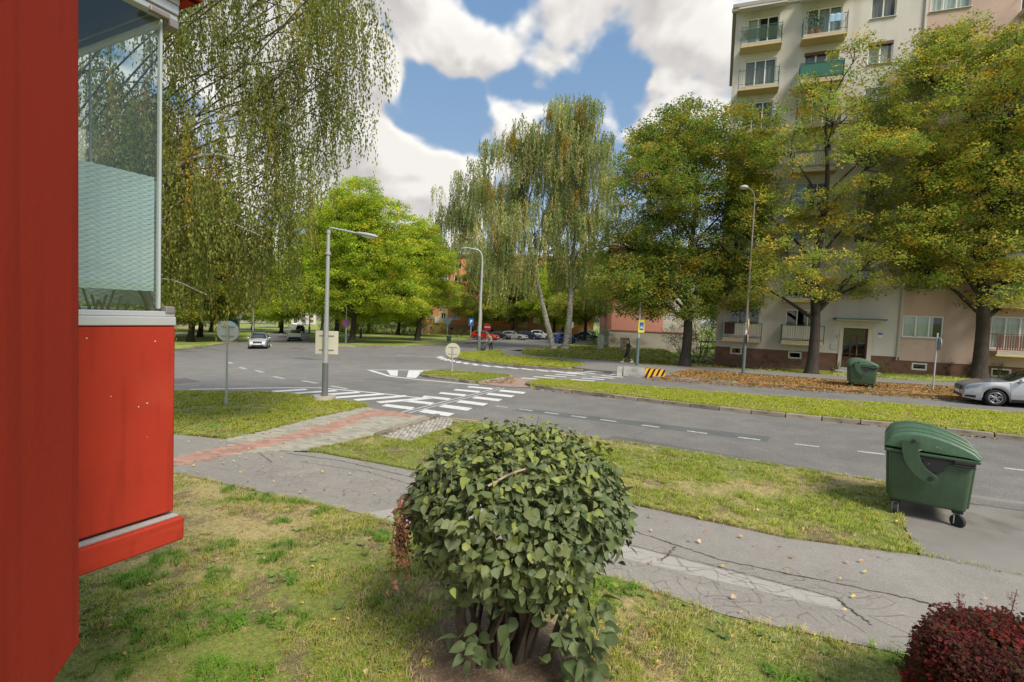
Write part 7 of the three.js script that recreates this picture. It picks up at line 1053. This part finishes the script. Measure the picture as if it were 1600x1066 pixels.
function grass(key, dens, label, o = {}) {
  const { poly, h } = LAWNS[key], xs = poly.map((p) => p[0]), zs = poly.map((p) => p[1]), b = o.box ?? [Math.min(...xs), Math.max(...xs), Math.min(...zs), Math.max(...zs)], r = RNG(key.length * 991 + dens), N = Math.round((b[1] - b[0]) * (b[3] - b[2]) * dens), list = [];
  for (let i = 0; i < N; i++) { const x = mix(b[0], b[1], r()), z = mix(b[2], b[3], r()); if (!inPoly(x, z, poly)) continue; if (key === 'near' && r() > step(0.45, 1.15, Math.hypot(x - 0.1, z + 4.05) + 0.35 * (n3(x * 5, z * 5, 3) - 0.5))) continue; if (key === 'birch' && x > 12 && z > -43 && r() < 0.8) continue; if (o.far && r() > clamp(o.far / Math.hypot(x, z), 0.0, 1) ** 2) continue; const a = fbm(x * 0.9, z * 0.9, 4.4, 3), f = fbm(x * 3.1, z * 3.1, 9, 2), green = clamp(step(0.40, 0.60, a * 0.6 + f * 0.4) + (o.green ?? 0)); if (r() > 0.35 + 0.65 * green + (o.fill ?? 0)) continue; list.push([x + (r() - 0.5) * 0.12, z + (r() - 0.5) * 0.12, green]); }
  if (o.fringe) for (let i = 0, j = poly.length - 1; i < poly.length; j = i++) { const L = Math.hypot(poly[i][0] - poly[j][0], poly[i][1] - poly[j][1]); for (let k = 0; k < L * o.fringe; k++) { const t = r(), x = mix(poly[j][0], poly[i][0], t) + (r() - 0.5) * 0.11, z = mix(poly[j][1], poly[i][1], t) + (r() - 0.5) * 0.11; if (x < b[0] || x > b[1] || z < b[2] || z > b[3] || n3(x * 2.3, z * 2.3, 5) < 0.28) continue; list.push([x, z, 0.35 + 0.5 * r()]); } }
  const geos = o.geos ?? TUFT; const root = thing('grass', label, undefined, [0, 0, 0], 0, undefined, 'stuff');
  geos.forEach((g, gi) => { const sel = list.filter((_, i) => i % geos.length === gi), im = shadow(new THREE.InstancedMesh(g, grassMat, sel.length)); sel.forEach(([x, z, gr], k) => { DE.set((r() - 0.5) * 0.2, r() * 6.283, (r() - 0.5) * 0.2); const s = (o.size ?? 1) * mix(0.6, 1.15, gr) * (0.7 + 0.6 * r()); DUM.compose(V(x, gy(x, z) + h - 0.004, z), DQ.setFromEuler(DE), V(s, s * (0.8 + 0.4 * r()), s)); im.setMatrixAt(k, DUM); const dry = r() > (key === 'near' ? 0.02 : 0.25) + (key === 'near' ? 0.62 : 0.72) * gr, q = 0.75 + 0.5 * r(), c = dry ? [0.70, 0.57, 0.26] : mix3([0.58, 0.55, 0.10], o.col ?? [0.31, 0.46, 0.045], r()); im.setColorAt(k, col(c[0] * q, c[1] * q, c[2] * q)); }); im.name = 'blade'; im.userData = { kind: 'stuff' }; root.add(im); });
}
grass('near', 620, 'patchy short grass on the lawn under the balcony', { box: [-4.6, 4.6, -9.3, -3.0], fringe: 75 });
grass('near', 260, 'short grass on the far left of the near lawn', { box: [-9, -4.6, -11, -3.5], fringe: 50 });
grass('strip', 420, 'green and straw grass on the strip beside the street', { green: 0.15, fringe: 70 });
grass('corner', 330, 'bright grass round the sign in the corner', { green: 0.35, fringe: 40, geos: TUFTF, col: [0.46, 0.56, 0.04], box: [-16, -4, -20, -11] });
grass('median', 330, 'bright grass on the median strip', { green: 0.5, fill: 0.3, geos: TUFTF, size: 1.05, far: 30, col: [0.48, 0.60, 0.035] });
grass('island', 260, 'grass on the small traffic island', { green: 0.15, geos: TUFTF, size: 1.1 });
grass('kerbside', 130, 'bright grass on the kerbside verge', { green: 0.55, geos: TUFTF, size: 1.5, col: [0.48, 0.60, 0.035] });
grass('birch', 60, 'grass on the lawn under the birches', { green: 0.3, geos: TUFTF, size: 1.6, far: 45, box: [0, 30, -66, -24] });
grass('wedge', 300, 'weeds at the edge of the apron', { geos: TUFTF });
{ const r = RNG(4), p = []; for (let i = 0; i < 40; i++) { const a = i / 40 * 6.283, q = 0.72 + 0.3 * (n3(Math.cos(a) * 2 + 4, Math.sin(a) * 2 + 4, 1) - 0.4) + 0.08 * r(); p.push([0.1 + Math.cos(a) * q * 1.15, -4.02 - Math.sin(a) * q]); }
  struct('bare_earth', sheetGeo(p, 0.051), std([1, 1, 1], 1, { map: again(dataTex(512, (u, v, i, j) => { const k = 0.6 + 0.5 * tfbm(u, v, 20, 4, 3) + 0.4 * (speck(i, j, 2) - 0.5), s = tn(u, v, 128, 8) > 0.66 ? 1.6 : 1; return [S(0.21 * k * s), S(0.145 * k * s), S(0.09 * k * s)]; }), 1 / 1.5), bumpMap: again(grit, 2), bumpScale: 0.015 }), 'bare brown earth under the foreground bush'); }
{ // longer darker clumps scattered over the near lawn
  const r = RNG(61), list = [], L = [7, 8].map((s) => tuftGeo(16, s, 0.085, 0.0032, 1.1)); for (let i = 0; i < 9000; i++) { const x = mix(-4.6, 4.4, r()), z = mix(-9, -3.6, r()); if (!inPoly(x, z, LAWNS.near.poly) || Math.hypot(x - 0.1, z + 4.05) < 0.8 || n3(x * 2.6 + 3, z * 2.6, 8) < mix(0.72, 0.58, step(-1, -4, x) * step(-7, -5, z))) continue; list.push([x, z]); }
  const root = thing('grass', 'longer dark green clumps of grass in the near lawn', undefined, [0, 0, 0], 0, undefined, 'stuff'); L.forEach((g, gi) => { const sel = list.filter((_, i) => i % 2 === gi), im = shadow(new THREE.InstancedMesh(g, grassMat, sel.length)); sel.forEach(([x, z], k) => { DE.set((r() - 0.5) * 0.3, r() * 6.28, (r() - 0.5) * 0.3); const s = 0.6 + 0.7 * r(); DUM.compose(V(x, gy(x, z) + 0.04, z), DQ.setFromEuler(DE), V(s, s, s)); im.setMatrixAt(k, DUM); const q = 0.7 + 0.6 * r(); im.setColorAt(k, col(0.20 * q, 0.36 * q, 0.045 * q)); }); im.name = 'blade'; im.userData = { kind: 'stuff' }; root.add(im); });
}
{ // tufts growing in the joint of the concrete apron
  LAWNS.joint = { poly: [[5.3, -6.3], [6.05, -5.83], [7.4, -4.95], [7.43, -4.9], [6.06, -5.76], [5.28, -6.25]], h: 0.03 }; grass('joint', 900, 'weeds sprouting from the joint of the concrete apron', { green: 0.5, size: 0.8 });
}
{ // broad leaved weeds in the near lawn
  const g = mergeGeometries([0, 1, 2, 3, 4, 5, 6].map((i) => ovate(0.10, 0.03, 0.1, 0.3).rotateX(-0.5 - 0.1 * (i % 3)).rotateY(i * 0.9 + 0.2 * (i % 2)))), r = RNG(15), list = [];
  for (let i = 0; i < 700; i++) { const x = mix(-5, 4.2, r()), z = mix(-9.5, -3, r()); if (!inPoly(x, z, LAWNS.near.poly) || fbm(x * 0.8, z * 0.8, 1.7, 3) < 0.52) continue; list.push([x, z]); }
  const im = shadow(new THREE.InstancedMesh(g, phys([1, 1, 1], 0.7, { transmission: 0.2, thickness: 0, side: THREE.DoubleSide }), list.length)); list.forEach(([x, z], k) => { DE.set(0, r() * 6.28, 0); const s = 0.3 + 0.5 * r(); DUM.compose(V(x, gy(x, z) + 0.047, z), DQ.setFromEuler(DE), V(s, s, s)); im.setMatrixAt(k, DUM); const q = 0.7 + 0.6 * r(); im.setColorAt(k, col(0.16 * q, 0.25 * q, 0.05 * q)); }); im.name = numbered('weed'); scene.add(im); tag(im, 'broad leaved weeds scattered in the near lawn', undefined, undefined, 'stuff');
}
function litter(label, count, where, size, seed, pal) {
  const r = RNG(seed), g = mergeVertices(ovate(1, 0.8, 0.25, 0.35).translate(0, 0, -0.5)), im = shadow(new THREE.InstancedMesh(g, std([1, 1, 1], 0.85, { side: THREE.DoubleSide }), count)); let k = 0;
  for (let i = 0; i < count * 12 && k < count; i++) { const q = where(r); if (!q) continue; const [x, z, dy] = q; DE.set((r() - 0.5) * 0.9, r() * 6.28, (r() - 0.5) * 0.9); const s = size * (0.6 + 0.8 * r()); DUM.compose(V(x, gy(x, z) + dy + s * 0.22, z), DQ.setFromEuler(DE), V(s, s, s)); im.setMatrixAt(k, DUM); const c = pal[Math.floor(r() * pal.length)], t = 0.75 + 0.5 * r(); im.setColorAt(k++, col(c[0] * t, c[1] * t, c[2] * t)); }
  im.count = k; im.name = numbered('fallen_leaves'); scene.add(im); tag(im, label, undefined, undefined, 'stuff');
}
const AUT = [[0.33, 0.17, 0.05], [0.27, 0.12, 0.045], [0.40, 0.25, 0.07], [0.18, 0.09, 0.045], [0.25, 0.16, 0.08], [0.17, 0.11, 0.06]], YEL = [[0.60, 0.42, 0.08], [0.55, 0.30, 0.08], [0.5, 0.36, 0.2], [0.4, 0.18, 0.06]];
litter('thick carpet of orange fallen leaves on the verge and kerb before the flats', 12500, (r) => { const x = mix(6, 34, r()), z = mix(-33, -10, r()); return inPoly(x, z, LAWNS.litter.poly) ? [x, z, 0.115] : null; }, 0.075, 3, AUT);
litter('orange leaves blown along the far gutter', 3600, (r) => { const t = r(), x = mix(7.2, 28, t), zk = mix(-28.1, -16.2, t); return [x, zk + 0.1 + Math.abs(r() + r() - 1) * 1.7, 0.006]; }, 0.07, 5, AUT);
litter('scattered leaves on the lawn below the birches', 1800, (r) => { const x = mix(0, 22, r()), z = mix(-62, -29, r()); return inPoly(x, z, LAWNS.birch.poly) || inPoly(x, z, ISL2) ? [x, z, 0.14] : null; }, 0.13, 6, AUT);
litter('small yellow leaves scattered on the footpath and pavers', 230, (r) => { const x = mix(-8, 8, r()), z = mix(-14, -3, r()); return inPoly(x, z, FOOT) || inPoly(x, z, PAVE) ? [x, z, 0.055] : null; }, 0.045, 7, YEL);
litter('yellow and brown leaves lying in the grass', 260, (r) => { const x = mix(-6, 7.5, r()), z = mix(-15, -3, r()); return inPoly(x, z, LAWNS.near.poly) || inPoly(x, z, LAWNS.strip.poly) ? [x, z, 0.075] : null; }, 0.036, 8, YEL);
litter('leaves along the kerbs of the island and the median', 700, (r) => { const a = r(), p = a < 0.5 ? [mix(-1.4, 0.2, r()), mix(-26.6, -23.6, r())] : [mix(1, 13, r()), 0]; if (a >= 0.5) p[1] = mix(-22.2, -13.6, (p[0] - 1) / 12) + 0.12 + r() * 0.12; return [p[0], p[1], a < 0.5 ? 0.03 : 0.006]; }, 0.07, 9, AUT);

renderer.render(scene, camera);
